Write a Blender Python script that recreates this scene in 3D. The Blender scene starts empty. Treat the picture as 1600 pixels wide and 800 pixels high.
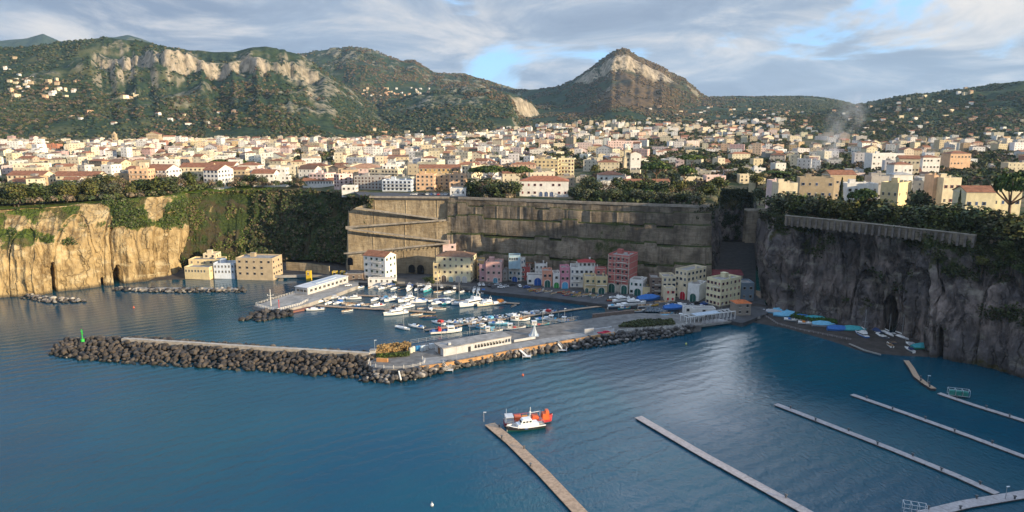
import bpy, math, random
import numpy as np
from mathutils import Vector

random.seed(11)
SC = bpy.context.scene
COL = SC.collection
R = math.radians

# ------------------------------------------------------------------ camera, sky, sun, exposure
FPX, CAMH = 1067.0, 94.0                      # focal length in photo pixels, height above the sea
PITCH = math.atan(200 / FPX)
CP, SP = math.cos(PITCH), math.sin(PITCH)
cam = bpy.data.cameras.new('camera')
cam.sensor_width = 36; cam.lens = 36 * FPX / 1600
cam.clip_start = 1; cam.clip_end = 60000
co = bpy.data.objects.new('camera', cam); COL.objects.link(co)
co.location = (0, 0, CAMH); co.rotation_euler = (math.pi / 2 - PITCH, 0, 0)
SC.camera = co

SUN_AZ, SUN_EL = 29.0, 12.0                   # sun to the right, a little behind the camera
sl = bpy.data.lights.new('sun', 'SUN'); sl.energy = 5.0; sl.angle = R(0.5); sl.color = (1.0, 0.80, 0.53)
so = bpy.data.objects.new('sun', sl); COL.objects.link(so)
sd = Vector((math.cos(R(SUN_EL)) * math.cos(R(SUN_AZ)), -math.cos(R(SUN_EL)) * math.sin(R(SUN_AZ)), math.sin(R(SUN_EL))))
so.rotation_euler = sd.to_track_quat('Z', 'Y').to_euler()
so.location = (400, -300, 500)

VS = SC.view_settings
VS.view_transform = 'Standard'; VS.look = 'None'; VS.gamma = 1; VS.use_curve_mapping = False
VS.exposure = 0.95

def N(nt, kind, **kw):
    n = nt.nodes.new(kind)
    for k, v in kw.items():
        if k in ('i', 'inp'):
            for a, b in v.items(): n.inputs[a].default_value = b
        else: setattr(n, k, v)
    return n
def L(nt, a, b): nt.links.new(a, b)
def math_(nt, op, a, b=None, clamp=False):
    n = nt.nodes.new('ShaderNodeMath'); n.operation = op; n.use_clamp = clamp
    for k, v in ((0, a), (1, b)):
        if v is None: continue
        if isinstance(v, (int, float)): n.inputs[k].default_value = v
        else: nt.links.new(v, n.inputs[k])
    return n.outputs[0]
def mixc(nt, f, a, b, mode='MIX'):
    n = nt.nodes.new('ShaderNodeMix'); n.data_type = 'RGBA'; n.blend_type = mode
    for s, v in ((n.inputs[0], f), (n.inputs[6], a), (n.inputs[7], b)):
        if hasattr(v, 'is_linked'): nt.links.new(v, s)
        elif isinstance(v, (int, float)): s.default_value = v
        else: s.default_value = (*v, 1) if len(v) == 3 else v
    return n.outputs[2]
def ramp(nt, x, lo, hi, a=0.0, b=1.0, smooth=True):
    n = nt.nodes.new('ShaderNodeMapRange'); n.clamp = True
    n.interpolation_type = 'SMOOTHSTEP' if smooth else 'LINEAR'
    nt.links.new(x, n.inputs[0])
    for k, v in zip((1, 2, 3, 4), (lo, hi, a, b)): n.inputs[k].default_value = v
    return n.outputs[0]
def noise(nt, vec, scale, detail=4, rough=0.55, dist=0.0):
    n = N(nt, 'ShaderNodeTexNoise', i={'Scale': scale, 'Detail': detail, 'Roughness': rough, 'Distortion': dist})
    if vec is not None: nt.links.new(vec, n.inputs['Vector'])
    return n.outputs[0]
def mapping(nt, vec, scale=(1, 1, 1), loc=(0, 0, 0), rot=(0, 0, 0)):
    n = N(nt, 'ShaderNodeMapping', i={'Scale': scale, 'Location': loc, 'Rotation': rot})
    nt.links.new(vec, n.inputs['Vector']); return n.outputs[0]

def make_world():
    w = bpy.data.worlds.new('World'); SC.world = w; w.use_nodes = True
    nt = w.node_tree; nt.nodes.clear()
    out = N(nt, 'ShaderNodeOutputWorld'); bg = N(nt, 'ShaderNodeBackground')
    bg.inputs[1].default_value = 0.1
    L(nt, bg.outputs[0], out.inputs[0])
    sky = N(nt, 'ShaderNodeTexSky'); sky.sky_type = 'NISHITA'; sky.sun_disc = False
    sky.sun_elevation = R(SUN_EL); sky.sun_rotation = R(90 + SUN_AZ); sky.altitude = 100
    sky.air_density = 1.0; sky.dust_density = 0.6; sky.ozone_density = 2.0
    tc = N(nt, 'ShaderNodeTexCoord')
    d = tc.outputs['Generated']
    sep = N(nt, 'ShaderNodeSeparateXYZ'); L(nt, d, sep.inputs[0])
    z = math_(nt, 'MAXIMUM', sep.outputs[2], 0.0)
    zz = math_(nt, 'ADD', z, 0.20)
    cx = math_(nt, 'DIVIDE', sep.outputs[0], zz); cy = math_(nt, 'DIVIDE', sep.outputs[1], zz)
    comb = N(nt, 'ShaderNodeCombineXYZ'); L(nt, cx, comb.inputs[0]); L(nt, cy, comb.inputs[1])
    p = mapping(nt, comb.outputs[0], (1.15, 1.25, 1), SKY_OFF, (0, 0, R(-14)))
    n1 = noise(nt, p, 0.75, 9, 0.58, 0.5)
    n2 = noise(nt, mapping(nt, p, (1, 1, 1), (3.1, 7.7, 2)), 1.3, 9, 0.62, 0.5)
    def blob(az, el, lo, hi):
        v = (math.sin(R(az)) * math.cos(R(el)), math.cos(R(az)) * math.cos(R(el)), math.sin(R(el)))
        dp = N(nt, 'ShaderNodeVectorMath', operation='DOT_PRODUCT'); L(nt, d, dp.inputs[0]); dp.inputs[1].default_value = v
        return ramp(nt, dp.outputs['Value'], math.cos(R(lo)), math.cos(R(hi)))
    cov = n1
    for az, el, lo, hi, amt in SKY_COVER:
        cov = math_(nt, 'ADD', cov, math_(nt, 'MULTIPLY', blob(az, el, lo, hi), amt))
    brt = n2
    for az, el, lo, hi, amt in SKY_BRIGHT:
        brt = math_(nt, 'ADD', brt, math_(nt, 'MULTIPLY', blob(az, el, lo, hi), amt))
    cover = ramp(nt, cov, 0.30, 0.40)
    bright = ramp(nt, brt, 0.50, 0.80)
    thin = ramp(nt, cov, 0.42, 0.31)
    gray = mixc(nt, ramp(nt, n2, 0.32, 0.62), (1.45, 1.82, 2.50), (2.15, 2.60, 3.30))
    cloud = mixc(nt, bright, gray, (4.8, 4.5, 4.25))
    cloud = mixc(nt, math_(nt, 'MULTIPLY', thin, 0.40), cloud, (3.7, 3.8, 4.1))
    # low haze of light near the horizon
    cloud = mixc(nt, ramp(nt, z, 0.12, 0.0, 0, 0.22), cloud, (2.7, 3.1, 3.7))
    cloud = mixc(nt, blob(14, 24.5, 13.5, 5), cloud, mixc(nt, ramp(nt, n1, .3, .6), (7, 8, 10), (18, 19, 20.5)))
    skyc = mixc(nt, 1.0, sky.outputs[0], (0.85, 1.0, 1.22), 'MULTIPLY')
    skyc = mixc(nt, 0.55, skyc, (2.4, 5.0, 8.6))
    full = mixc(nt, cover, skyc, cloud)                       # overcast zenith, out of frame, brightened to lift the fill light in shade
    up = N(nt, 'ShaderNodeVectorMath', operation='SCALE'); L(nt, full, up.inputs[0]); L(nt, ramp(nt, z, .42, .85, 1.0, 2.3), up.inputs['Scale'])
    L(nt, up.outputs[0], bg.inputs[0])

SKY_OFF = (5.1, 2.2, 0.0)
SKY_COVER = [(-25, 48, 45, 10, -0.18), (-1.5, 2.6, 5, 1, -0.13), (-4, 11, 3.5, 1, -0.10), (9, 6.5, 3, .5, -.06), (16, 6.8, 3, .5, -.06)]
SKY_BRIGHT = [(-27, 7.0, 9, 2, 0.14), (35, 9.5, 11, 2, 0.14), (-3, 5, 6, 1, 0.08)]
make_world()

# ------------------------------------------------------------------ picture geometry -> places in the world
def ray(px, py):
    u, v = (px - 800) / FPX, (400 - py) / FPX
    return u, CP + v * SP, -SP + v * CP
def G(px, py, z=0.0):
    d = ray(px, py); t = (z - CAMH) / d[2]
    return Vector((d[0] * t, d[1] * t, z))
def XD(px, Y, z=50.0):
    return (px - 800) / FPX * (Y * CP + (CAMH - z) * SP)
def ZD(py, Y):
    v = (400 - py) / FPX
    return CAMH + (-SP + v * CP) / (CP + v * SP) * Y
def PXW(x, y, z):
    dep = y * CP + (CAMH - z) * SP
    return 800 + FPX * x / dep, 400 - FPX * ((z - CAMH) * CP + y * SP) / dep

# ------------------------------------------------------------------ numpy noise
def _h(ix, iy, iz, s):
    n = (ix * 374761393 + iy * 668265263 + iz * 2147483647 + s * 144665) & 0xffffffff
    n = ((n ^ (n >> 13)) * 1274126177) & 0xffffffff
    n = ((n ^ (n >> 16)) * 2246822519) & 0xffffffff
    return ((n ^ (n >> 15)) & 0xffff) / 32767.5 - 1.0
def vn(x, y, z=0.0, s=0):
    x, y, z = np.broadcast_arrays(np.asarray(x, float), np.asarray(y, float), np.asarray(z, float))
    ix, iy, iz = np.floor(x).astype(np.int64), np.floor(y).astype(np.int64), np.floor(z).astype(np.int64)
    fx, fy, fz = x - ix, y - iy, z - iz
    fx, fy, fz = (f * f * f * (f * (f * 6 - 15) + 10) for f in (fx, fy, fz))
    def c(a, b, d): return _h(ix + a, iy + b, iz + d, s)
    def lx(b, d): return c(0, b, d) * (1 - fx) + c(1, b, d) * fx
    def ly(d): return lx(0, d) * (1 - fy) + lx(1, d) * fy
    return ly(0) * (1 - fz) + ly(1) * fz
def fbm(x, y, z=0.0, o=4, s=0, g=0.5):
    a, t, f = 1.0, 0.0, 1.0
    for k in range(o):
        t = t + a * vn(x * f, y * f, np.asarray(z) * f, s + k * 17); a *= g; f *= 2.03
    return t
def ridg(x, y, z=0.0, o=4, s=0):
    a, t, f = 1.0, 0.0, 1.0
    for k in range(o):
        t = t + a * (1 - np.abs(vn(x * f, y * f, np.asarray(z) * f, s + k * 31)) * 2); a *= 0.5; f *= 2.1
    return t
def sst(x, a, b):
    t = np.clip((x - a) / (b - a), 0, 1); return t * t * (3 - 2 * t)
def tab(t, k): return [r[0] for r in t], [r[k] for r in t]

# ------------------------------------------------------------------ mesh collecting
class MB:
    def __init__(s): s.v, s.f, s.m = [], [], []
    def face(s, pts, mi=0):
        b = len(s.v); s.v += [tuple(p) for p in pts]; s.f.append(tuple(range(b, b + len(pts)))); s.m.append(mi)
    def box(s, cx, cy, z0, sx, sy, sz, mi=0, rot=0.0, top=1.0, lean=(0, 0)):
        c, n = math.cos(rot), math.sin(rot); b = len(s.v)
        for k, z in ((1.0, z0), (top, z0 + sz)):
            ox, oy = (0, 0) if z == z0 else lean
            for a, e in ((-1, -1), (1, -1), (1, 1), (-1, 1)):
                x, y = a * sx / 2 * k + ox, e * sy / 2 * k + oy
                s.v.append((cx + x * c - y * n, cy + x * n + y * c, z))
        for q in ((0, 3, 2, 1), (4, 5, 6, 7), (0, 1, 5, 4), (1, 2, 6, 5), (2, 3, 7, 6), (3, 0, 4, 7)):
            s.f.append(tuple(b + i for i in q)); s.m.append(mi)
        return s
    def tube(s, p0, p1, r0, r1=None, n=6, mi=0, cap=True):
        r1 = r0 if r1 is None else r1
        p0, p1 = Vector(p0), Vector(p1); d = (p1 - p0)
        if d.length < 1e-6: return s
        d.normalize(); a = d.orthogonal().normalized(); e = d.cross(a); b = len(s.v)
        for p, r in ((p0, r0), (p1, r1)):
            for k in range(n):
                w = 2 * math.pi * k / n
                s.v.append(tuple(p + (a * math.cos(w) + e * math.sin(w)) * r))
        for k in range(n):
            j = (k + 1) % n
            s.f.append((b + k, b + j, b + n + j, b + n + k)); s.m.append(mi)
        if cap:
            s.f.append(tuple(b + k for k in reversed(range(n)))); s.m.append(mi)
            s.f.append(tuple(b + n + k for k in range(n))); s.m.append(mi)
        return s
    def prism(s, poly, z0, z1, mi=0, top_mi=None):
        n = len(poly); b = len(s.v)
        area = sum(poly[i][0] * poly[(i + 1) % n][1] - poly[(i + 1) % n][0] * poly[i][1] for i in range(n))
        if area < 0: poly = list(reversed(poly))
        zz0 = z0 if isinstance(z0, (list, tuple)) else [z0] * n
        for z in (0, 1):
            for i, p in enumerate(poly): s.v.append((p[0], p[1], zz0[i] if z == 0 else z1))
        s.f.append(tuple(b + n + k for k in range(n))); s.m.append(mi if top_mi is None else top_mi)
        s.f.append(tuple(b + k for k in reversed(range(n)))); s.m.append(mi)
        for k in range(n):
            j = (k + 1) % n
            s.f.append((b + k, b + j, b + n + j, b + n + k)); s.m.append(mi)
        return s
    def mesh(s, name, mats, smooth=False):
        me = bpy.data.meshes.new(name); me.from_pydata(s.v, [], s.f)
        for m in (mats if isinstance(mats, (list, tuple)) else [mats]): me.materials.append(m)
        if len(me.materials) > 1: me.polygons.foreach_set('material_index', s.m)
        if smooth: me.polygons.foreach_set('use_smooth', [True] * len(me.polygons))
        me.update(); return me
    def build(s, name, mats, parent=None, smooth=False, loc=None, rz=0.0):
        return put(name, s.mesh(name, mats, smooth), parent, loc, rz)

def put(name, me, parent=None, loc=None, rz=0.0, color=None):
    o = bpy.data.objects.new(name, me); COL.objects.link(o)
    if parent is not None: o.parent = parent
    if loc is not None: o.location = loc
    if rz: o.rotation_euler = (0, 0, rz)
    if color is not None: o.color = (*color[:3], 1)
    return o
def tag(o, label=None, cat=None, group=None, kind=None):
    if label: o['label'] = label
    if cat: o['category'] = cat
    if group: o['group'] = group
    if kind: o['kind'] = kind
    return o
def empty(name, loc, rz=0.0):
    o = bpy.data.objects.new(name, None); COL.objects.link(o); o.empty_display_size = 0.5
    o.location = loc; o.rotation_euler = (0, 0, rz); return o
def grid_mesh(name, V, nu, nv, mats, attrs=None, smooth=True, flip=False):
    """V: (nu*nv,3) array, u outer"""
    me = bpy.data.meshes.new(name)
    i = np.arange((nu - 1) * (nv - 1)); a = (i // (nv - 1)) * nv + i % (nv - 1)
    q = np.stack([a, a + nv, a + nv + 1, a + 1], 1)
    if flip: q = q[:, ::-1]
    raw_mesh(me, V, q, 4)
    for m in (mats if isinstance(mats, (list, tuple)) else [mats]): me.materials.append(m)
    if smooth: me.polygons.foreach_set('use_smooth', np.ones(len(q), bool))
    for k, arr in (attrs or {}).items():
        at = me.attributes.new(k, 'FLOAT', 'POINT'); at.data.foreach_set('value', np.asarray(arr, np.float32))
    return me
def raw_mesh(me, V, q, k):
    nf = len(q)
    me.vertices.add(len(V)); me.vertices.foreach_set('co', np.asarray(V, np.float32).ravel())
    me.loops.add(nf * k); me.loops.foreach_set('vertex_index', np.asarray(q, np.int32).ravel())
    me.polygons.add(nf); me.polygons.foreach_set('loop_start', np.arange(0, nf * k, k, dtype=np.int32))
    me.update(calc_edges=True)
def set_cols(me, cols):
    """one base colour per face"""
    at = me.attributes.new('Col', 'FLOAT_COLOR', 'FACE')
    c = np.ones((len(me.polygons), 4), np.float32); c[:, :3] = cols; at.data.foreach_set('color', c.ravel())

# ------------------------------------------------------------------ labels with ordinals
ORD = 'first second third fourth fifth sixth seventh eighth ninth tenth eleventh twelfth thirteenth fourteenth fifteenth sixteenth seventeenth eighteenth nineteenth twentieth'.split()
def ordn(i):
    if i < 20: return ORD[i]
    t = ['twenty', 'thirty', 'forty', 'fifty', 'sixty', 'seventy', 'eighty', 'ninety'][((i + 1) // 10) - 2]
    r = (i + 1) % 10
    return t + '-' + ORD[r - 1] if r else {'twenty': 'twentieth', 'thirty': 'thirtieth', 'forty': 'fortieth', 'fifty': 'fiftieth'}.get(t, t + 'th')
SERIES = {}
def series(o, desc, place, cat, group, px):
    o['category'] = cat
    if group: o['group'] = group
    SERIES.setdefault((desc, place), []).append((px, o))
def finish_series():
    for (desc, place), lst in SERIES.items():
        lst.sort(key=lambda t: t[0])
        for i, (px, o) in enumerate(lst):
            o['label'] = f'{desc} {place}' if len(lst) == 1 else f'{desc}, {ordn(i)} from left of those {place}'

# ------------------------------------------------------------------ materials
MATS = {}
def base_mat(name):
    m = bpy.data.materials.new(name); m.use_nodes = True; nt = m.node_tree; nt.nodes.clear()
    out = N(nt, 'ShaderNodeOutputMaterial'); b = N(nt, 'ShaderNodeBsdfPrincipled')
    L(nt, b.outputs[0], out.inputs[0]); MATS[name] = m
    return m, nt, b
def M(name, col=None, rough=0.8, var=0.25, scale=0.8, metal=0.0, spec=0.3, grime=0.0, fine=0.0, bump=0.0):
    """plain paint / stone / metal; col None = the object's own colour"""
    if name in MATS: return MATS[name]
    m, nt, b = base_mat(name)
    b.inputs['Roughness'].default_value = rough; b.inputs['Metallic'].default_value = metal
    b.inputs['Specular IOR Level'].default_value = spec
    pos = N(nt, 'ShaderNodeNewGeometry').outputs['Position']
    if col is None: c = N(nt, 'ShaderNodeObjectInfo').outputs['Color']
    elif col == 'attr': c = N(nt, 'ShaderNodeAttribute', attribute_name='Col').outputs['Color']
    else:
        rgb = N(nt, 'ShaderNodeRGB'); rgb.outputs[0].default_value = (*col, 1); c = rgb.outputs[0]
    n = noise(nt, pos, scale, 5, 0.6)
    c = mixc(nt, ramp(nt, n, 0.3, 0.7, 0, 1), mixc(nt, 1.0, c, (1 - var,) * 3, 'MULTIPLY'), mixc(nt, 1.0, c, (1 + var * 0.4,) * 3, 'MULTIPLY'))
    if grime:
        g = noise(nt, mapping(nt, pos, (1, 1, 0.13)), 1.1, 5, 0.65)
        c = mixc(nt, math_(nt, 'MULTIPLY', ramp(nt, g, 0.5, 0.72), grime), c, (0.16, 0.14, 0.12))
    if fine:
        f = noise(nt, pos, 6.0, 3)
        c = mixc(nt, ramp(nt, f, 0.35, 0.65, 0, fine), c, mixc(nt, 1.0, c, (0.3, 0.3, 0.3), 'MULTIPLY'))
    L(nt, c, b.inputs['Base Color'])
    if bump:
        bp = N(nt, 'ShaderNodeBump', i={'Strength': bump, 'Distance': 0.15}); L(nt, noise(nt, pos, scale * 3, 5), bp.inputs['Height'])
        L(nt, bp.outputs[0], b.inputs['Normal'])
    return m

# ================================================================== THE SETTING
# ------------------------------------------------------------------ sea
def sea_mat():
    m, nt, b = base_mat('sea_water')
    pos = N(nt, 'ShaderNodeNewGeometry').outputs['Position']
    big = noise(nt, pos, 0.012, 3)
    L(nt, mixc(nt, ramp(nt, big, 0.35, 0.65), (0.002, 0.046, 0.082), (0.003, 0.060, 0.088)), b.inputs['Base Color'])
    b.inputs['IOR'].default_value = 1.333
    calm = ramp(nt, noise(nt, mapping(nt, pos, (1, 1, 1), (40, 11, 0)), 0.009, 3), 0.38, 0.62)   # calmer and more ruffled patches
    L(nt, ramp(nt, calm, 0, 1, 0.16, 0.07), b.inputs['Roughness'])
    w = N(nt, 'ShaderNodeTexWave', i={'Scale': 0.055, 'Distortion': 5.0, 'Detail': 3.0, 'Detail Scale': 1.6, 'Detail Roughness': 0.6})
    w.wave_type = 'BANDS'; w.bands_direction = 'X'
    L(nt, mapping(nt, pos, (1, 1, 1), (0, 0, 0), (0, 0, R(58))), w.inputs['Vector'])
    n1 = noise(nt, mapping(nt, pos, (1, 1, 1), (0, 0, 0), (0, 0, R(20))), 0.33, 4, 0.6)
    n2 = noise(nt, mapping(nt, pos, (1.0, 0.5, 1), (0, 0, 0), (0, 0, R(-25))), 0.95, 5, 0.68)
    spz = N(nt, 'ShaderNodeSeparateXYZ'); L(nt, pos, spz.inputs[0]); shel = ramp(nt, spz.outputs[1], 255, 330, 1.0, .4)   # sheltered water inside the moles lies flatter
    h = math_(nt, 'ADD', math_(nt, 'MULTIPLY', w.outputs['Fac'], ramp(nt, noise(nt, pos, .007, 2), .38, .58, .10, .25)), math_(nt, 'MULTIPLY', n1, 0.30))
    h = math_(nt, 'ADD', h, math_(nt, 'MULTIPLY', n2, ramp(nt, calm, 0, 1, 0.62, 0.26)))
    bp = N(nt, 'ShaderNodeBump', i={'Strength': 0.75, 'Distance': 0.55}); h = math_(nt, 'MULTIPLY', h, shel); L(nt, h, bp.inputs['Height'])
    L(nt, bp.outputs[0], b.inputs['Normal'])
    return m
mb = MB(); mb.face([(-9000, -1500, 0), (9000, -1500, 0), (9000, 9000, 0), (-9000, 9000, 0)])
tag(mb.build('sea', sea_mat()), 'calm blue sea with soft ripples filling the bay', 'sea', kind='structure')

# ------------------------------------------------------------------ outline of the coast (px, depth, height)
# top edge of the plateau
EDGE = [(-420, 345, 50), (-200, 372, 49), (0, 400, 47), (60, 408, 47), (150, 424, 48), (230, 440, 50), (268, 452, 51), (300, 480, 49), (350, 502, 48),
        (430, 514, 48), (500, 508, 48), (530, 484, 48), (548, 458, 48), (577, 446, 49.5), (640, 444, 49.5), (700, 442, 49.5), (800, 429, 50), (900, 415, 50),
        (1000, 402, 50), (1092, 392, 49.5), (1112, 394, 49), (1122, 430, 48), (1128, 520, 48), (1178, 520, 48), (1186, 372, 49), (1205, 350, 50), (1235, 338, 50),
        (1330, 317, 50.5), (1430, 295, 51), (1530, 275, 51.5), (1600, 259, 51.5), (1750, 233, 51), (1950, 208, 51)]
EX, ED = tab(EDGE, 1); _, EZ = tab(EDGE, 2)
# foot of the cliffs
FOOT = [(-420, 318, -1), (-200, 345, -1), (0, 374, -1), (60, 379, -1), (95, 388, -1), (150, 398, -1), (185, 405, -1), (230, 416, -1), (268, 428, -1), (300, 448, 1),
        (350, 458, 3), (430, 466, 4), (500, 466, 4), (530, 460, 4), (548, 450, 3), (577, 443, 2), (640, 441, 2), (700, 439, 2), (800, 426, 2), (900, 412, 2),
        (1000, 399, 2), (1092, 389, 2), (1112, 390, 2), (1122, 420, 4), (1128, 500, 12), (1178, 500, 12), (1186, 366, 2), (1205, 343, 1), (1235, 332, 1),
        (1330, 311, 1), (1430, 291, 1), (1455, 272, -1), (1530, 262, -1), (1600, 248, -1), (1750, 226, -1), (1950, 202, -1)]
FX, FD = tab(FOOT, 1); _, FZ = tab(FOOT, 2)

# ------------------------------------------------------------------ terrain: plateau, hills and mountains
def crest(px, pts, Dc):
    xs, ys = tab(pts, 1)
    return ZD(np.interp(px, xs, ys), Dc)
PEAKS = {
 'far':   dict(pts=[(-700, 66), (-200, 50), (0, 55), (20, 63), (60, 60), (85, 52), (110, 64), (150, 66), (160, 62), (180, 58), (195, 58), (215, 54), (235, 60), (300, 85), (420, 120), (600, 200)], Dc=8200, Df=6000, e=1.0),
 'left':  dict(pts=[(-700, 60), (-200, 80), (0, 74), (60, 71), (110, 66), (180, 59), (230, 62), (270, 70), (310, 76), (350, 80), (375, 80), (400, 75), (425, 71), (450, 75), (475, 84), (500, 101), (530, 124), (560, 146), (590, 168), (620, 190), (650, 212), (680, 222), (2400, 230)], Dc=2600, Df=1500, e=1.15),
 'mid':   dict(pts=[(380, 120), (440, 95), (480, 82), (520, 76), (553, 71), (585, 76), (610, 86), (632, 94), (650, 94), (665, 104), (680, 112), (705, 115), (730, 114), (755, 122), (780, 132), (805, 140), (840, 150), (900, 175), (1000, 215)], Dc=4600, Df=3000, e=0.9),
 'low':   dict(pts=[(520, 215), (570, 176), (600, 158), (640, 150), (680, 142), (720, 138), (760, 138), (795, 143), (815, 152), (830, 160), (842, 176), (850, 196), (862, 214), (900, 235), (1000, 240)], Dc=2900, Df=1900, e=0.8),
 'peak':  dict(pts=[(700, 160), (760, 143), (800, 141), (840, 138), (870, 134), (895, 124), (915, 110), (932, 97), (950, 83), (965, 75), (975, 75), (990, 84), (1010, 93), (1032, 104), (1050, 116), (1068, 123), (1090, 144), (1110, 155), (1140, 163), (1180, 169), (1230, 174), (1300, 178), (1400, 190), (1500, 210)], Dc=3900, Df=2000, e=1.5),
 'right': dict(pts=[(1050, 235), (1110, 195), (1160, 178), (1200, 173), (1250, 175), (1290, 173), (1320, 166), (1360, 158), (1400, 150), (1440, 144), (1480, 139), (1530, 134), (1570, 127), (1600, 123), (1700, 108), (1900, 95), (2400, 90)], Dc=2500, Df=1450, e=1.0),
}
def plain(px, D):
    b = 50 + np.clip((D - 450) * 0.0152, -3, 40)
    k = sst(px, 650, 950) * (1 - sst(px, 1250, 1500))
    b = b + k * np.clip((D - 1150) / 1000, 0, 3) ** 1.5 * 36
    return b
def cliffs(name, px, D):
    """weight of a rock band and where it sits on the slope"""
    if name == 'left':
        w = sst(px, 150, 175) * (1 - sst(px, 415, 440)) + 0.75 * sst(px, 425, 440) * (1 - sst(px, 498, 512)) * 1.0
        return np.clip(w, 0, 1), np.interp(px, [0, 150, 230, 300, 330, 410, 430, 500], [.63, .65, .62, .66, .66, .71, .58, .62]), np.interp(px, [0, 165, 230, 300, 330, 410, 430, 500], [.78, .78, .86, .84, .84, .88, .84, .82])
    if name == 'peak':
        w = sst(px, 896, 915) * (1 - sst(px, 1040, 1062))
        return w, np.interp(px, [900, 935, 1000, 1050], [.74, .68, .69, .74]), np.interp(px, [900, 935, 965, 1050], [.86, .88, .86, .84])
    if name == 'low':
        w = sst(px, 796, 815) * (1 - sst(px, 848, 856))
        return w, px * 0 + .35, px * 0 + .9
    return px * 0, px * 0 + .5, px * 0 + .6
def height(X, Y, full=True):
    X, Y = np.asarray(X, float), np.asarray(Y, float)
    px = 800 + FPX * X / (Y * CP + 30 * SP)
    z = plain(px, Y); rock = np.zeros_like(z); hill = np.zeros_like(z)
    for nm, q in PEAKS.items():
        Dc, Df = q['Dc'], q['Df']; of = 0.0
        if nm == 'peak': of = np.clip(4.2 * (955 - px), 0, 620) + np.clip(1.2 * (px - 955), 0, 330)
        if nm == 'left': of = np.clip(1.3 * (px - 440), 0, 300)
        if nm == 'low': of = np.clip(2.6 * (px - 800), 0, 200) + np.clip(1.5 * (700 - px), 0, 250)
        Dc = Dc + of; Df = Df + of
        wob = fbm(X / 400, Y / 400, 0, 3, 5)
        D = Y + wob * 0.05 * (Dc - Df) * sst(Y, Df, Df + 300) * (1 - sst(Y, Dc - 300, Dc))
        zc = crest(px, q['pts'], Dc); zf = plain(px, Df + 0 * z)
        t = np.clip((D - Df) / (Dc - Df), 0, 1)
        sm = t ** q['e']
        if nm == 'peak': sm = 0.55 * t ** 2.0 + 0.45 * t ** 0.9
        w, lo, hi = cliffs(nm, px, D)
        tj = t + (.45 if nm == 'peak' else 1.0) * (0.022 * ridg(px / 26, 0 * px, Y / 900, 3, 9) - 0.02 + 0.012 * fbm(px / 9, Y / 300, 0, 2, 4)) * sst(t, 0.6, 0.8)
        tc0, tc1 = 0.80, 0.835
        if nm == 'peak': tc0, tc1 = 0.84, 0.88
        if nm == 'low': tc0, tc1 = 0.72, 0.80
        lo = lo + .05 * vn(px / 17, 0.3, 0, 61) * (nm == 'left') + .03 * vn(px / 6, .3, 0, 62); hi = np.maximum(lo + .06, hi + .05 * vn(px / 23, 0.7, 0, 63) * (nm == 'left'))
        band = np.interp(tj, [0, tc0], [0, 1]) ** 1.15 * lo
        band = np.where(tj > tc0, lo + (hi - lo) * np.clip((tj - tc0) / (tc1 - tc0), 0, 1), band)
        band = np.where(tj > tc1, hi + (1 - hi) * np.clip((tj - tc1) / (1 - tc1), 0, 1), band)
        pr = sm * (1 - w) + np.clip(band, 0, 1) * w
        zz = zf + (zc - zf) * pr
        zz = np.where(D > Dc, zc - (D - Dc) * 0.22, zz)
        zz = np.where(D < Df, -1e3, zz)
        r_ = w * sst(tj, tc0 - .015, tc0) * (1 - sst(tj, tc1 + .01, tc1 + .04))
        amp = np.clip((zc - zf) / 250, 0, 1) * np.clip(t * 2.2, 0, 1) * (1 - 0.8 * sst(t, 0.9, 1.0)) * (1 - 0.6 * r_)
        gul = (ridg(X / 260, Y / 420, 0, 4, 3) - 0.9) * 17 + fbm(X / 70, Y / 70, 0, 3, 8) * 7
        zz = zz + amp * gul
        if nm in ('left', 'low', 'mid'):                     # scattered bare outcrops
            mk = (.75 * np.exp(-((px - 490) / 60) ** 2) * sst(t, .18, .35) * (1 - sst(t, .85, .95)) if nm == 'left' else .6 * np.exp(-((px - 700) / 80) ** 2) * sst(t, .3, .5) if nm == 'low' else .35 * sst(t, .4, .7)) + (.22 * sst(t, .2, .4) if nm == 'left' else 0)
            oc = sst(fbm(X / 55, Y / 75, 0, 4, 71) * .8 + ridg(px / 9, Y / 500, 0, 2, 72) * .12 + mk * .95, .66, .84) * np.minimum(1, mk * 3)
            zz = zz + oc * 8; r_ = np.maximum(r_, oc * .62)
        rock = np.where(zz > z, r_, rock); hill = np.where(zz > z, np.clip(t * 14, 0, 1), hill)
        z = np.maximum(z, zz)
    hill = np.maximum(hill, sst(Y, 1900, 2250))
    return (z, rock, hill, px) if full else z
def zt(x, y): return float(height(np.array([x]), np.array([y]), False)[0])

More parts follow.
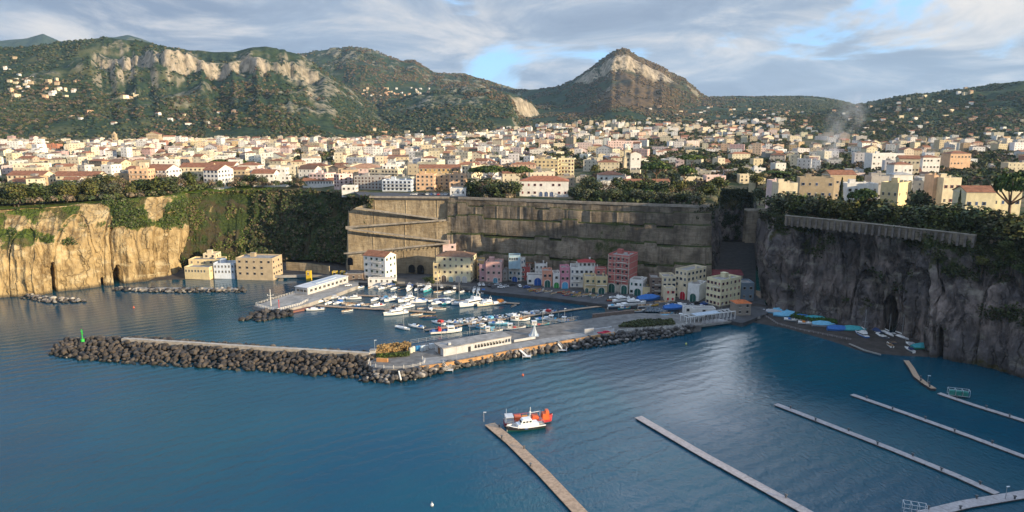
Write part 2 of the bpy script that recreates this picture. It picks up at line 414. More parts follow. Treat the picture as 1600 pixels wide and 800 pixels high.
def terrain_mat():
    m, nt, b = base_mat('land')
    geo = N(nt, 'ShaderNodeNewGeometry'); pos = geo.outputs['Position']
    rock = N(nt, 'ShaderNodeAttribute', attribute_name='rock').outputs['Fac']
    hill = N(nt, 'ShaderNodeAttribute', attribute_name='hill').outputs['Fac']
    brown = N(nt, 'ShaderNodeAttribute', attribute_name='brown').outputs['Fac']
    n1 = noise(nt, pos, 0.006, 6, 0.6); n2 = noise(nt, pos, 0.045, 5, 0.65); n3 = noise(nt, pos, 0.2, 3)
    green = mixc(nt, ramp(nt, n2, 0.35, 0.65), (0.014, 0.030, 0.018), (0.040, 0.060, 0.028))
    green = mixc(nt, ramp(nt, n1, 0.54, 0.68), green, (0.085, 0.09, 0.042))
    br = mixc(nt, ramp(nt, n2, 0.35, 0.65), (0.065, 0.045, 0.028), (0.135, 0.092, 0.05))
    bm = ramp(nt, math_(nt, 'ADD', math_(nt, 'MULTIPLY', n1, 0.7), brown), 0.62, 0.92)
    g = mixc(nt, bm, green, br)
    # the plain between the houses: gardens, earth, groves
    pl = mixc(nt, ramp(nt, n2, 0.4, 0.62), (0.045, 0.060, 0.025), (0.15, 0.12, 0.075))
    c = mixc(nt, hill, pl, g)
    lawn = N(nt, 'ShaderNodeAttribute', attribute_name='lawn').outputs['Fac']
    c = mixc(nt, math_(nt, 'MULTIPLY', lawn, ramp(nt, n2, 0.38, 0.52)), c, (0.085, 0.135, 0.018))
    rk = mixc(nt, ramp(nt, noise(nt, mapping(nt, pos, (1, 1, 0.35)), 0.05, 6, 0.7), 0.3, 0.7), (0.15, 0.125, 0.09), (0.42, 0.36, 0.275))
    nz = N(nt, 'ShaderNodeSeparateXYZ'); L(nt, geo.outputs['Normal'], nz.inputs[0])
    rm = math_(nt, 'MULTIPLY', rock, ramp(nt, math_(nt, 'ADD', n2, math_(nt, 'MULTIPLY', nz.outputs[2], -0.25)), 0.20, 0.34))
    c = mixc(nt, rm, c, rk)
    # bare outcrops on steep ground
    st = math_(nt, 'MULTIPLY', ramp(nt, nz.outputs[2], 0.80, 0.66), ramp(nt, n1, 0.45, 0.6))
    c = mixc(nt, math_(nt, 'MULTIPLY', math_(nt, 'MULTIPLY', st, hill), 0.75), c, rk)
    L(nt, c, b.inputs['Base Color']); b.inputs['Roughness'].default_value = 0.95; b.inputs['Specular IOR Level'].default_value = 0.1
    bp = N(nt, 'ShaderNodeBump', i={'Strength': 0.6, 'Distance': 6.0}); L(nt, math_(nt, 'ADD', n2, math_(nt, 'MULTIPLY', n3, 0.3)), bp.inputs['Height'])
    L(nt, bp.outputs[0], b.inputs['Normal'])
    return m
def brown_at(px, X, Y, z):
    """winter woods: russet on the peak and below the rock bands"""
    k = 0.52 * np.exp(-((px - 1000) / 110) ** 2) * sst(Y, 2100, 2600) + 0.30 * np.exp(-((px - 360) / 70) ** 2) * np.exp(-((z - 250) / 70) ** 2)
    k = k + 0.26 * np.exp(-((px - 640) / 130) ** 2) * sst(Y, 3000, 3600) + 0.2 * np.exp(-((px - 770) / 70) ** 2) * sst(Y, 2300, 2700)
    k = k - 0.2 * (1 - sst(px, 140, 260)) - 0.16 * sst(px, 1230, 1330)
    return k

NPX = np.arange(-420, 1951, 3.0)
NR = 520
def build_terrain():
    De = np.interp(NPX, EX, ED)
    s = np.linspace(0, 1, NR)
    D = De[:, None] * (9000 / De[:, None]) ** s[None, :]
    # equalise rows beyond the coast so that neighbouring columns share depths
    Dg = 450 * (9000 / 450) ** s
    k = sst(np.arange(NR), 0, 60)[None, :]
    D = D * (1 - k) + np.maximum(Dg[None, :], De[:, None] + 0.5 * np.arange(NR)[None, :]) * k
    D = np.maximum.accumulate(D, axis=1)
    px = np.repeat(NPX[:, None], NR, 1)
    X = (px - 800) / FPX * (D * CP + 34 * SP)
    z, rock, hill, _ = height(X, D)
    ze = np.interp(NPX, EX, EZ)[:, None]
    kk = np.clip((D - De[:, None]) / 40, 0, 1)
    z = ze * (1 - kk) + z * kk + fbm(X / 25, D / 25, 0, 3, 2) * 0.5 * kk
    V = np.stack([X.ravel(), D.ravel(), z.ravel()], 1)
    me = grid_mesh('terrain', V, len(NPX), NR, terrain_mat(), dict(rock=rock.ravel(), hill=hill.ravel(), brown=brown_at(px, X, D, z).ravel(),
        lawn=((sst(px, 255, 275) * (1 - sst(px, 420, 440)) * (1 - sst(D - De[:, None], 22, 30)) + .8 * (1 - sst(px, 255, 275)) * (1 - sst(D - De[:, None], 8, 14)))).ravel()))
    tag(put('terrain', me), 'town plain rising to green and russet hills with pale rock bands', 'hills', kind='structure')
build_terrain()

# ------------------------------------------------------------------ sea cliffs
def cliff_mat(name, cols, vegc, veg_lo, veg_hi, moss=0.3):
    m, nt, b = base_mat(name)
    geo = N(nt, 'ShaderNodeNewGeometry'); pos = geo.outputs['Position']
    veg = N(nt, 'ShaderNodeAttribute', attribute_name='veg').outputs['Fac']
    st = noise(nt, mapping(nt, pos, (1, 1, 0.22)), 0.16, 7, 0.68, 0.4)
    n2 = noise(nt, pos, 0.05, 5, 0.6); n3 = noise(nt, pos, 0.7, 4, 0.65)
    n4 = noise(nt, mapping(nt, pos, (1, 1, 2.2)), 0.09, 5, 0.65)
    c = mixc(nt, ramp(nt, st, 0.34, 0.66), cols[0], cols[1])
    c = mixc(nt, ramp(nt, n2, 0.45, 0.62), c, cols[2])
    c = mixc(nt, math_(nt, 'MULTIPLY', ramp(nt, n4, 0.52, 0.66), 0.55), c, cols[3])
    vo = N(nt, 'ShaderNodeTexVoronoi', i={'Scale': 0.15}); vo.feature = 'DISTANCE_TO_EDGE'
    wv = N(nt, 'ShaderNodeVectorMath', operation='ADD'); L(nt, mapping(nt, pos, (1, 1, .2)), wv.inputs[0]); nn_ = N(nt, 'ShaderNodeTexNoise', i={'Scale': 0.25, 'Detail': 5}); L(nt, pos, nn_.inputs['Vector'])
    sc_ = N(nt, 'ShaderNodeVectorMath', operation='SCALE'); L(nt, nn_.outputs['Color'], sc_.inputs[0]); sc_.inputs['Scale'].default_value = 5.0; L(nt, sc_.outputs[0], wv.inputs[1]); L(nt, wv.outputs[0], vo.inputs['Vector'])
    crack = ramp(nt, vo.outputs['Distance'], 0.0, 0.09)
    c = mixc(nt, math_(nt, 'MULTIPLY', ramp(nt, vo.outputs['Distance'], 0.07, 0.0), ramp(nt, n2, .42, .58, .08, .62)), c, mixc(nt, 1.0, c, (.28, .26, .26), 'MULTIPLY'))
    wet = N(nt, 'ShaderNodeSeparateXYZ'); L(nt, pos, wet.inputs[0])
    c = mixc(nt, ramp(nt, math_(nt, 'ADD', wet.outputs[2], math_(nt, 'MULTIPLY', n3, 1.5)), 3.0, 1.2, 0, 0.75), c, (0.05, 0.045, 0.035))
    g = mixc(nt, ramp(nt, n3, 0.35, 0.65), vegc[0], vegc[1])
    g = mixc(nt, ramp(nt, n2, 0.5, 0.6), g, vegc[2])
    nz = N(nt, 'ShaderNodeSeparateXYZ'); L(nt, geo.outputs['Normal'], nz.inputs[0])
    vm = math_(nt, 'ADD', veg, math_(nt, 'ADD', math_(nt, 'MULTIPLY', n2, 0.9), math_(nt, 'ADD', math_(nt, 'MULTIPLY', n3, 0.35), math_(nt, 'MULTIPLY', nz.outputs[2], moss))))
    c = mixc(nt, ramp(nt, vm, veg_lo, veg_hi), c, g)
    L(nt, c, b.inputs['Base Color']); b.inputs['Roughness'].default_value = 0.95; b.inputs['Specular IOR Level'].default_value = 0.15
    bp = N(nt, 'ShaderNodeBump', i={'Strength': 1.0, 'Distance': 1.8}); L(nt, math_(nt, 'ADD', math_(nt, 'ADD', st, math_(nt, 'MULTIPLY', crack, 0.28)), math_(nt, 'MULTIPLY', n3, 0.45)), bp.inputs['Height'])
    L(nt, bp.outputs[0], b.inputs['Normal'])
    return m
def coast_xy(tabx, tabd, tabz, px):
    d = np.interp(px, tabx, tabd); z = np.interp(px, tabx, tabz)
    return (px - 800) / FPX * (d * CP + (CAMH - z) * SP), d, z
def build_cliff(name, px0, px1, step, nv, prof, amp, mat, vegf, caves, label, extra=None):
    px = np.arange(px0, px1 + step / 2, step)
    bx, by, bz = coast_xy(FX, FD, FZ, px); tx, ty, tz = coast_xy(EX, ED, EZ, px)
    tx = (px - 800) / FPX * (ty * CP + 34 * SP)
    if extra:
        n = 60; seg = np.linspace(0, 1, n + 1)[1:]
        xs = np.array([tx[-1]] + [e[0] for e in extra]); ys = np.array([ty[-1]] + [e[1] for e in extra])
        kk = np.linspace(0, 1, len(xs))
        ex, ey = np.interp(seg, kk, xs), np.interp(seg, kk, ys)
        tx, ty, tz = np.r_[tx, ex], np.r_[ty, ey], np.r_[tz, np.full(n, tz[-1])]
        bx, by, bz = np.r_[bx, ex - 5], np.r_[by, ey - 4], np.r_[bz, np.full(n, -1.0)]
        px = np.r_[px, px[-1] + seg * 600]
    nu = len(px); t = np.linspace(0, 1, nv)
    h = np.interp(t, prof[0], prof[1]); hz = np.interp(t, prof[0], prof[2])          # run and rise along the profile
    Xc = bx[:, None] + (tx - bx)[:, None] * h; Yc = by[:, None] + (ty - by)[:, None] * h; Zc = bz[:, None] + (tz - bz)[:, None] * hz
    gx, gy = np.gradient(bx + tx), np.gradient(by + ty)
    nx, ny = gy, -gx; ln = np.hypot(nx, ny) + 1e-6; nx, ny = nx / ln, ny / ln          # towards the sea
    arc = np.r_[0, np.cumsum(np.hypot(np.diff(bx), np.diff(by)))][:, None] + 0 * Xc
    dsp = (ridg(arc / 16, Zc / 60, 0, 3, 1) - 1.0) * 1.9 + fbm(arc / 40, Zc / 30, 0, 3, 6) * 2.4 + fbm(arc / 6, Zc / 9, 0, 4, 7) * 1.25
    dsp = dsp + (ridg(arc / 5 + .4 * vn(arc / 9, Zc / 12), Zc / 26, 0, 3, 33) - 1.0) * 1.0 - 1.6 * (np.abs(vn(arc / 13, Zc / 70, 0, 14)) < .045)
    dsp = dsp + np.where(np.abs(vn(arc / 22, Zc / 200, 0, 12)) < 0.06, -2.2, 0)
    edge = np.sin(np.clip(t, 0, 1) * math.pi) ** 0.35
    dsp = dsp * amp * np.maximum(edge, 0.25 * (1 - t))[None, :]
    for (cx, w, z0, z1, dep) in caves:
        pw = w / 2
        a = np.abs(px[:, None] - cx) / pw
        top = z1 - 0.35 * (z1 - z0) * np.clip(a, 0, 1) ** 2.5
        inside = (a < 1) & (Zc < top) & (Zc > z0)
        dsp = np.where(inside, -dep, dsp)
    # veg slope amounts
    V = np.stack([(Xc + nx[:, None] * dsp).ravel(), (Yc + ny[:, None] * dsp).ravel(), (Zc + fbm(arc / 9, Zc / 9, 0, 2, 3) * 0.6 * (h > .3)).ravel()], 1)
    veg = vegf(px[:, None] + 0 * Xc, Zc, arc)
    me = grid_mesh(name, V, nu, nv, mat, dict(veg=veg.ravel()), smooth=False)
    o = tag(put(name, me), label, 'cliff', kind='structure')
    return px, np.stack([Xc + nx[:, None] * dsp, Yc + ny[:, None] * dsp, Zc], 2), veg

tuff = ((0.17, 0.115, 0.055), (0.46, 0.345, 0.18), (0.36, 0.265, 0.135), (0.52, 0.44, 0.28))
grn = ((0.030, 0.050, 0.012), (0.095, 0.125, 0.022), (0.10, 0.085, 0.035))
cl_l = build_cliff('cliff', -420, 292, 1.0, 110, ([0, .5, .72, 1], [0, .16, .55, 1], [0, .60, .82, 1]), 1.0, cliff_mat('tuff_rock', tuff, grn, 0.95, 1.05),
    lambda px, z, a: np.clip((z - 28) / 22, -0.35, 0.34) + .34 * fbm(a / 19, (z + a * .22) / 11, 0, 3, 44) + 0.25 * np.exp(-((px - 285) / 22) ** 2) - 0.35 * np.exp(-((px - 238) / 16) ** 2),
    [(87.5, 9, -2, 17, 24), (187, 15, -2, 11.5, 22), (243, 11, 2.5, 8, 18), (162, 6, -2, 5, 12), (233, 24, 12, 20, 1.6)], 'sunlit tan tuff sea cliff with a green brow and dark caves')
rav = build_cliff('cliff', 284, 580, 1.5, 70, ([0, .3, .7, 1], [0, .2, .62, 1], [0, .28, .72, 1]), 1.3, cliff_mat('ravine_earth', tuff, ((0.018, 0.030, 0.010), (0.045, 0.062, 0.018), (0.055, 0.045, 0.025)), 0.62, 0.85),
    lambda px, z, a: np.full_like(z, 0.35) - 0.4 * np.exp(-((px - 335) / 25) ** 2) * np.exp(-((z - 37) / 6) ** 2), [], 'overgrown green slope at the head of the cove')
gry_shaded = ((0.035, 0.032, 0.035), (0.25, 0.205, 0.185), (0.12, 0.108, 0.11), (0.31, 0.29, 0.24))  # same tuff, its shade partly put into these darker, greyer colours
cliff_mat('shaded_grey_tuff', gry_shaded, ((0.018, 0.030, 0.010), (0.055, 0.072, 0.022), (0.07, 0.06, 0.03)), 0.90, 1.06)
gor = build_cliff('cliff', 1088, 1204, 1.0, 60, ([0, 1], [0, 1], [0, 1]), 0.8, MATS['shaded_grey_tuff'],
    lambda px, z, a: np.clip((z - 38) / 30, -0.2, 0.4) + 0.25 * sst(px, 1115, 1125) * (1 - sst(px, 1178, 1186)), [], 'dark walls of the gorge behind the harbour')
HEAD = [(228, 165), (262, 80), (300, 0), (345, -110), (420, -280)]
cl_r = build_cliff('cliff', 1200, 1950, 1.0, 110, ([0, .85, 1], [0, .55, 1], [0, .88, 1]), 1.25, MATS['shaded_grey_tuff'],
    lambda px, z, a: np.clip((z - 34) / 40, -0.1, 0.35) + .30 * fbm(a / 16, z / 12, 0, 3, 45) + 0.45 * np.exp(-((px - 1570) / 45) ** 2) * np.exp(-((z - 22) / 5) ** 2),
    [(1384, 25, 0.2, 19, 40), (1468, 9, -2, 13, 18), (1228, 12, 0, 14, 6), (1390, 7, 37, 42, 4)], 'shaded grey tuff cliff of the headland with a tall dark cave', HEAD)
# land behind the headland that the photo cannot see but whose shadow falls on the harbour
mb = MB()
hp = [(XD(1950, 208, 51), 208)] + HEAD
for (x0, y0), (x1, y1) in zip(hp, hp[1:]):
    mb.face([(x0, y0, 51), (x1, y1, 51), (x1 + 900, y1 + 250, 52), (x0 + 900, y0 + 250, 52)])
tag(mb.build('headland_ground', MATS['land']), 'flat grassy top of the headland', 'ground', kind='structure')

# ------------------------------------------------------------------ beaches, quays, roads of the harbour
def poly_px(pts, z): return [tuple(G(x, y, z))[:2] for x, y in pts]
sand = M('dark_sand', (0.062, 0.054, 0.05), 0.95, 0.35, 0.3, fine=0.4)
asph = M('asphalt', (0.075, 0.075, 0.08), 0.9, 0.35, 0.25)
conc = M('concrete', (0.30, 0.285, 0.265), 0.9, 0.35, 0.25, grime=0.35)
conc_d = M('old_concrete', (0.17, 0.16, 0.15), 0.9, 0.4, 0.3, grime=0.4)
orange_c = M('orange_edge', (0.42, 0.24, 0.11), 0.9, 0.35, 0.6)  # plain orange tone for the mole kerb
def slope_sheet(name, front, back, zf, zb, mat, label, cat, n=6):
    """a beach: from a waterline to its back edge; both are pixel polylines"""
    f = [G(x, y, zf) for x, y in front]; b = [G(x, y, zb) for x, y in back]; k = max(len(f), len(b)) * 3
    def rs(p):
        q = np.array([tuple(a) for a in p]); s = np.r_[0, np.cumsum(np.hypot(*np.diff(q[:, :2], axis=0).T))]; s /= s[-1]
        return np.stack([np.interp(np.linspace(0, 1, k), s, q[:, i]) for i in range(3)], 1)
    F_, B_ = rs(f), rs(b); t = np.linspace(0, 1, n)[None, :, None]
    V = (F_[:, None, :] * (1 - t) + B_[:, None, :] * t).reshape(-1, 3)
    V[:, 2] += fbm(V[:, 0] / 6, V[:, 1] / 6, 0, 3, 4) * 0.18 * (V[:, 2] > 0.2)
    tag(put(name, grid_mesh(name, V, k, n, mat)), label, cat, kind='structure')
slope_sheet('beach', [(222, 441), (270, 439), (330, 441), (390, 437), (440, 436), (540, 439), (575, 446)], [(262, 424), (300, 415), (340, 405), (400, 402), (440, 402), (500, 400), (560, 400)], -0.3, 3.0, sand, 'dark sand beach at the foot of the ravine', 'beach')
slope_sheet('beach', [(770, 457), (830, 463), (868, 469), (900, 475), (930, 486), (925, 494), (940, 500)], [(770, 440), (830, 442), (880, 443), (930, 446), (1000, 452), (1060, 462), (1100, 470)], -0.3, 2.0, sand, 'dark harbour beach where small boats are drawn up', 'beach')
slope_sheet('beach', [(1070, 520), (1110, 512), (1170, 507), (1230, 518), (1300, 538), (1350, 556), (1400, 560), (1450, 561), (1480, 556)], [(1060, 480), (1110, 478), (1180, 474), (1215, 480), (1260, 490), (1330, 510), (1400, 522), (1450, 535), (1500, 545)], -0.3, 2.2, sand, 'dark grey beach under the headland cliff', 'beach')
mb = MB()
mb.prism(poly_px([(545, 441), (640, 445), (735, 453), (768, 456), (768, 425), (700, 415), (560, 410), (535, 425)], 1.6), -2, 1.6)
tag(mb.build('quay', asph), 'asphalt harbour quay and road in front of the houses', 'quay', kind='structure')
mb = MB()
mb.prism(poly_px([(766, 456), (800, 459), (870, 466), (930, 474), (1000, 480), (1075, 486), (1160, 505), (1200, 489), (1190, 455), (1100, 440), (960, 432), (766, 424)], 1.9), -2, 1.9)
tag(mb.build('waterfront_road', asph), 'asphalt waterfront yard below the coloured houses', 'road', kind='structure')

# ------------------------------------------------------------------ great stone walls of the coast
def wall_mat(name, a, b_, c_, moss):
    m, nt, b = base_mat(name)
    geo = N(nt, 'ShaderNodeNewGeometry'); pos = geo.outputs['Position']
    st = noise(nt, mapping(nt, pos, (1, 1, 0.12)), 0.5, 6, 0.7)
    n2 = noise(nt, pos, 0.10, 5, 0.65); n3 = noise(nt, pos, 1.3, 4, 0.7)
    crs = N(nt, 'ShaderNodeTexNoise', i={'Scale': 1.4, 'Detail': 2}); L(nt, mapping(nt, pos, (0.15, 0.15, 1.4)), crs.inputs['Vector'])
    c = mixc(nt, ramp(nt, n2, 0.36, 0.62), a, b_)
    c = mixc(nt, math_(nt, 'MULTIPLY', ramp(nt, st, 0.48, 0.68), 0.65), c, c_)
    c = mixc(nt, ramp(nt, crs.outputs[0], 0.42, 0.6, 0, 0.4), c, mixc(nt, 1.0, c, (0.55, 0.52, 0.48), 'MULTIPLY'))
    c = mixc(nt, ramp(nt, n3, 0.5, 0.7, 0, 0.35), c, mixc(nt, 1.0, c, (0.5, 0.48, 0.45), 'MULTIPLY'))
    veg = N(nt, 'ShaderNodeAttribute', attribute_name='veg').outputs['Fac']
    nz = N(nt, 'ShaderNodeSeparateXYZ'); L(nt, geo.outputs['Normal'], nz.inputs[0])
    vm = math_(nt, 'ADD', math_(nt, 'ADD', veg, math_(nt, 'MULTIPLY', n2, 0.9)), math_(nt, 'ADD', math_(nt, 'MULTIPLY', n3, 0.4), math_(nt, 'MULTIPLY', nz.outputs[2], moss)))
    g = mixc(nt, ramp(nt, n3, 0.35, 0.65), (0.020, 0.030, 0.012), (0.065, 0.075, 0.025))
    c = mixc(nt, ramp(nt, vm, 0.78, 0.98), c, g)
    L(nt, c, b.inputs['Base Color']); b.inputs['Roughness'].default_value = 0.95; b.inputs['Specular IOR Level'].default_value = 0.15
    bp = N(nt, 'ShaderNodeBump', i={'Strength': 0.6, 'Distance': 0.6}); L(nt, math_(nt, 'ADD', st, n3), bp.inputs['Height'])
    L(nt, bp.outputs[0], b.inputs['Normal'])
    return m
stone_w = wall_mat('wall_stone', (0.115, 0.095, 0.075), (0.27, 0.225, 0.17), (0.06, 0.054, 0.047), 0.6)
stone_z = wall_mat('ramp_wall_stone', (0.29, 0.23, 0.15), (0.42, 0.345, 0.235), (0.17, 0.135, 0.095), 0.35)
cap_stone = M('cap_stone', (0.31, 0.275, 0.23), 0.9, 0.35, 0.4, grime=0.4)

def edge_xy(px, off=0.0, z=49.5):
    d = np.interp(px, EX, ED) + off
    return (px - 800) / FPX * (d * CP + (CAMH - z) * SP), d
# tall terraced wall behind the houses
def tall_wall():
    root = empty('retaining_wall', (XD(900, 412), 412, 2))
    tag(root, 'tall terraced stone retaining wall rising behind the coloured harbour houses', 'wall')
    ox, oy, oz = root.location
    tiers = [(1.0, 16.5, 12.0, 1.6, 1.2), (16.0, 28.0, 8.5, 1.1, .8), (27.5, 38.5, 5.5, .8, .5), (38.0, 45.6, 3.0, .5, .3), (45.2, 49.8, 1.2, .3, .2)]
    px = np.arange(700, 1110.5, 1.0)
    for k, (z0, z1, off, batter, amp) in enumerate(tiers):
        nv = 26; t = np.linspace(0, 1, nv)
        seg = np.floor(px / 37 + .6 * np.sin(px / 23)); jit = (_h(seg.astype(np.int64), k, 0, 5) * 1.5)[:, None] * (k < 4)
        h = np.interp(t, [0, .86, 1], [0, 1, 1]); run = np.interp(t, [0, .86, 1], [0, batter, off])
        x0, d0 = edge_xy(px, 0.0)
        o = (-off + run[None, :]) * (1 if k else np.interp(px, [700, 720, 760], [.35, .6, 1])[:, None])
        D = d0[:, None] + o
        Zc = z0 + (z1 - z0) * h[None, :] + jit * h[None, :] + 0 * D
        arc = (px * 0.39)[:, None] + 0 * D
        low = 1.5 if k < 2 else 0.6
        dsp = fbm(arc / 7, Zc / 14, k * 3.3, 4, 21) * amp * low + (ridg(arc / 9, Zc / 40, k, 2, 3) - 1) * 0.7 * low
        bay = (((arc + 3 * vn(arc / 30, k * 5.0)) / 14 + k * .4) % 1 < 0.07) * (0.35 if k in (1, 3) else 0)                # shallow buttress strips
        D = D + (dsp - bay) * np.minimum(1, 4 * (1 - t))[None, :]
        X = (px[:, None] - 800) / FPX * (d0[:, None] * CP + 44 * SP) + (D - d0[:, None]) * 0.02
        V = np.stack([X.ravel() - ox, D.ravel() - oy, Zc.ravel() - oz], 1)
        veg = np.where(t > .8, 0.2, -0.18)[None, :] + 0.25 * (t < 0.12)[None, :] + 0 * D - (0.15 if k > 2 else 0) + 0.34 * np.exp(-((px[:, None] - 960) / 40) ** 2) * (k < 4) + 0.15 * np.exp(-((px[:, None] - 765) / 22) ** 2)
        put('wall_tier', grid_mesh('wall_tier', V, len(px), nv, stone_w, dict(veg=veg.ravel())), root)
    mb = MB()
    for a in np.arange(716, 1108, 4.0):
        xa, da = edge_xy(a, -1.4); xb, db = edge_xy(a + 4, -1.4)
        mb.tube((xa - ox, da - oy, 50.0 - oz), (xb - ox, db - oy, 50.0 - oz), 0.45, 0.45, 4)
        mb.box((xa + xb) / 2 - ox, (da + db) / 2 - oy, 49.0 - oz, (xb - xa) + 0.1, .5, 1.6, rot=math.atan2(db - da, xb - xa))
    mb.build('parapet', cap_stone, root)
    return root
tall_wall()

# zigzag ramp wall
RAMPS = [((537, 396.5), (701, 380)), ((701, 377.5), (540, 357)), ((540, 355), (697, 344)), ((684, 342), (556, 325))]
def ramp_wall():
    root = empty('ramp_wall', (XD(620, 440), 440, 2))
    tag(root, 'golden stone wall carrying a zigzag ramp down to the harbour', 'wall')
    ox, oy, oz = root.location
    px = np.arange(546, 704.1, 0.5); nv = 150; t = np.linspace(0, 1, nv)
    d0 = np.interp(px, EX, ED); d0 = np.maximum(d0, 440)
    d0 = np.minimum(d0, 446); Z = 1 + (49.4 - 1) * t[None, :] + 0 * px[:, None]
    X = (px[:, None] - 800) / FPX * (d0[:, None] * CP + 44 * SP) + 0 * Z
    _, py = PXW(X, d0[:, None] + 0 * Z, Z)
    ztop = np.interp(px, [546, 556, 576, 577.5], [ZD(331, 440), ZD(325.5, 440), ZD(319, 440), 49.4])[:, None]; Z = 1 + (ztop - 1) * t[None, :]; _, py = PXW(X, d0[:, None] + 0 * Z, Z)
    cnt = np.zeros_like(Z)
    for a, b in RAMPS:
        line = np.interp(px, [min(a[0], b[0]), max(a[0], b[0])], [a[1], b[1]] if a[0] < b[0] else [b[1], a[1]])
        cnt += (py < line[:, None])
    off = -12.5 + cnt * 2.9 + (Z - 1) / 48 * 0.8
    pil = (((px * .39) % 19.0) < 0.5)[:, None] * -0.25
    Y = d0[:, None] + off + pil + fbm(X / 6, Z / 6, 0, 3, 9) * 0.18
    # top left corner is cut away where the ramp starts
    V = np.stack([X.ravel() - ox, Y.ravel() - oy, Z.ravel() - oz], 1)
    veg = -0.2 + 0 * Z + 0.12 * (cnt > 3)
    put('wall_face', grid_mesh('wall_face', V, len(px), nv, stone_z, dict(veg=veg.ravel())), root)
    mb = MB()                                                # left return of the wall
    xl, xr = X[0, 0] - ox, X[0, 0] - ox + 1
    mb.face([(xl, Y[0, 0] - oy, -2), (xl, Y[0, -1] - oy, ztop[0, 0] - oz), (xl - 4, 458 - oy, 38), (xl - 6, 452 - oy, -2)])
    mb.build('end_wall', stone_z, root)
    for i, (a, b) in enumerate(RAMPS):
        mb, mp = MB(), MB(); n = 24
        for k in range(n):
            p = [a[j] + (b[j] - a[j]) * k / n for j in (0, 1)]; q = [a[j] + (b[j] - a[j]) * (k + 1) / n for j in (0, 1)]
            dd = 440.5 - 9.6 + i * 2.9 - 3.0
            zp, zq = ZD(p[1], dd), ZD(q[1], dd)
            xp, xq = XD(p[0], dd, zp), XD(q[0], dd, zq)
            if xp > xq: xp, xq, zp, zq = xq, xp, zq, zp
            P = lambda x, y, z: (x - ox, y - oy, z - oz)
            mp.face([P(xp, dd, zp - .5), P(xq, dd, zq - .5), P(xq, dd, zq + .55), P(xp, dd, zp + .55)])
            mp.face([P(xp, dd, zp + .55), P(xq, dd, zq + .55), P(xq, dd + .45, zq + .55), P(xp, dd + .45, zp + .55)])
            mp.face([P(xp, dd + .45, zp + .55), P(xq, dd + .45, zq + .55), P(xq, dd + .45, zq - .5), P(xp, dd + .45, zp - .5)])
            mb.face([P(xp, dd + .45, zp - .25), P(xq, dd + .45, zq - .25), P(xq, dd + 3.9, zq - .25), P(xp, dd + 3.9, zp - .25)])
            mp.face([P(xp, dd, zp - .5), P(xp, dd + .45, zp - .5), P(xq, dd + .45, zq - .5), P(xq, dd, zq - .5)])
        rp = mb.build('ramp', M('ramp_paving', (0.17, 0.12, 0.10), 0.9, 0.3, 0.5), root)
        mp.build('parapet', cap_stone, rp)
    mb = MB()                                                # capping with a terrace wall above
    for a in np.arange(577, 702, 5.0):
        xa, da = edge_xy(a, -1.6); xb, db = edge_xy(a + 5, -1.6)
        mb.box((xa + xb) / 2 - ox, (da + db) / 2 - oy, 47.2, xb - xa, .5, 1.3, rot=math.atan2(db - da, xb - xa))
    mb.build('coping', cap_stone, root)
    dk = M('opening_shade', (0.012, 0.012, 0.014), 0.9, 0.2)
    for (cx, cy, w, h) in ((547, 409, 3.2, 4.5), (657, 422, 4.2, 5), (643, 421, 4, 4.2)):     # arched openings at the foot, black panels standing for their inner shade
        g = G(cx, cy, 6.0); dd = 440.5 - 12.5 - 0.12; z = ZD(cy, dd)
        mb = MB(); n = 8
        pts = [(-w / 2, -h / 2), (w / 2, -h / 2)] + [(w / 2 * math.cos(i * math.pi / n), h / 4 + w / 2 * math.sin(i * math.pi / n)) for i in range(n + 1)]
        X0 = XD(cx, dd, z)
        mb.face([(X0 + x - ox, dd - .05 - oy, z + y - oz) for x, y in pts])
        for p, q in zip(pts, pts[1:] + pts[:1]):
            mb.face([(X0 + p[0] - ox, dd - .05 - oy, z + p[1] - oz), (X0 + q[0] - ox, dd - .05 - oy, z + q[1] - oz), (X0 + q[0] - ox, dd + .8 - oy, z + q[1] - oz), (X0 + p[0] - ox, dd + .8 - oy, z + p[1] - oz)])
        mb.build('arch_opening', dk, root)
ramp_wall()

def arcade_wall():
    root = empty('arcade_wall', (XD(1380, 305), 305, 46))
    tag(root, 'long grey retaining wall with a row of buttresses along the headland brow', 'wall')
    ox, oy, oz = root.location
    pts = [edge_xy(a, -2.2, 51) for a in np.arange(1228, 1534, 9.0)]
    mb, cp = MB(), MB()
    for (xa, ya), (xb, yb) in zip(pts, pts[1:]):
        r = math.atan2(yb - ya, xb - xa); ln = math.hypot(xb - xa, yb - ya)
        zb = 0.6 * fbm(xa / 12, 0., 0, 2, 1)
        mb.box((xa + xb) / 2 - ox, (ya + yb) / 2 - oy, 0.6, ln + .02, 1.2, 4.5, rot=r)
        cp.box((xa + xb) / 2 - ox, (ya + yb) / 2 - oy, 5.1, ln + .02, 1.5, 0.35, rot=r)
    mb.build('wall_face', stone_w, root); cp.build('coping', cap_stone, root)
    b = MB(); b.box(0, -.9, .2, 0.9, 1.3, 4.0, lean=(0, .35)); b.box(0, -.5, 4.2, 1.0, 0.9, 0.5); me = b.mesh('buttress', M('buttress_stone', (0.16, 0.14, 0.125), 0.9, 0.4, 0.5, grime=0.4))
    s, nxt = 0.0, 1.6
    for (xa, ya), (xb, yb) in zip(pts, pts[1:]):
        ln = math.hypot(xb - xa, yb - ya); r = math.atan2(yb - ya, xb - xa)
        while nxt < s + ln:
            f = (nxt - s) / ln
            put('buttress', me, root, (xa + (xb - xa) * f - ox, ya + (yb - ya) * f - oy, 0), r); nxt += 2.9
        s += ln
arcade_wall()

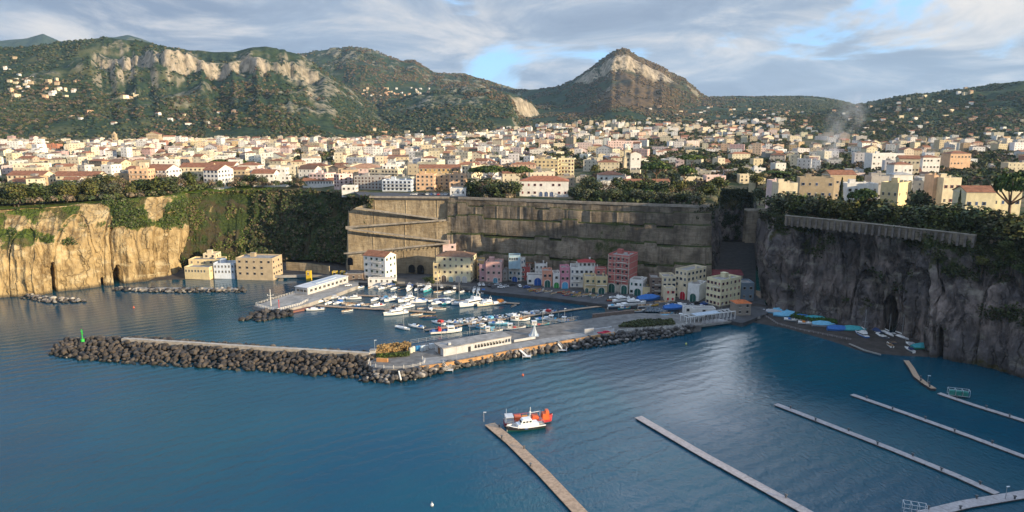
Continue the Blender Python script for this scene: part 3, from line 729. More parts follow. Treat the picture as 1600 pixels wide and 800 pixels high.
def gorge_bridge():
    root = empty('stone_bridge', (XD(1192, 372), 372, 40))
    tag(root, 'small stone arch bridge across the top of the gorge', 'bridge')
    mb = MB(); n = 10; x0, x1, zt_, w, r = -9.5, 7.5, 9.5, 4.0, 3.6
    arch = [(-r * math.cos(i * math.pi / n), 3.2 + r * math.sin(i * math.pi / n)) for i in range(n + 1)]
    for y in (-w / 2, w / 2):
        for (a, b) in zip(arch, arch[1:]): mb.face([(a[0], y, a[1]), (b[0], y, b[1]), (b[0], y, zt_), (a[0], y, zt_)])
        mb.face([(x0, y, -8), (-r, y, -8), (-r, y, zt_), (x0, y, zt_)]); mb.face([(r, y, -8), (x1, y, -8), (x1, y, zt_), (r, y, zt_)])
    for (a, b) in zip([(-r, -8)] + arch, arch + [(r, -8)]): mb.face([(a[0], -w / 2, a[1]), (b[0], -w / 2, b[1]), (b[0], w / 2, b[1]), (a[0], w / 2, a[1])])
    mb.face([(x0, -w / 2, zt_), (x1, -w / 2, zt_), (x1, w / 2, zt_), (x0, w / 2, zt_)])
    mb.build('arch', MATS['wall_stone'], root)
    for y in (-w / 2 + .2, w / 2 - .2):
        MB().box((x0 + x1) / 2, y, zt_, x1 - x0, .35, 1.0).build('parapet', cap_stone, root)
gorge_bridge()

mb = MB(); pt_ = [edge_xy(a, -.9, 50) for a in np.arange(562, 736, 12.0)] + [edge_xy(a, 26 if a < 700 else 14, 50) for a in np.arange(732, 550, -12.0)]
mb.prism([tuple(map(float, p)) for p in pt_], 48, 50.25); tag(mb.build('terrace_road', asph), 'asphalt terrace and road on top of the zigzag wall', 'road', kind='structure')
# ------------------------------------------------------------------ trees
def leaf_mat():
    m, nt, b = base_mat('leaves')
    oi = N(nt, 'ShaderNodeObjectInfo').outputs['Color']
    pos = N(nt, 'ShaderNodeNewGeometry').outputs['Position']
    at = N(nt, 'ShaderNodeAttribute', attribute_name='Col').outputs['Color']
    c = mixc(nt, 1.0, oi, at, 'MULTIPLY')
    n = noise(nt, pos, 0.45, 3)
    c = mixc(nt, ramp(nt, n, 0.38, 0.62), mixc(nt, 1.0, c, (0.6, 0.62, 0.7), 'MULTIPLY'), mixc(nt, 1.0, c, (1.35, 1.25, 1.0), 'MULTIPLY'))
    L(nt, c, b.inputs['Base Color']); b.inputs['Roughness'].default_value = 0.75; b.inputs['Specular IOR Level'].default_value = 0.2
    return m
leaves = leaf_mat(); bark = M('bark', (0.095, 0.072, 0.055), 0.95, 0.3, 1.0)
pbark = M('pine_bark', (0.20, 0.13, 0.095), 0.95, 0.3, 1.0)
RNG = np.random.default_rng(5)
def leaf_faces(C, Nn, size, k=3):
    """small leaf clumps as tilted quads round centres C facing roughly Nn"""
    n = len(C)
    nn = Nn + RNG.normal(0, 0.75, (n, 3)); nn /= np.linalg.norm(nn, axis=1)[:, None] + 1e-9
    a = np.cross(nn, RNG.normal(0, 1, (n, 3))); a /= np.linalg.norm(a, axis=1)[:, None] + 1e-9
    b = np.cross(nn, a); s = (size * RNG.uniform(0.55, 1.3, n))[:, None]
    bend = nn * s * 0.25
    V = np.stack([C - a * s - b * s * .5, C + a * s * .2 - b * s + bend, C + a * s + b * s * .4, C - a * s * .3 + b * s + bend], 1).reshape(-1, 3)
    return V, np.arange(4 * n).reshape(-1, 4)
def crown_mesh(name, kind, w, h, n, size):
    """crown standing on z=0.. with width w and height h"""
    C, Nn = [], []
    if kind == 'cone':
        t = RNG.uniform(0, 1, n) ** 1.4; a = RNG.uniform(0, 2 * math.pi, n)
        r = w / 2 * (1 - t) * (0.7 + 0.4 * RNG.uniform(0, 1, n)) * (0.8 + 0.25 * np.sin(t * 40))
        C = np.stack([r * np.cos(a), r * np.sin(a), t * h], 1); Nn = np.stack([np.cos(a), np.sin(a), 0 * a - .2], 1)
    else:
        nl = {'round': 9, 'umbrella': 11, 'olive': 6, 'bare': 8}[kind]
        for i in range(nl):
            a = i * 2.4 + RNG.uniform(-.4, .4)
            if kind == 'umbrella':
                rr = w * 0.34 * math.sqrt((i + .3) / nl); c = (rr * math.cos(a), rr * math.sin(a), h * (0.55 - 0.22 * rr / (w * .34)) + RNG.uniform(-.1, .1) * h); ex = (w * .22, w * .22, h * .32)
            else:
                rr = w * 0.27 * math.sqrt((i + .4) / nl); zz = h * RNG.uniform(0.28, 0.75)
                c = (rr * math.cos(a), rr * math.sin(a), zz); ex = (w * .27, w * .27, h * .27)
            m = n // nl; d = RNG.normal(0, 1, (m, 3)); d /= np.linalg.norm(d, axis=1)[:, None]
            if kind == 'umbrella': d[:, 2] = np.abs(d[:, 2]) * 1.0 - 0.25
            rad = RNG.uniform(0.72, 1.08, m)[:, None]
            C.append(np.array(c) + d * rad * np.array(ex)); Nn.append(d + np.array([0, 0, .2]))
        C = np.concatenate(C); Nn = np.concatenate(Nn)
    V, q = leaf_faces(C, Nn, size)
    me = bpy.data.meshes.new(name); raw_mesh(me, V, q, 4); me.materials.append(leaves)
    set_cols(me, np.repeat(RNG.uniform(0.6, 1.4, (len(q), 1)), 3, 1) * (1 + RNG.normal(0, .07, (len(q), 3))))
    return me
def trunk_mesh(name, h, r, limbs, spread, mat=None, lean=0.0, lift_=(.3, .45)):
    mb = MB(); top = Vector((lean * h, 0, h * .62)); mb.tube((0, 0, -.8), top, r, r * .6, 6)
    for i in range(limbs):
        a = i * 2.4; e = top + Vector((math.cos(a) * spread, math.sin(a) * spread, h * RNG.uniform(*lift_)))
        mid = top + (e - top) * .5 + Vector((0, 0, -h * .03))
        mb.tube(top, mid, r * .5, r * .35, 5); mb.tube(mid, e, r * .35, r * .15, 5)
    return mb.mesh(name, mat or bark)
TREE = {}
def tree_kinds():
    for i in range(4): TREE['round', i] = (crown_mesh('crown', 'round', 1, 1, 760, 0.047), trunk_mesh('trunk', .95, .045, 5, .2, lift_=(.08, .2)), .16)
    for i in range(3): TREE['olive', i] = (crown_mesh('crown', 'olive', 1, 1, 520, 0.055), trunk_mesh('trunk', .75, .055, 4, .2, lift_=(.1, .25)), .12)
    for i in range(2): TREE['cone', i] = (crown_mesh('crown', 'cone', 1, 1, 620, 0.055), trunk_mesh('trunk', 1.2, .05, 0, .1), .06)
    for i in range(3): TREE['umbrella', i] = (crown_mesh('crown', 'umbrella', 1, .36, 1700, 0.040), trunk_mesh('trunk', .84, .028, 6, .3, pbark, (0.0, .05, -.04)[i]), .64)
    for i in range(3): TREE['bare', i] = (crown_mesh('crown', 'bare', 1, 1, 420, 0.03), trunk_mesh('trunk', 1.0, .035, 7, .35), .14)
tree_kinds()
NTREE = [0]
GREENS = [(0.050, 0.070, 0.024), (0.065, 0.082, 0.026), (0.042, 0.062, 0.026), (0.085, 0.090, 0.030), (0.058, 0.074, 0.038)]
OLIVES = [(0.085, 0.095, 0.058), (0.075, 0.088, 0.050), (0.095, 0.10, 0.060)]
BARES = [(0.17, 0.125, 0.085), (0.14, 0.105, 0.075), (0.19, 0.15, 0.10)]
PINEG = [(0.075, 0.115, 0.030), (0.064, 0.098, 0.030)]
TNAME = dict(round='broadleaf_tree', olive='olive_tree', cone='conifer_tree', umbrella='umbrella_pine', bare='bare_tree')
def tree(kind, x, y, z, w, h, label=None, group=None, color=None, lean=0.0, ser=None):
    i = random.randrange(sum(1 for k in TREE if k[0] == kind)); cm, tm, lift = TREE[kind, i]
    o = empty(TNAME[kind], (x, y, z), random.uniform(0, 6.28)); NTREE[0] += 1
    c = color or random.choice(dict(round=GREENS, olive=OLIVES, cone=GREENS, umbrella=PINEG, bare=BARES)[kind])
    k = random.uniform(.85, 1.2); c = tuple(v * k for v in c)
    cr = put('crown', cm, o, (0, 0, h * lift if kind != 'umbrella' else h * .66), 0, c)
    cr.scale = (w, w, h * (1 - lift)) if kind != 'umbrella' else (w, w, h * .95)
    t = put('trunk', tm, o); t.scale = (h, h, h)
    if lean:
        o.rotation_euler = (0, lean, 0)
    if ser: series(o, ser[0], ser[1], 'tree', group, PXW(x, y, z)[0])
    else: tag(o, label, 'tree', group)
    return o
def tree_px(kind, px, ybase, ytop, D, wpx, ser=None, label=None, group=None, z=None, **kw):
    zb = zt(XD(px, D), D) if z is None else z
    h = max(3.0, ZD(ytop, D) - zb); w = wpx / FPX * D
    return tree(kind, XD(px, D, zb), D, zb - .2, w, h, label, group, ser=ser, **kw)
def belt(n, p0, p1, d0, d1, hs, mix, label, group, wmul=(.9, 1.35)):
    """trees strewn along the plateau brow between two columns, d metres behind the edge"""
    for k in range(n):
        px = p0 + (p1 - p0) * (k + random.uniform(.1, .9)) / n
        D = float(np.interp(px, EX, ED)) + random.uniform(d0, d1)
        kind = random.choices([m[0] for m in mix], [m[1] for m in mix])[0]
        x = XD(px, D); h = random.uniform(*hs) * (1.25 if kind == 'cone' else 1)
        tree(kind, x, D, zt(x, D) - .2, h * random.uniform(*wmul) * (.55 if kind == 'cone' else 1), h, None, group,
             ser=(dict(round='bushy dark green tree', olive='grey-green olive tree', cone='pointed dark conifer', bare='bare brown winter tree', umbrella='flat-topped pine')[kind], label))
GB = 'trees in the belt along the cliff brow'
belt(30, -60, 300, 5, 30, (8, 13), [('round', 5), ('olive', 3), ('bare', 1.5)], 'above the tan sea cliff', GB)
belt(17, 20, 300, 30, 56, (8, 12), [('round', 5), ('cone', .6), ('bare', 1)], 'above the tan sea cliff', GB)
belt(24, 296, 480, 8, 30, (5, 9), [('round', 4), ('olive', 3), ('bare', 2)], 'above the overgrown ravine', GB)
belt(16, 735, 808, 6, 34, (7, 12), [('round', 5), ('olive', 2), ('bare', 2)], 'beside the red-roofed mansion', GB)
belt(30, 892, 1100, 5, 16, (6, 9), [('olive', 6), ('round', 2)], 'along the stone retaining wall', GB)
belt(26, 900, 1196, 18, 56, (8, 13), [('round', 6), ('bare', 2), ('cone', .6)], 'along the stone retaining wall', GB)
belt(36, 1212, 1600, 4, 14, (10.5, 15), [('round', 7), ('olive', 2)], 'above the buttressed headland wall', GB)
belt(7, 1300, 1480, 18, 30, (8, 11), [('round', 4), ('bare', 1)], 'above the buttressed headland wall', GB)
belt(16, 1545, 1900, 2, 10, (7, 10), [('round', 7)], 'above the buttressed headland wall', GB)
for k in range(16):                                          # trees hanging over the brow of the headland
    px = random.uniform(1532, 1640); D = float(np.interp(px, EX, ED)) - random.uniform(.5, 3.5)
    tree('round', XD(px, D), D, random.uniform(36, 47), random.uniform(5, 8), random.uniform(4.5, 7), None, 'trees hanging over the headland brow', ser=('dark green tree', 'hanging over the headland brow'))
GP = 'umbrella pines of the town'
tree_px('umbrella', 768, 300, 256, 478, 52, None, 'tall umbrella pine with bare trunk beside the mansion garden', GP)
tree_px('umbrella', 812, 300, 257, 485, 40, None, 'umbrella pine standing behind the red-roofed mansion', GP)
tree_px('umbrella', 748, 295, 258, 500, 34, None, 'umbrella pine between the cream hotel and the mansion', GP)
tree_px('umbrella', 1023, 296, 249, 478, 47, None, 'wide umbrella pine above the olive grove', GP)
tree_px('umbrella', 1071, 300, 256, 455, 33, None, 'slender umbrella pine on a tall trunk in the grove', GP)
tree_px('umbrella', 1080, 270, 240, 640, 44, None, 'umbrella pine in the middle of the plain behind the grove', GP)
tree_px('umbrella', 1013, 312, 293, 424, 28, None, 'small umbrella pine at the edge of the olive grove', GP)
tree_px('umbrella', 1574, 330, 262, 276, 66, None, 'large umbrella pine beside the cream headland villa', GP)
tree_px('umbrella', 1352, 325, 291, 322, 42, None, 'leaning pine beside the square yellow house', GP, lean=-.16)
tree_px('umbrella', 346, 258, 247, 640, 32, None, 'flat pine behind the white gabled villas', GP)
tree_px('umbrella', 375, 258, 248, 660, 26, None, 'flat pine beside the red and white house', GP)
tree_px('umbrella', 1215, 275, 265, 560, 42, None, 'low umbrella pine near the bonfire smoke', GP)
tree_px('umbrella', 62, 262, 252, 640, 24, None, 'flat pine among the houses above the tan cliff', GP)
tree_px('cone', 298, 290, 268, 488, 34, None, 'cedar with layered dark branches before the white villas', GP + ' and cedars')
tree_px('cone', 1310, 305, 278, 336, 20, None, 'dark conifer between the yellow block and the white villa', GP + ' and cedars')
tree_px('cone', 1493, 320, 298, 300, 18, None, 'young conifer beside the cream headland villa', GP + ' and cedars')
tree_px('round', 165, 292, 270, 490, 52, None, 'broad dark tree beside the cream house with white annexe', GP + ' and cedars')
tree_px('round', 1435, 318, 288, 318, 48, None, 'large dark tree beside the square yellow house', GP + ' and cedars')

# ------------------------------------------------------------------ houses
wallm = M('house_wall', None, 0.88, 0.16, 0.35, grime=0.18, fine=0.10)
tile = M('roof_tile', None, 0.9, 0.35, 0.5, fine=0.35)
glass = M('window_dark', (0.025, 0.028, 0.034), 0.25, 0.2, spec=0.5)
terr = M('flat_roof', (0.30, 0.285, 0.27), 0.92, 0.35, 0.3, grime=0.3)
trim = M('white_trim', (0.72, 0.69, 0.63), 0.8, 0.15, 0.5)
shut = M('shutter', None, 0.6, 0.15, 1.0)
iron = M('iron', (0.10, 0.10, 0.105), 0.6, 0.2)
wood = M('wood', (0.20, 0.12, 0.07), 0.85, 0.3)
def roof_mb(w, d, h, kind, pitch=.34):
    mb = MB(); o = .45; W_, D_ = w / 2 + o, d / 2 + o; hh = min(w, d) / 2 * pitch
    if kind == 'flat':
        mb.face([(-w / 2, -d / 2, h), (w / 2, -d / 2, h), (w / 2, d / 2, h), (-w / 2, d / 2, h)])
    elif kind == 'hip':
        if w >= d: a, b = (-(w - d) / 2 - .05, 0), ((w - d) / 2 + .05, 0)
        else: a, b = (0, -(d - w) / 2), (0, (d - w) / 2)
        z = h - .1; A, B, C_, E = (-W_, -D_, z), (W_, -D_, z), (W_, D_, z), (-W_, D_, z); a, b = (*a, h + hh), (*b, h + hh)
        if w >= d: mb.face([A, B, b, a]); mb.face([B, C_, b]); mb.face([C_, E, a, b]); mb.face([E, A, a])
        else: mb.face([A, B, a]); mb.face([B, C_, b, a]); mb.face([C_, E, b]); mb.face([E, A, a, b])
        mb.face([A, E, C_, B])
    else:                                                    # gable, ridge along x ('gable') or along y ('front')
        t = .22; f = kind == 'front'
        L_, S_, hw = (D_, W_, w / 2) if f else (W_, D_, d / 2); hh = hw * pitch * 1.2
        P = (lambda u, v, z: (v, u, z)) if f else (lambda u, v, z: (u, v, z))
        z0 = h - o * pitch
        for s in (-1, 1):
            q = [P(-L_, s * S_, z0), P(L_, s * S_, z0), P(L_, 0, h + hh), P(-L_, 0, h + hh)]; q2 = [(x, y, z + t) for x, y, z in q]
            mb.face(q); mb.face(q2)
            for i in range(4): mb.face([q[i], q[(i + 1) % 4], q2[(i + 1) % 4], q2[i]])
    return mb
def wall_mb(w, d, h, roof, par=.8, pitch=.34):
    mb = MB(); zb = -4.0
    hw = h + (par if roof == 'flat' else 0)
    c = [(-w / 2, -d / 2), (w / 2, -d / 2), (w / 2, d / 2), (-w / 2, d / 2)]
    for i in range(4):
        p, q = c[i], c[(i + 1) % 4]; mb.face([(*p, zb), (*q, zb), (*q, hw), (*p, hw)])
    if roof == 'flat':
        e = .28; ci = [(x * (1 - 2 * e / w), y * (1 - 2 * e / d)) for x, y in c]
        for i in range(4):
            j = (i + 1) % 4
            mb.face([(*c[i], hw), (*c[j], hw), (*ci[j], hw), (*ci[i], hw)]); mb.face([(*ci[i], h), (*ci[i], hw), (*ci[j], hw), (*ci[j], h)])
    elif roof in ('gable', 'front'):
        hh = (d if roof == 'gable' else w) / 2 * pitch * 1.2
        if roof == 'gable':
            for s in (-1, 1): mb.face([(s * w / 2, -d / 2, h), (s * w / 2, d / 2, h), (s * w / 2, 0, h + hh)])
        else:
            for s in (-1, 1): mb.face([(-w / 2, s * d / 2, h), (w / 2, s * d / 2, h), (0, s * d / 2, h + hh)])
    return mb
def win_spots(w, n, st, h, skip=0):
    sh = h / st
    return [((-w / 2 + w * (i + .5) / n), k * sh + sh * .36) for k in range(skip, st) for i in range(n)]
WMESH = {}
def window_mesh(kind, ww=.95, wh=1.5):
    key = (kind, ww, wh)
    if key in WMESH: return WMESH[key]
    mb = MB()
    mb.box(0, -.02, 0, ww, .06, wh, 0)                       # dark pane
    mb.box(0, -.05, -.12, ww + .5, .22, .12, 1)              # sill
    mb.box(0, -.03, wh, ww + .3, .14, .12, 1)
    if kind in ('shut', 'balc'):
        for s in (-1, 1): mb.box(s * (ww / 2 + .17), -.05, 0, .32, .08, wh, 2)
    if kind == 'closed': mb.box(0, -.07, .02, ww, .06, wh - .04, 2)
    if kind == 'bar': mb.box(0, -.06, 0, .07, .05, wh, 1)
    WMESH[key] = mb.mesh('window', [glass, trim, shut]); return WMESH[key]
def arch_mesh(w, h, col):
    key = ('arch', w, h)
    if key in WMESH: return WMESH[key]
    mb = MB(); n = 10; r = w / 2
    pts = [(-r, 0), (r, 0)] + [(r * math.cos(i * math.pi / n), h - r + r * math.sin(i * math.pi / n)) for i in range(n + 1)]
    mb.face([(x, -.06, z) for x, z in pts], 0)
    o = [(x * 1.16, z + (.0 if z == 0 else .16 * r * (z > h - r - .01))) for x, z in pts]
    for i in range(1, len(pts)):
        j = (i + 1) % len(pts)
        mb.face([(o[i][0], -.14, o[i][1]), (o[j][0], -.14, o[j][1]), (pts[j][0], -.14, pts[j][1]), (pts[i][0], -.14, pts[i][1])], 1)
        mb.face([(pts[i][0], -.14, pts[i][1]), (pts[j][0], -.14, pts[j][1]), (pts[j][0], -.06, pts[j][1]), (pts[i][0], -.06, pts[i][1])], 1)
        mb.face([(o[i][0], -.14, o[i][1]), (o[j][0], -.14, o[j][1]), (o[j][0], 0, o[j][1]), (o[i][0], 0, o[i][1])], 1)
    mb.box(0, -.09, 0, .06, .06, h - r * .1, 1)
    WMESH[key] = mb.mesh('arched_door', [shut, trim]); return WMESH[key]
NHOUSE = [0]; PLACED = []
C = dict(white=(.76, .74, .70), cream=(.70, .60, .42), yellow=(.68, .55, .32), pink=(.66, .40, .36), peach=(.70, .46, .29), ochre=(.55, .38, .18), grey=(.40, .38, .36), palepink=(.72, .54, .50),
         terracotta=(.48, .20, .12), bluewhite=(.62, .68, .76), brown=(.20, .15, .12), tan=(.48, .38, .25), red=(.42, .10, .09), lemon=(.73, .67, .44), salmon=(.68, .32, .22), stone=(.30, .26, .22), pinkred=(.50, .16, .14), paleyellow=(.72, .64, .42))
TILE = (.31, .135, .075); TILE2 = (.23, .135, .09)
def house(name, label, x, y, z, w, d, h, yaw, col, roof='flat', st=2, nf=None, ns=None, win='shut', wcol=(.05, .12, .09), rcol=TILE, skip=0, doors=(), balc=(), cat='house', group=None, par=.8, chim=True, dormer=None, cornice=True):
    """a building whose front looks to -y before yaw; every window a part of its own"""
    root = empty(name, (x, y, z), yaw); NHOUSE[0] += 1; PLACED.append((x, y, max(w, d)))
    if label: tag(root, label, cat, group)
    wm, wn = wall_mb(w, d, h, roof, par), None
    put('wall', wm.mesh('wall', wallm), root, None, 0, col)
    rf = put('roof', roof_mb(w, d, h, roof).mesh('roof', terr if roof == 'flat' else tile), root, None, 0, rcol)
    if chim:
        cb = MB(); cb.box(w * .22, d * .12, h - .2, .8, .8, 2.1 if roof != 'flat' else 1.6); cb.box(w * .22, d * .12, h + (1.9 if roof != 'flat' else 1.4), 1.0, 1.0, .18)
        put('chimney', cb.mesh('chimney', wallm), rf, None, 0, col)
    if cornice and roof != 'flat':
        cb = MB(); cb.box(0, 0, h - .42, w + .3, d + .3, .3); cb.build('cornice', trim, root)
    nf = nf or max(1, round(w / 3.3)); ns = ns if ns is not None else max(1, round(d / 3.8))
    wme = window_mesh(win)
    hr = random.Random(int(w * 1000 + x * 7)); alt = window_mesh('closed'); plain_ = window_mesh('bar')
    def wsel():
        r_ = hr.random(); return None if r_ < .07 else alt if r_ < .27 and win == 'shut' else plain_ if r_ < .36 and win == 'shut' else wme
    if cat in ('house', 'hotel', 'apartment block', 'villa', 'boathouse') and d > 5 and z < 20:
        pb = MB(); pb.box(0, 0, -.5, w + .1, d + .1, 1.25); pb.build('plinth', M('plinth_stone', (.22, .20, .18), .9, .3, .6, grime=.3), root)
    if roof == 'flat' and h > 6 and w > 8:
        pb = MB(); pb.box(-w * .2, d * .15, h, 3.0, 2.6, 2.3); pb.box(-w * .2, d * .15, h + 2.3, 3.3, 2.9, .15); put('stair_hut', pb.mesh('stair_hut', wallm), rf, None, 0, tuple(v * .92 for v in col))
        pb = MB(); pb.tube((w * .3, -d * .2, h), (w * .3, -d * .2, h + 2.6), .05, .03, 4); pb.tube((w * .3 - .6, -d * .2, h + 2.3), (w * .3 + .6, -d * .2, h + 2.3), .03, .03, 4); pb.build('aerial', iron, rf)
    for (u, v) in win_spots(w, nf, st, h, skip):
        if any(abs(u - du) < dw / 2 + .7 and v < dh for du, dw, dh, *_ in doors): continue
        ws = wsel()
        if ws: put('window', ws, root, (u, -d / 2, v), 0, wcol)
    for (u, v) in win_spots(d, ns, st, h, skip) if ns else []:
        ws = wsel()
        if ws: put('window', ws, root, (w / 2, u, v), math.pi / 2, wcol)
    for (du, dw, dh, dc) in doors: put('door', arch_mesh(dw, dh, dc), root, (du, -d / 2, 0), 0, dc)
    for (k, u, bw) in balc:
        mb = MB(); zb = k * h / st + .12; mb.box(u, -d / 2 - .5, zb, bw, 1.0, .16, 0)
        for i in range(int(bw / .4) + 1): mb.box(u - bw / 2 + .05 + i * .4, -d / 2 - .96, zb + .16, .05, .05, .85, 1)
        mb.box(u, -d / 2 - .96, zb + 1.0, bw, .07, .07, 1)
        mb.build('balcony', [trim, iron], root)
    return root
def hpx(name, label, p0, p1, ytop, D, col, roof='flat', st=2, depth=None, yaw=0.0, zbase=None, p2=None, **kw):
    """front wall spans columns p0..p1 at depth D; the eaves reach row ytop"""
    zb = zt(XD((p0 + p1) / 2, D), D) if zbase is None else zbase
    h = ZD(ytop, D) - zb; x0, x1 = XD(p0, D, zb + h / 2), XD(p1, D, zb + h / 2)
    if p2:                                                   # the right-hand side wall spans columns p1..p2
        a = math.atan2(x1, D); f = D / FPX; w = (p1 - p0) * f / max(.3, math.cos(yaw + a)); d = (p2 - p1) * f / max(.2, -math.sin(yaw + a))
        return house(name, label, x1 - math.cos(yaw) * w / 2 - math.sin(yaw) * d / 2, D - math.sin(yaw) * w / 2 + math.cos(yaw) * d / 2, zb, w, d, max(h, 3.2), yaw, col, roof, st, **kw)
    w = (x1 - x0) / max(.5, math.cos(yaw)); d = depth or min(14, max(8, w * .75))
    cx, cy = (x0 + x1) / 2 - math.sin(yaw) * d / 2, D + math.cos(yaw) * d / 2
    return house(name, label, cx, cy, zb, w, d, max(h, 3.2), yaw, col, roof, st, **kw)

# ------------------------------------------------------------------ buildings along the brow (each placed by hand)
c = C; wd = (.20, .17, .14); wb = (.05, .09, .20); wg = (.05, .13, .10); wr = (.22, .05, .05); ww_ = (.6, .58, .52)
TG = 'buildings along the cliff brow'
def B(name, label, p0, p1, yt, D, *a, **k):
    if D < 700 and name != 'gatehouse': D = max(D, float(np.interp((p0 + p1) / 2, EX, ED)) + 15)
    return hpx(name, label, p0, p1, yt, D, *a, cat=k.pop('cat', 'house'), group=TG, **k)
B('long_house', 'long cream house under a red roof above the tan cliff', 12, 68, 274, 500, c['cream'], 'gable', 3, wcol=wd, nf=7)
B('house', 'small cream wing in front of the long cream house', 18, 52, 284, 494, c['cream'], 'gable', 1, wcol=wd)
B('long_house', 'cream house with dark red roof beside the broad dark tree', 88, 152, 275, 500, c['cream'], 'gable', 3, wcol=wd, nf=7)
B('house', 'small white annexe before the cream house with dark red roof', 99, 123, 281, 490, c['white'], 'gable', 2, wcol=wr)
B('apartment_block', 'peach four-storey block with balconies and a rooftop turret', 202, 232, 266, 495, c['peach'], 'flat', 4, wcol=wd, balc=[(1, 0, 12), (2, 0, 12), (3, 0, 12)], cat='apartment block')
B('bell_tower', 'small white bell turret rising behind the peach block', 219, 229, 256, 508, c['cream'], 'flat', 4, depth=5, win='bar', nf=1, ns=1, chim=False, cat='tower')
B('villa', 'white villa with its gable end lit and red roof, beside the peach block', 233, 260, 266, 505, c['white'], 'gable', 4, p2=283, yaw=R(-10), wcol=wb, balc=[(1, 2, 6), (2, 2, 6)], cat='villa')
B('villa', 'bright white villa with a tower-like gable and red roof above the ravine', 320, 341, 266, 492, c['white'], 'gable', 4, p2=364, yaw=R(-15), wcol=wb, cat='villa')
B('long_house', 'long cream house with red roof between the two white villas', 282, 330, 261, 535, c['cream'], 'gable', 3, wcol=wd, cat='house')
B('long_house', 'low red-roofed house behind the tower-like white villa', 326, 366, 259, 560, c['white'], 'gable', 2, wcol=wd)
B('villa', 'white house with dark red end wall above the ravine', 372, 404, 258, 560, c['white'], 'hip', 3, wcol=wr, cat='villa')
B('house', 'orange-roofed low house beside the white house with red wall', 358, 384, 265, 545, c['tan'], 'gable', 2, wcol=wd)
B('house', 'white terraced house with orange roof above the ravine bushes', 393, 428, 271, 525, c['white'], 'gable', 2, wcol=wd)
B('house', 'white flat-roofed house with stepped terraces beside the ravine bushes', 420, 452, 276, 505, c['white'], 'flat', 2, wcol=wd)
B('house', 'tall white flat-roofed house behind the stepped white one', 425, 447, 264, 545, c['white'], 'flat', 3, wcol=wd)
B('hotel', 'cream hotel wing with lit pink end above the ravine', 484, 508, 273, 505, c['palepink'], 'flat', 3, p2=525, yaw=R(-16), wcol=wd, cat='hotel')
B('pavilion', 'glazed restaurant pavilion with red roof on the ravine brow', 473, 527, 291, 492, c['white'], 'gable', 1, depth=9, win='bar', wcol=wd, nf=12, cat='restaurant', chim=False)
B('hotel', 'pink hotel tower with two tall arches near the zigzag wall', 522, 530, 274, 478, c['palepink'], 'flat', 4, p2=551, yaw=R(-40), wcol=wr, cat='hotel', skip=0)
B('house', 'low white house stepping over the corner of the zigzag wall', 534, 556, 297, 466, c['white'], 'flat', 1, wcol=wd, chim=False)
B('palace', 'large pink classical palace with hipped roof behind the grey hotel', 541, 594, 263, 560, c['palepink'], 'hip', 3, depth=20, wcol=(.45, .3, .3), rcol=(.45, .25, .15), cat='palace')
B('hotel', 'grey hotel with rows of dark balconies above the zigzag wall', 553, 602, 277, 490, c['grey'], 'flat', 4, depth=14, yaw=R(-6), win='closed', wcol=(.10, .05, .04), cat='hotel', nf=9)
B('hotel', 'big cream stepped hotel behind the pale blue one', 576, 622, 266, 520, c['cream'], 'flat', 4, p2=636, yaw=R(-16), wcol=wd, cat='hotel', nf=9, balc=[(2, 0, 26), (3, 0, 26)])
B('hotel', 'upper penthouse block on top of the stepped cream hotel', 598, 622, 260, 532, c['white'], 'flat', 5, depth=10, wcol=wd, cat='hotel')
B('hotel', 'pale blue-white hotel with dark blue shutters above the zigzag wall', 597, 643, 283, 478, c['bluewhite'], 'flat', 3, depth=12, yaw=R(-5), win='balc', wcol=wb, cat='hotel', nf=7, balc=[(1, 0, 17), (2, 0, 17)])
B('apartment_block', 'peach block with small dark windows above the zigzag wall', 650, 678, 274, 482, c['peach'], 'flat', 4, depth=12, yaw=R(-5), wcol=wd, nf=4, cat='apartment block')
B('apartment_block', 'recessed greyish middle block between two peach blocks', 678, 702, 274, 490, c['tan'], 'flat', 4, depth=12, wcol=wd, nf=3, cat='apartment block')
B('apartment_block', 'second peach block beside the tall cream block', 702, 726, 274, 484, c['peach'], 'flat', 4, depth=12, yaw=R(-5), wcol=wd, nf=3, cat='apartment block')
B('apartment_block', 'tall cream block catching the sun beside the peach blocks', 722, 737, 261, 510, c['cream'], 'flat', 5, p2=755, yaw=R(-38), wcol=wd, cat='apartment block')
B('long_house', 'ochre house with long red roof behind the peach blocks', 655, 718, 263, 520, c['ochre'], 'gable', 4, depth=12, wcol=wd, cat='house')
B('house', 'white cubic house with red roof high behind the peach blocks', 658, 682, 247, 640, c['white'], 'hip', 3, wcol=wd)
B('gatehouse', 'small white cube with dark windows standing on the wall corner', 703, 728, 294.5, 447, c['white'], 'flat', 1, depth=8, yaw=R(-4), win='bar', wcol=wd, nf=3, par=.4, chim=False, cat='house')
B('mansion', 'white mansion with red hipped roof behind the stone wall parapet', 812, 888, 283, 446, c['white'], 'hip', 2, depth=17, yaw=R(-4), wcol=wr, nf=8, rcol=(.40, .15, .08), cat='mansion', doors=[(-2, 2.2, 3.2, wb), (1.5, 2.2, 3.2, wb), (5, 2.2, 3.2, wb)])
B('apartment_block', 'yellow five-storey block behind the white mansion', 834, 872, 251, 585, c['yellow'], 'flat', 5, depth=14, yaw=R(-10), wcol=wd, nf=6, cat='apartment block')
B('apartment_block', 'sunlit lemon block with red balconies beside the yellow one', 872, 897, 249, 590, c['lemon'], 'flat', 5, depth=12, yaw=R(-4), wcol=wr, nf=5, cat='apartment block', balc=[(1, 0, 8), (2, 0, 8), (3, 0, 8), (4, 0, 8)])
B('house', 'white house with red hipped roof among the garden trees', 936, 974, 273, 492, c['white'], 'hip', 2, wcol=wd)
B('long_house', 'long low farm building behind the wide umbrella pine', 976, 1046, 284, 495, c['stone'], 'gable', 1, depth=8, wcol=wd, chim=False)
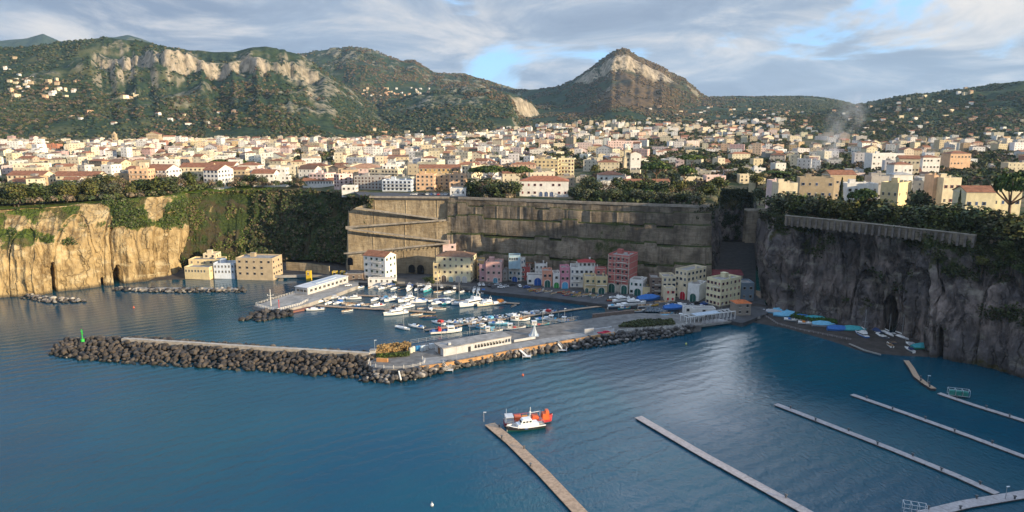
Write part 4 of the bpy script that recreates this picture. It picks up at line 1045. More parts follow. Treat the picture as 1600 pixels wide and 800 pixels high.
B('house', 'pale flat house among trees behind the grove', 1068, 1098, 279, 520, c['cream'], 'flat', 1, wcol=wd)
B('house', 'pink low house behind the grove', 1104, 1134, 276, 530, c['palepink'], 'flat', 2, wcol=wd)
B('house', 'cream cubic house near the head of the gorge', 1156, 1177, 274, 545, c['cream'], 'flat', 2, wcol=wd)
B('house', 'white house beside the gorge with a blue window', 1178, 1196, 264, 600, c['white'], 'flat', 2, wcol=wb)
B('villa', 'pale house with dark red side near the gorge bridge', 1205, 1219, 284, 372, c['palepink'], 'flat', 3, wcol=wr, cat='villa')
B('villa', 'cream villa with green shutter and terrace near the gorge bridge', 1215, 1245, 288, 362, c['cream'], 'flat', 2, depth=9, wcol=wg, cat='villa')
B('apartment_block', 'yellowish block with square blue windows above the headland trees', 1251, 1299, 280, 385, c['tan'], 'flat', 3, depth=12, yaw=R(-14), wcol=wb, nf=5, cat='apartment block')
B('house', 'brown-roofed long house behind the yellowish block', 1296, 1336, 273, 420, c['tan'], 'gable', 2, wcol=wd)
B('villa', 'bright white angular villa above the headland trees', 1323, 1369, 289, 358, c['white'], 'flat', 3, depth=11, yaw=R(-6), wcol=wd, nf=5, cat='villa')
B('house', 'square yellow house with cornice above the headland wall', 1377, 1402, 288, 340, c['yellow'], 'flat', 2, p2=1420, yaw=R(-50), win='bar', wcol=wb, nf=3, cat='house')
B('house', 'grey house behind the bright angular villa', 1360, 1388, 277, 420, c['grey'], 'flat', 2, wcol=wd)
B('house', 'white domed-roof house behind the square yellow one', 1395, 1425, 273, 430, c['white'], 'hip', 2, wcol=wd, rcol=(.45, .43, .40))
B('house', 'pink tall house beside the white house with green terrace', 1456, 1470, 276, 345, c['peach'], 'flat', 3, wcol=wd)
B('house', 'white house with a green roof terrace near the headland pine', 1471, 1499, 280, 340, c['cream'], 'flat', 3, depth=9, wcol=wr, rcol=(.10, .22, .16), cat='house')
B('villa', 'cream villa with blue shutters under a red gabled roof on the headland', 1508, 1552, 300, 302, c['paleyellow'], 'gable', 2, depth=11, yaw=R(-5), wcol=wb, nf=4, cat='villa')
B('villa', 'lower cream wing of the headland villa beside the large pine', 1550, 1592, 298, 306, c['paleyellow'], 'flat', 2, depth=9, yaw=R(-5), wcol=wb, nf=4, cat='villa')
B('house', 'white cottage between bare trees above the angular villa', 1396, 1425, 257, 520, c['white'], 'hip', 2, wcol=wd)
B('house', 'cream cottage with lit gable beside the white cottage', 1406, 1434, 248, 560, c['cream'], 'gable', 3, yaw=R(-15), wcol=wd)
B('house', 'large white house half hidden by the round tree', 1362, 1412, 241, 640, c['white'], 'flat', 3, wcol=wd, nf=7)
B('villa', 'pink square villa on the plain behind the bare trees', 1484, 1516, 240, 640, c['peach'], 'hip', 3, wcol=wd, cat='villa')
B('villa', 'white villa on the plain beside the pink square one', 1441, 1468, 246, 600, c['white'], 'hip', 3, wcol=wd, cat='villa')
# churches
def church(name, label, p0, p1, ytop, D, col, tp, ttop):
    r = B(name, label, p0, p1, ytop, D, col, 'front', 2, wcol=wd, nf=2, ns=3, cat='church', chim=False)
    zb = r.location.z; xc = XD(tp, D) - r.location.x; ht = ZD(ttop, D) - zb; w = 7.0
    mb = MB()
    mb.box(xc, 1, 0, w, w, ht * .55); mb.box(xc, 1, ht * .55, w + .8, w + .8, .5); mb.box(xc, 1, ht * .55 + .5, w * .85, w * .85, ht * .28); mb.box(xc, 1, ht * .83 + .5, w, w, .5)
    mb.tube((xc, 1, ht * .83 + 1), (xc, 1, ht * .93), w * .4, w * .33, 8); mb.tube((xc, 1, ht * .93), (xc, 1, ht * 1.02), w * .33, .2, 8)
    t = put('bell_tower', mb.mesh('bell_tower', wallm), r, None, 0, c['tan'] if tp < 500 else c['cream'])
    for zz in (.25, .45, .66): put('window', window_mesh('bar', 1.6, 3.0), t, (xc, 1 - w / 2 - .1, ht * zz), 0, wd)
    return r
church('church', 'white church with a brown bell tower at the foot of the hill', 160, 176, 222, 1190, c['white'], 178, 206)
church('church', 'white church with a slender white bell tower behind the garden trees', 985, 1001, 240, 640, c['white'], 981, 229)
B('ruin', 'lone square stone house at the foot of the left hill', 229, 248, 210, 1330, c['tan'], 'front', 3, wcol=wd, cat='house')
B('school', 'cream institutional building with two wings at the foot of the hill', 298, 332, 222, 1180, c['yellow'], 'flat', 3, wcol=wd, nf=9, cat='school')
B('apartment_block', 'dark blue-grey block among pale houses of the upper town', 355, 369, 231, 1080, c['grey'], 'flat', 5, win='closed', wcol=(.05, .07, .12), cat='apartment block')
B('apartment_block', 'tall grey-white block standing above the tan cliff town', 114, 142, 243, 820, c['white'], 'flat', 5, wcol=wd, cat='apartment block', yaw=R(-10))
B('apartment_block', 'brick-orange block in the town above the tan cliff', 72, 90, 226, 1060, c['terracotta'], 'flat', 4, wcol=wd, cat='apartment block')
B('apartment_block', 'long grey-pink block on the plain behind the bell tower', 950, 1000, 221, 1050, c['palepink'], 'flat', 4, wcol=wd, nf=12, cat='apartment block')

# ------------------------------------------------------------------ the town: every nearer house a thing, the far rows one mass
def zone(px):
    return ('above the tan cliff' if px < 290 else 'above the overgrown ravine' if px < 540 else 'behind the brow hotels' if px < 760 else
            'behind the red-roofed mansion' if px < 930 else 'behind the olive grove' if px < 1190 else 'behind the headland villas')
def dens(px, D):
    n = float(vn(px / 90, D / 170, 0, 77))
    if px < 620: k = .86 if n > -.6 else .06
    elif px < 860: k = .92 if n > -.5 else .15
    elif px < 1200: k = (.13 if D < 640 else .40) if n > -.3 else .1
    else: k = (.04 if D < 480 else .09 if D < 700 else .30) if n > -.3 else .06
    if 280 < px < 470 and 690 < D < 790: k = .05             # groves between the rows of houses
    if 455 < px < 600 and 850 < D < 960: k = .08
    if 730 < px < 960 and 1150 < D < 1330: k = .15
    return k
COLW = [('white', 40), ('cream', 20), ('paleyellow', 12), ('yellow', 8), ('peach', 8), ('palepink', 7), ('tan', 8), ('grey', 4), ('pink', 3), ('ochre', 3), ('terracotta', 1.5)]
CN = dict(white='white', cream='cream', paleyellow='pale yellow', yellow='yellow', peach='peach', palepink='pale pink', tan='tan', grey='grey', pink='pink', ochre='ochre', terracotta='brick-orange')
NST = {1: 'one-storey', 2: 'two-storey', 3: 'three-storey', 4: 'four-storey', 5: 'five-storey'}
NEAR_MAX = 292
cand = []
rt = random.Random(4)
for k in range(60000):
    D = 455 + (2050 - 455) * rt.random() ** 0.8; px = rt.uniform(-60, 1660)
    De = float(np.interp(px, EX, ED))
    if D < De + (62 if px < 300 else 40): continue
    lim = 1420 if px < 560 else 1420 + (px - 560) * 2.2 if px < 900 else 2050 if px < 1230 else 1500
    if D > lim or rt.random() > dens(px, D): continue
    cand.append((px, D))
CELL = {}
def free(x, y, r):
    for i in range(-2, 3):
        for j in range(-2, 3):
            for (a, b, q) in CELL.get((int(x // 20) + i, int(y // 20) + j), ()):
                if math.hypot(a - x, b - y) < (q + r) * .56: return False
    return True
def take(x, y, r): CELL.setdefault((int(x // 20), int(y // 20)), []).append((x, y, r))
for p in PLACED: take(*p)
spots = []
for px, D in cand:
    w = rt.uniform(7.5, 13) if rt.random() < .7 else rt.uniform(13, 24); x = XD(px, D, 60)
    if free(x, D, w * (1.0 if px < 900 else 1.15)):
        take(x, D, w); spots.append((D, px, x, w))
    if len(spots) > 1900: break
spots.sort()
def far_windows(mb, w, d, h, st):
    for side, ln, off in ((0, w, d / 2), (1, d, w / 2)):
        n = max(1, int(ln / 3.4))
        for (u, v) in win_spots(ln, n, st, h):
            a, b_, z0, z1 = u - .45, u + .45, v, v + 1.3
            if side == 0: mb.face([(a, -off - .04, z0), (b_, -off - .04, z0), (b_, -off - .04, z1), (a, -off - .04, z1)], 1)
            else: mb.face([(off + .04, a, z0), (off + .04, b_, z0), (off + .04, b_, z1), (off + .04, a, z1)], 1)
FV, FF, FC = [], [], []
n_near = 0
ROOFN = dict(flat='flat-roofed', hip='red-roofed', gable='red-gabled', front='red-gabled')
for D, px, x, w in spots:
    st = rt.choices([1, 2, 3, 4, 5], [1.5, 6, 5, 2, .5 if D < 1300 else .1])[0]
    if 860 < px < 1200 and D < 640 or px > 1200 and D < 600: st = min(st, 2)
    h = st * 3.1 + rt.uniform(0, .9); d = rt.uniform(8.5, 13)
    roof = rt.choices(['flat', 'hip', 'gable', 'front'], [7.5, 1.4, 1.2, .5])[0]
    cn = rt.choices([a for a, _ in COLW], [b for _, b in COLW])[0]
    jit = rt.uniform(.72, 1.06); gm_ = sum(C[cn]) / 3; col = tuple(min(.82, (v * .75 + gm_ * .25) * jit * rt.uniform(.97, 1.03)) for v in C[cn])
    yaw = R(rt.choice([-24, -14, -6, 4, 12]) + rt.uniform(-4, 4)); z = zt(x, D)
    rk_ = rt.uniform(.6, 1.25); rc = tuple(v * rk_ for v in (TILE if rt.random() < .6 else TILE2))
    if n_near < NEAR_MAX - NHOUSE[0] + 34 and -20 < px < 1620:
        n_near += 1
        o = empty('house', (x, D, z), yaw)
        mb = wall_mb(w, d, h, roof); far_windows(mb, w, d, h, st)
        put('wall', mb.mesh('wall', [wallm, M('far_pane', (.10, .10, .105), .4, .2)]), o, None, 0, col)
        rb = roof_mb(w, d, h, roof)
        if roof == 'flat':
            ax = rt.uniform(-.25, .25) * w
            rb.box(ax, rt.uniform(-.1, .2) * d, h, rt.uniform(2.4, 4.5), rt.uniform(2.4, 3.6), 2.3)
            rb.box(-ax * .8 + 1, -.2 * d, h, 1.0, 1.0, 1.3)
        else: rb.box(w * .2, d * .15, h, .8, .8, 2.2)
        put('roof', rb.mesh('roof', terr if roof == 'flat' else tile), o, None, 0, rc)
        band = ('in the front rows ' if D < 610 else 'in the back rows ')
        series(o, f'{CN[cn]} {NST[st]} {ROOFN[roof]} house', (zone(px)), 'house', 'houses of the town', px)
    else:
        mb = wall_mb(w, d, h, roof)
        n0 = len(mb.f); far_windows(mb, w, d, h, st); n1 = len(mb.f)
        rb = roof_mb(w, d, h, roof); b0 = len(mb.v)
        if roof == 'flat': rb.box(rt.uniform(-.25, .25) * w, .1 * d, h, 3.2, 3, 2.3)
        mb.v += rb.v; mb.f += [tuple(i + b0 for i in f) for f in rb.f]
        cc, sn = math.cos(yaw), math.sin(yaw); q0 = len(FV)
        FV += [(x + a * cc - b * sn, D + a * sn + b * cc, z + e) for a, b, e in mb.v]
        FF += [tuple(i + q0 for i in f) for f in mb.f]
        FC += [col] * n0 + [(.14, .14, .14)] * (n1 - n0) + [(.32, .30, .28) if roof == 'flat' else rc] * (len(mb.f) - n1)
# villages scattered over the hills
def village(n, xa, xb, ya, yb, Dlo, Dhi, hs=(3.5, 7.5)):
    for k in range(n):
        px, py = rt.uniform(xa, xb), rt.uniform(ya, yb)
        Ds = np.linspace(Dlo, Dhi, 140); zz = height(XD(px, Ds, 120), Ds, False)
        v = (400 - py) / FPX; zl = CAMH + (-SP + v * CP) / (CP + v * SP) * Ds
        hit = np.nonzero(zz >= zl)[0]
        if len(hit) == 0: continue
        D = float(Ds[hit[0]]); x = XD(px, D, zz[hit[0]]); z = float(zz[hit[0]])
        w, d, h = rt.uniform(7, 14), rt.uniform(7, 10), rt.uniform(*hs); roof = rt.choice(['flat', 'flat', 'hip', 'gable'])
        mb = wall_mb(w, d, h, roof); n0 = len(mb.f); far_windows(mb, w, d, h, 2); n1 = len(mb.f)
        rb = roof_mb(w, d, h, roof); b0 = len(mb.v); mb.v += rb.v; mb.f += [tuple(i + b0 for i in f) for f in rb.f]
        yaw = R(rt.uniform(-30, 15)); cc, sn = math.cos(yaw), math.sin(yaw); q0 = len(FV)
        col = rt.choice([C['white'], C['cream'], C['peach'], C['tan'], C['cream'], C['white']])
        FV.extend((x + a * cc - b * sn, D + a * sn + b * cc, z + e - .5) for a, b, e in mb.v)
        FF.extend(tuple(i + q0 for i in f) for f in mb.f)
        FC.extend([col] * n0 + [(.06, .06, .06)] * (n1 - n0) + [(.32, .30, .28) if roof == 'flat' else TILE] * (len(mb.f) - n1))
village(34, 15, 118, 124, 152, 1500, 2700); village(8, 190, 215, 148, 162, 1500, 2600); village(14, 100, 420, 165, 205, 1400, 2500); village(6, 0, 60, 92, 128, 1500, 2700)
village(34, 565, 672, 139, 151, 2900, 4600); village(26, 560, 850, 204, 222, 1500, 2700)
village(60, 1000, 1260, 165, 205, 1600, 3700); village(34, 950, 1200, 185, 214, 1600, 3200); village(70, 1200, 1600, 168, 218, 1400, 2450); village(16, 1280, 1560, 128, 165, 1500, 2500)
me = bpy.data.meshes.new('far_houses'); me.from_pydata(FV, [], FF); me.materials.append(M('far_house_paint', 'attr', 0.9, 0.15, 0.3))
set_cols(me, np.array(FC)); tag(put('far_houses', me), 'far rows of small pale houses spreading to the foot of the hills', 'houses', kind='stuff')
print('houses', NHOUSE[0], n_near, 'far faces', len(FF), 'trees', NTREE[0])

# ------------------------------------------------------------------ trees between the houses, woods on the hills
GT = 'trees between the town houses'
m_ = 0
for k in range(4000):
    if NTREE[0] >= 296: break
    px = rt.uniform(0, 1600); D = rt.uniform(480, 900)
    if D < float(np.interp(px, EX, ED)) + 45: continue
    x = XD(px, D, 58); p = .3 if px < 860 else 1.0
    if rt.random() > p or not free(x, D, 5): continue
    take(x, D, 5)
    kd = rt.choices(['round', 'olive', 'bare', 'cone', 'umbrella'], [5, 1, 3, .6, .35])[0]; h = rt.uniform(6, 11)
    tree(kd, x, D, zt(x, D) - .2, h * rt.uniform(.8, 1.25) * (.5 if kd == 'cone' else 1), h, None, GT,
         ser=(dict(round='bushy green tree', olive='grey-green olive tree', cone='pointed dark conifer', bare='bare brown tree', umbrella='flat-topped pine')[kd], 'among houses ' + zone(px)))
ICO = None
def ico():
    t = (1 + 5 ** .5) / 2
    v = np.array([(-1, t, 0), (1, t, 0), (-1, -t, 0), (1, -t, 0), (0, -1, t), (0, 1, t), (0, -1, -t), (0, 1, -t), (t, 0, -1), (t, 0, 1), (-t, 0, -1), (-t, 0, 1)], float)
    v /= np.linalg.norm(v[0])
    f = np.array([(0, 11, 5), (0, 5, 1), (0, 1, 7), (0, 7, 10), (0, 10, 11), (1, 5, 9), (5, 11, 4), (11, 10, 2), (10, 7, 6), (7, 1, 8), (3, 9, 4), (3, 4, 2), (3, 2, 6), (3, 6, 8), (3, 8, 9), (4, 9, 5), (2, 4, 11), (6, 2, 10), (8, 6, 7), (9, 8, 1)])
    return v, f
def blob_mass(name, P, S, cols, label, cat, squash=.8, jitter=.35):
    v, f = ico(); n = len(P)
    V = v[None] * (S[:, None, None] * np.array([1, 1, squash])) * (1 + RNG.normal(0, jitter, (n, 12, 1)).clip(-.6, .6)) + P[:, None, :]
    F_ = (f[None] + 12 * np.arange(n)[:, None, None]).reshape(-1, 3)
    me = bpy.data.meshes.new(name); raw_mesh(me, V.reshape(-1, 3), F_, 3); me.materials.append(M('mass_foliage', 'attr', 0.9, 0.35, 0.12))
    set_cols(me, np.repeat(cols, 20, 0))
    tag(put(name, me), label, cat, kind='stuff')
def mass_cols(n, pal):
    return np.array(pal)[RNG.integers(0, len(pal), n)] * RNG.uniform(.7, 1.3, (n, 1))
# groves and gardens of the plain beyond the trees built one by one
n = 34000; px = RNG.uniform(-60, 1660, n); D = 470 + (2150 - 470) * RNG.uniform(0, 1, n) ** .75
dn = vn(px / 60, D / 120, 0, 41); keep = (dn > np.where(px < 620, .05, np.where(px < 860, .1, np.where(D < 800, -.75, -.3)))) & (D > np.interp(px, EX, ED) + 30)
px, D = px[keep], D[keep]
pb_ = RNG.uniform(-60, 1660, 2600); Db_ = np.interp(pb_, EX, ED) + RNG.uniform(2, 34, 2600); kb_ = ~(((pb_ > 500) & (pb_ < 738)) | ((pb_ > 800) & (pb_ < 896)) | ((pb_ > 1095) & (pb_ < 1205)))
nb_ = int(kb_.sum()); px, D = np.r_[pb_[kb_], px], np.r_[Db_[kb_], D]; X = (px - 800) / FPX * (D * CP + 34 * SP)
ok = np.array([free(a, b, 3.0) for a, b in zip(X, D)]); nb_ = int(ok[:nb_].sum()); X, D, px = X[ok], D[ok], px[ok]; m = len(X)
S = RNG.uniform(1.8, 4.6, m); S[:nb_] = RNG.uniform(1.0, 2.6, nb_); Z = height(X, D, False) + S * .75; LQ = 44
dv = RNG.normal(0, 1, (m, LQ, 3)); dv /= np.linalg.norm(dv, axis=2)[..., None]; dv[..., 2] = np.abs(dv[..., 2]) * 1.2 - .35
Cc = np.stack([X, D, Z], 1)[:, None, :] + dv * S[:, None, None] * RNG.uniform(.7, 1.1, (m, LQ, 1)) * np.array([1.1, 1.1, .85])
V, q = leaf_faces(Cc.reshape(-1, 3), dv.reshape(-1, 3), 1.0); V = V.reshape(-1, 4, 3); k_ = np.repeat(S * .30, LQ)[:, None, None]; mid_ = V.mean(1, keepdims=True); V = (mid_ + (V - mid_) * k_).reshape(-1, 3)
me = bpy.data.meshes.new('town_groves'); raw_mesh(me, V, q, 4); me.materials.append(M('mass_foliage', 'attr', 0.9, 0.35, 0.12))
set_cols(me, np.repeat(mass_cols(m, GREENS * 2 + OLIVES[:2] + BARES * 2), LQ, 0) * RNG.uniform(.7, 1.35, (m * LQ, 1)))
tag(put('town_groves', me), 'dark groves, gardens and bare orchards between the houses of the plain', 'trees', kind='stuff'); print('grove trees', m)
n = 110000; px = RNG.uniform(-100, 1700, n); D = 1450 + (4600 - 1450) * RNG.uniform(0, 1, n) ** .8
X = (px - 800) / FPX * (D * CP - 60 * SP); Z, rk, hl, p2 = height(X, D)
dn = fbm(X / 120, D / 160, 0, 3, 51)
keep = (hl > .25) & (rk < .25) & (dn > -0.35)
X, D, Z, px = X[keep], D[keep], Z[keep], px[keep]; br = brown_at(px, X, D, Z)
S = RNG.uniform(2.0, 4.8, len(X)) * (1 + (D - 1450) / 6000)
cols = mass_cols(len(X), [(.024, .042, .023), (.034, .054, .026), (.022, .038, .024), (.060, .066, .030), (.085, .080, .040)])
bm = (br * .95 + RNG.normal(0, .08, len(X)) + .12 * fbm(X / 150, D / 150, 0, 2, 9)) > .14
cols[bm] = mass_cols(int(bm.sum()), [(.095, .062, .036), (.12, .085, .045), (.085, .070, .038)])
blob_mass('hillside_woods', np.stack([X, D, Z + S * .25], 1), S, cols, 'dense green and russet woods covering the hills and the peak', 'woods', .75)

# ================================================================== THE HARBOUR
# ------------------------------------------------------------------ houses of the waterfront
HG = 'coloured houses of the waterfront'
def H(name, label, p0, p1, ytop, ybase, col, *a, **k):
    D = G((p0 + p1) / 2, ybase, 1.9).y
    k.setdefault('cat', 'house'); k.setdefault('wcol', wd)
    return hpx(name, label, p0, p1, ytop, D, col, *a, zbase=k.pop('zb', 1.9), group=HG, **k)
green_d, blue_d, red_d = (.02, .10, .085), (.02, .10, .38), (.50, .02, .04)
H('apartment_house', 'white four-storey house with red gabled roof and green shutters by the quay', 568, 602, 402, 441, c['white'], 'gable', 4, p2=620, yaw=R(-26), wcol=wg, nf=4, ns=3, balc=[(1, 1.5, 7), (2, 1.5, 7), (3, 1.5, 7)], cat='house')
H('shelter', 'low white cafe terrace in front of the red-roofed white house', 575, 618, 436, 444, c['white'], 'flat', 1, depth=4, par=.3, win='bar', chim=False, cat='cafe')
H('apartment_house', 'big yellow house with a grey arcaded base on the quay', 680, 735, 402, 442, c['paleyellow'], 'hip', 4, p2=745, yaw=R(-12), wcol=(.3, .25, .2), nf=6, ns=3, rcol=TILE2, skip=0, doors=[(-6, 3, 4, (.10, .08, .07)), (-1.5, 2.4, 3.4, (.25, .42, .45)), (3, 2.8, 3.8, (.45, .43, .40)), (7, 2.8, 3.8, (.55, .53, .5))], cat='house')
H('house', 'narrow yellow wing at the side of the big yellow house', 677, 685, 413, 441, c['yellow'], 'flat', 3, depth=7, chim=False)
H('house', 'small pink house perched above the big yellow house', 692, 712, 383, 428, c['palepink'], 'flat', 2, depth=7, nf=2, chim=False, zb=ZD(398, G(702, 428, 1.9).y))
H('house', 'narrow ochre house squeezed beside the big yellow house', 745, 757, 409, 438, c['ochre'], 'flat', 3, depth=10, nf=2)
H('house', 'mauve house front with white niche beside the pink one', 749, 760, 415, 441, (.45, .27, .29), 'flat', 2, depth=9, wcol=(.05, .04, .05), nf=1)
H('house', 'pink house with an outside stair and blue ground door', 759, 784, 411, 442, c['pink'], 'flat', 3, depth=10, yaw=R(-6), nf=3, doors=[(1, 2.6, 3.2, (.08, .25, .36))])
H('house', 'pale narrow house with an arch in the shadow beside the pink house', 785, 793, 424, 440, c['grey'], 'flat', 2, depth=8, nf=1)
H('house', 'tall white house with sky-blue balconies and blue roof terrace', 794, 814, 407, 441, c['white'], 'flat', 4, p2=821, yaw=R(-24), wcol=(.10, .30, .45), nf=3, balc=[(1, 0, 7), (2, 0, 7), (3, 0, 7)], doors=[(0, 3.4, 3.2, blue_d)])
H('roof_room', 'blue glazed roof room crowning the tall white house', 795, 813, 401, 444, (.34, .48, .56), 'flat', 1, depth=7, zb=ZD(407, G(804, 441, 1.9).y), win='bar', nf=5, chim=False, cat='roof room')
H('house', 'dark red house wedged behind the white stairs', 814, 828, 419, 440, c['red'], 'flat', 3, depth=8, wcol=ww_, nf=2)
H('house', 'white house with red gabled roof above the blue arched boathouse', 823, 844, 411, 436, c['white'], 'gable', 4, depth=9, nf=4)
H('house', 'white house with roof pergola above the blue arched boathouse', 836, 855, 414, 440, c['white'], 'flat', 3, depth=9, nf=3)
H('boathouse', 'low white boathouse with a big blue arched door', 824, 848, 432, 446, c['white'], 'flat', 1, depth=8, nf=3, doors=[(1.6, 4.2, 4.6, blue_d)], chim=False, cat='boathouse', wcol=(.04, .08, .14))
H('house', 'salmon house with a dark green arched door', 848, 863, 425, 449, c['salmon'], 'flat', 2, depth=9, nf=2, wcol=(.06, .03, .03), doors=[(0, 3.2, 4.4, green_d)])
H('house', 'narrow white house with a bright green arched door', 864, 875, 429, 450, c['white'], 'flat', 2, depth=9, nf=1, doors=[(0, 2.8, 3.4, (.03, .28, .06))])
H('house', 'pink house with a light blue arched door', 876, 890, 420, 451, (.62, .26, .34), 'flat', 3, depth=9, nf=2, doors=[(0, 3.4, 4.0, (.08, .35, .60))])
H('house', 'large white house with a set-back red roofed top floor', 891, 934, 420, 451, c['white'], 'flat', 3, depth=12, yaw=R(-5), nf=6, wcol=(.06, .10, .16), balc=[(1, -4, 5), (2, -4, 5)])
H('roof_room', 'white roof storey with red eaves on the large white house', 904, 930, 411, 449, c['white'], 'hip', 1, depth=8, zb=ZD(420, G(912, 451, 1.9).y), nf=4, rcol=(.36, .06, .06), cat='roof room')
H('house', 'yellow house with a green balcony awning', 914, 931, 434, 457, c['yellow'], 'flat', 2, depth=9, wcol=green_d, nf=2, doors=[(-2, 1.8, 2.6, green_d), (2, 2.2, 2.8, green_d)], balc=[(1, 0, 6)])
H('house', 'yellow house with a big green gate beside the brick tower house', 931, 949, 434, 459, c['yellow'], 'flat', 2, depth=9, wcol=green_d, nf=2, doors=[(0, 3.4, 3.6, green_d)], balc=[(1, 0, 6)])
H('house', 'red penthouse peeking between the yellow houses and the brick tower house', 931, 948, 424, 455, c['pinkred'], 'flat', 1, depth=6, nf=2, zb=ZD(434, G(940, 459, 1.9).y), chim=False)
tw_ = H('tower_house', 'tall red brick tower house with pale floor bands over stone arches', 949, 982, 402, 460, c['pinkred'], 'flat', 6, p2=996, yaw=R(-30), nf=5, ns=0, skip=1, wcol=(.16, .07, .07), doors=[(-3.6, 3.8, 5.2, green_d), (3.8, 3.4, 5.0, green_d)], balc=[(k, 2.0, 6) for k in (2, 3, 4, 5)], cat='house')
H('house', 'white house with green arched door at the foot of the brick tower house', 983, 1004, 440, 463, c['white'], 'flat', 2, p2=1011, yaw=R(-27), nf=3, doors=[(1, 3.8, 4.2, green_d)], wcol=green_d)
H('house', 'tiny yellow house between the white and the brown house', 1004, 1018, 451, 463, c['yellow'], 'flat', 1, depth=7, nf=1, doors=[(1, 2, 2.4, (.10, .07, .06))], chim=False)
H('house', 'brown plastered house with stacked dark balconies', 1016, 1035, 436, 464, c['brown'], 'flat', 3, depth=11, yaw=R(-6), nf=2, balc=[(1, 1, 4), (2, 1, 4)], wcol=(.08, .04, .04))
H('house', 'cream house step beside the red arched door', 1035, 1056, 434, 466, c['cream'], 'flat', 4, depth=10, nf=3, wcol=(.05, .08, .14))
H('apartment_house', 'long cream house with a round red arched door', 1054, 1073, 425, 469, c['cream'], 'flat', 5, p2=1103, yaw=R(-50), nf=3, ns=5, wcol=(.06, .09, .13), doors=[(1.5, 3.4, 4.4, red_d)], cat='house')
H('house', 'cream cube with red shutters before the cream house', 1040, 1055, 452, 473, c['cream'], 'flat', 2, depth=6, nf=2, wcol=red_d, chim=False)
H('boathouse', 'white boathouse with green arched door and brick side', 1074, 1092, 447, 473, c['white'], 'flat', 2, p2=1103, yaw=R(-35), nf=1, skip=2, ns=0, doors=[(0, 3.4, 4.6, green_d)], cat='boathouse')
H('apartment_house', 'lemon yellow apartment house with flat grey roof near the headland', 1103, 1126, 440, 481, c['lemon'], 'flat', 4, p2=1157, yaw=R(-55), nf=4, ns=5, wcol=(.25, .10, .10), balc=[(3, 2, 4)], cat='house')
H('cottage', 'small rough stone cottage with bright orange roof', 1150, 1174, 474, 493, c['stone'], 'hip', 2, depth=7, yaw=R(8), nf=2, ns=1, rcol=(.52, .15, .05), cat='cottage', chim=False)
H('shed', 'long shed with dull red roof at the mouth of the gorge', 1104, 1160, 430, 455, c['tan'], 'gable', 2, depth=10, rcol=(.20, .045, .05), chim=False, cat='shed')
H('shed', 'blue-grey shed with a red lean-to in the gorge mouth', 1158, 1178, 444, 470, (.20, .26, .32), 'flat', 2, depth=10, chim=False, cat='shed')
H('kiosk', 'low white store with a red edged flat roof on the yard', 1082, 1118, 483, 492, c['white'], 'flat', 1, depth=5, nf=0 or 1, ns=0, rcol=(.40, .16, .14), par=.2, chim=False, cat='kiosk')
H('kiosk', 'small white kiosk beside the low white store', 1069, 1081, 481, 490, c['white'], 'flat', 1, depth=4, nf=1, ns=0, par=.2, chim=False, cat='kiosk')
for (a_, b_, w_, h_, la) in ((669, 443, 7.5, 4.5, 'round dark bush on the quay beside the big yellow house'), (676, 445, 4, 3, 'small dark bush at the corner of the big yellow house'), (617, 445, 3.5, 2.6, 'small bush beside the white cafe terrace')):
    g_ = G(a_, b_, 1.7); tree('round', g_.x, g_.y, 1.5, w_, h_, la, 'bushes on the quay')
tv_ = [v.co for v in next(o_ for o_ in tw_.children if o_.name.startswith('wall')).data.vertices]; w_, d_, ht_ = max(v.x for v in tv_) * 2, max(v.y for v in tv_) * 2, max(v.z for v in tv_)
MB().box(0, 0, -.5, w_ + .07, d_ + .07, 5.9).build('stone_base', M('pale_stucco', (.46, .41, .34), .9, .25, .5, grime=.3), tw_)
m_b = MB()
for k_ in range(2, 7): m_b.box(0, 0, ht_ / 6.3 * k_ - .15, w_ + .12, d_ + .12, .3)
for u_ in (-.5, -.17, .17, .5): m_b.box(u_ * w_, -d_ / 2, 5.4, .4, .16, ht_ - 5.6)
m_b.build('floor_band', M('pale_stucco'), tw_)
# the cove below the ravine
H('restaurant', 'cream beach restaurant with rounded white windows in the cove', 287, 328, 419, 432, c['yellow'], 'flat', 1, depth=9, yaw=R(-8), win='bar', wcol=(.35, .33, .3), nf=8, zb=3.2, chim=False, cat='restaurant')
H('restaurant', 'stepped cream upper floor of the beach restaurant', 295, 345, 407, 424, c['yellow'], 'flat', 2, depth=10, nf=5, zb=3.2, cat='restaurant')
H('restaurant', 'white rooftop block of the beach restaurant', 318, 338, 398, 420, c['cream'], 'flat', 3, depth=8, skip=2, nf=2, zb=3.2, chim=False, cat='restaurant')
H('pavilion', 'white and blue open beach pavilion beside the restaurant', 334, 366, 413, 431, c['bluewhite'], 'flat', 2, depth=9, win='bar', wcol=(.06, .12, .22), nf=6, zb=2.6, chim=False, cat='pavilion')
H('bastion', 'square tan stone bastion with a white roof by the cove', 368, 427, 405, 433, c['tan'], 'flat', 3, depth=14, yaw=R(-6), nf=5, wcol=(.12, .09, .06), rcol=(.7, .7, .72), zb=2, chim=False, cat='building')
for px_, lab in ((478, 'yellow ticket booth near the foot of the zigzag wall'), (519, 'yellow booth beside the inner mole'), (531, 'second yellow booth beside the inner mole')):
    H('booth', lab, px_, px_ + 7, 424 if px_ < 500 else 427, 434, (.62, .42, .03), 'flat', 1, depth=3, nf=1, ns=0, par=.15, chim=False, cat='booth', zb=2.5)
H('shed', 'dark slate roofed boat shed at the foot of the zigzag wall', 539, 566, 427, 439, c['brown'], 'hip', 1, depth=8, rcol=(.07, .07, .08), nf=3, chim=False, cat='shed')

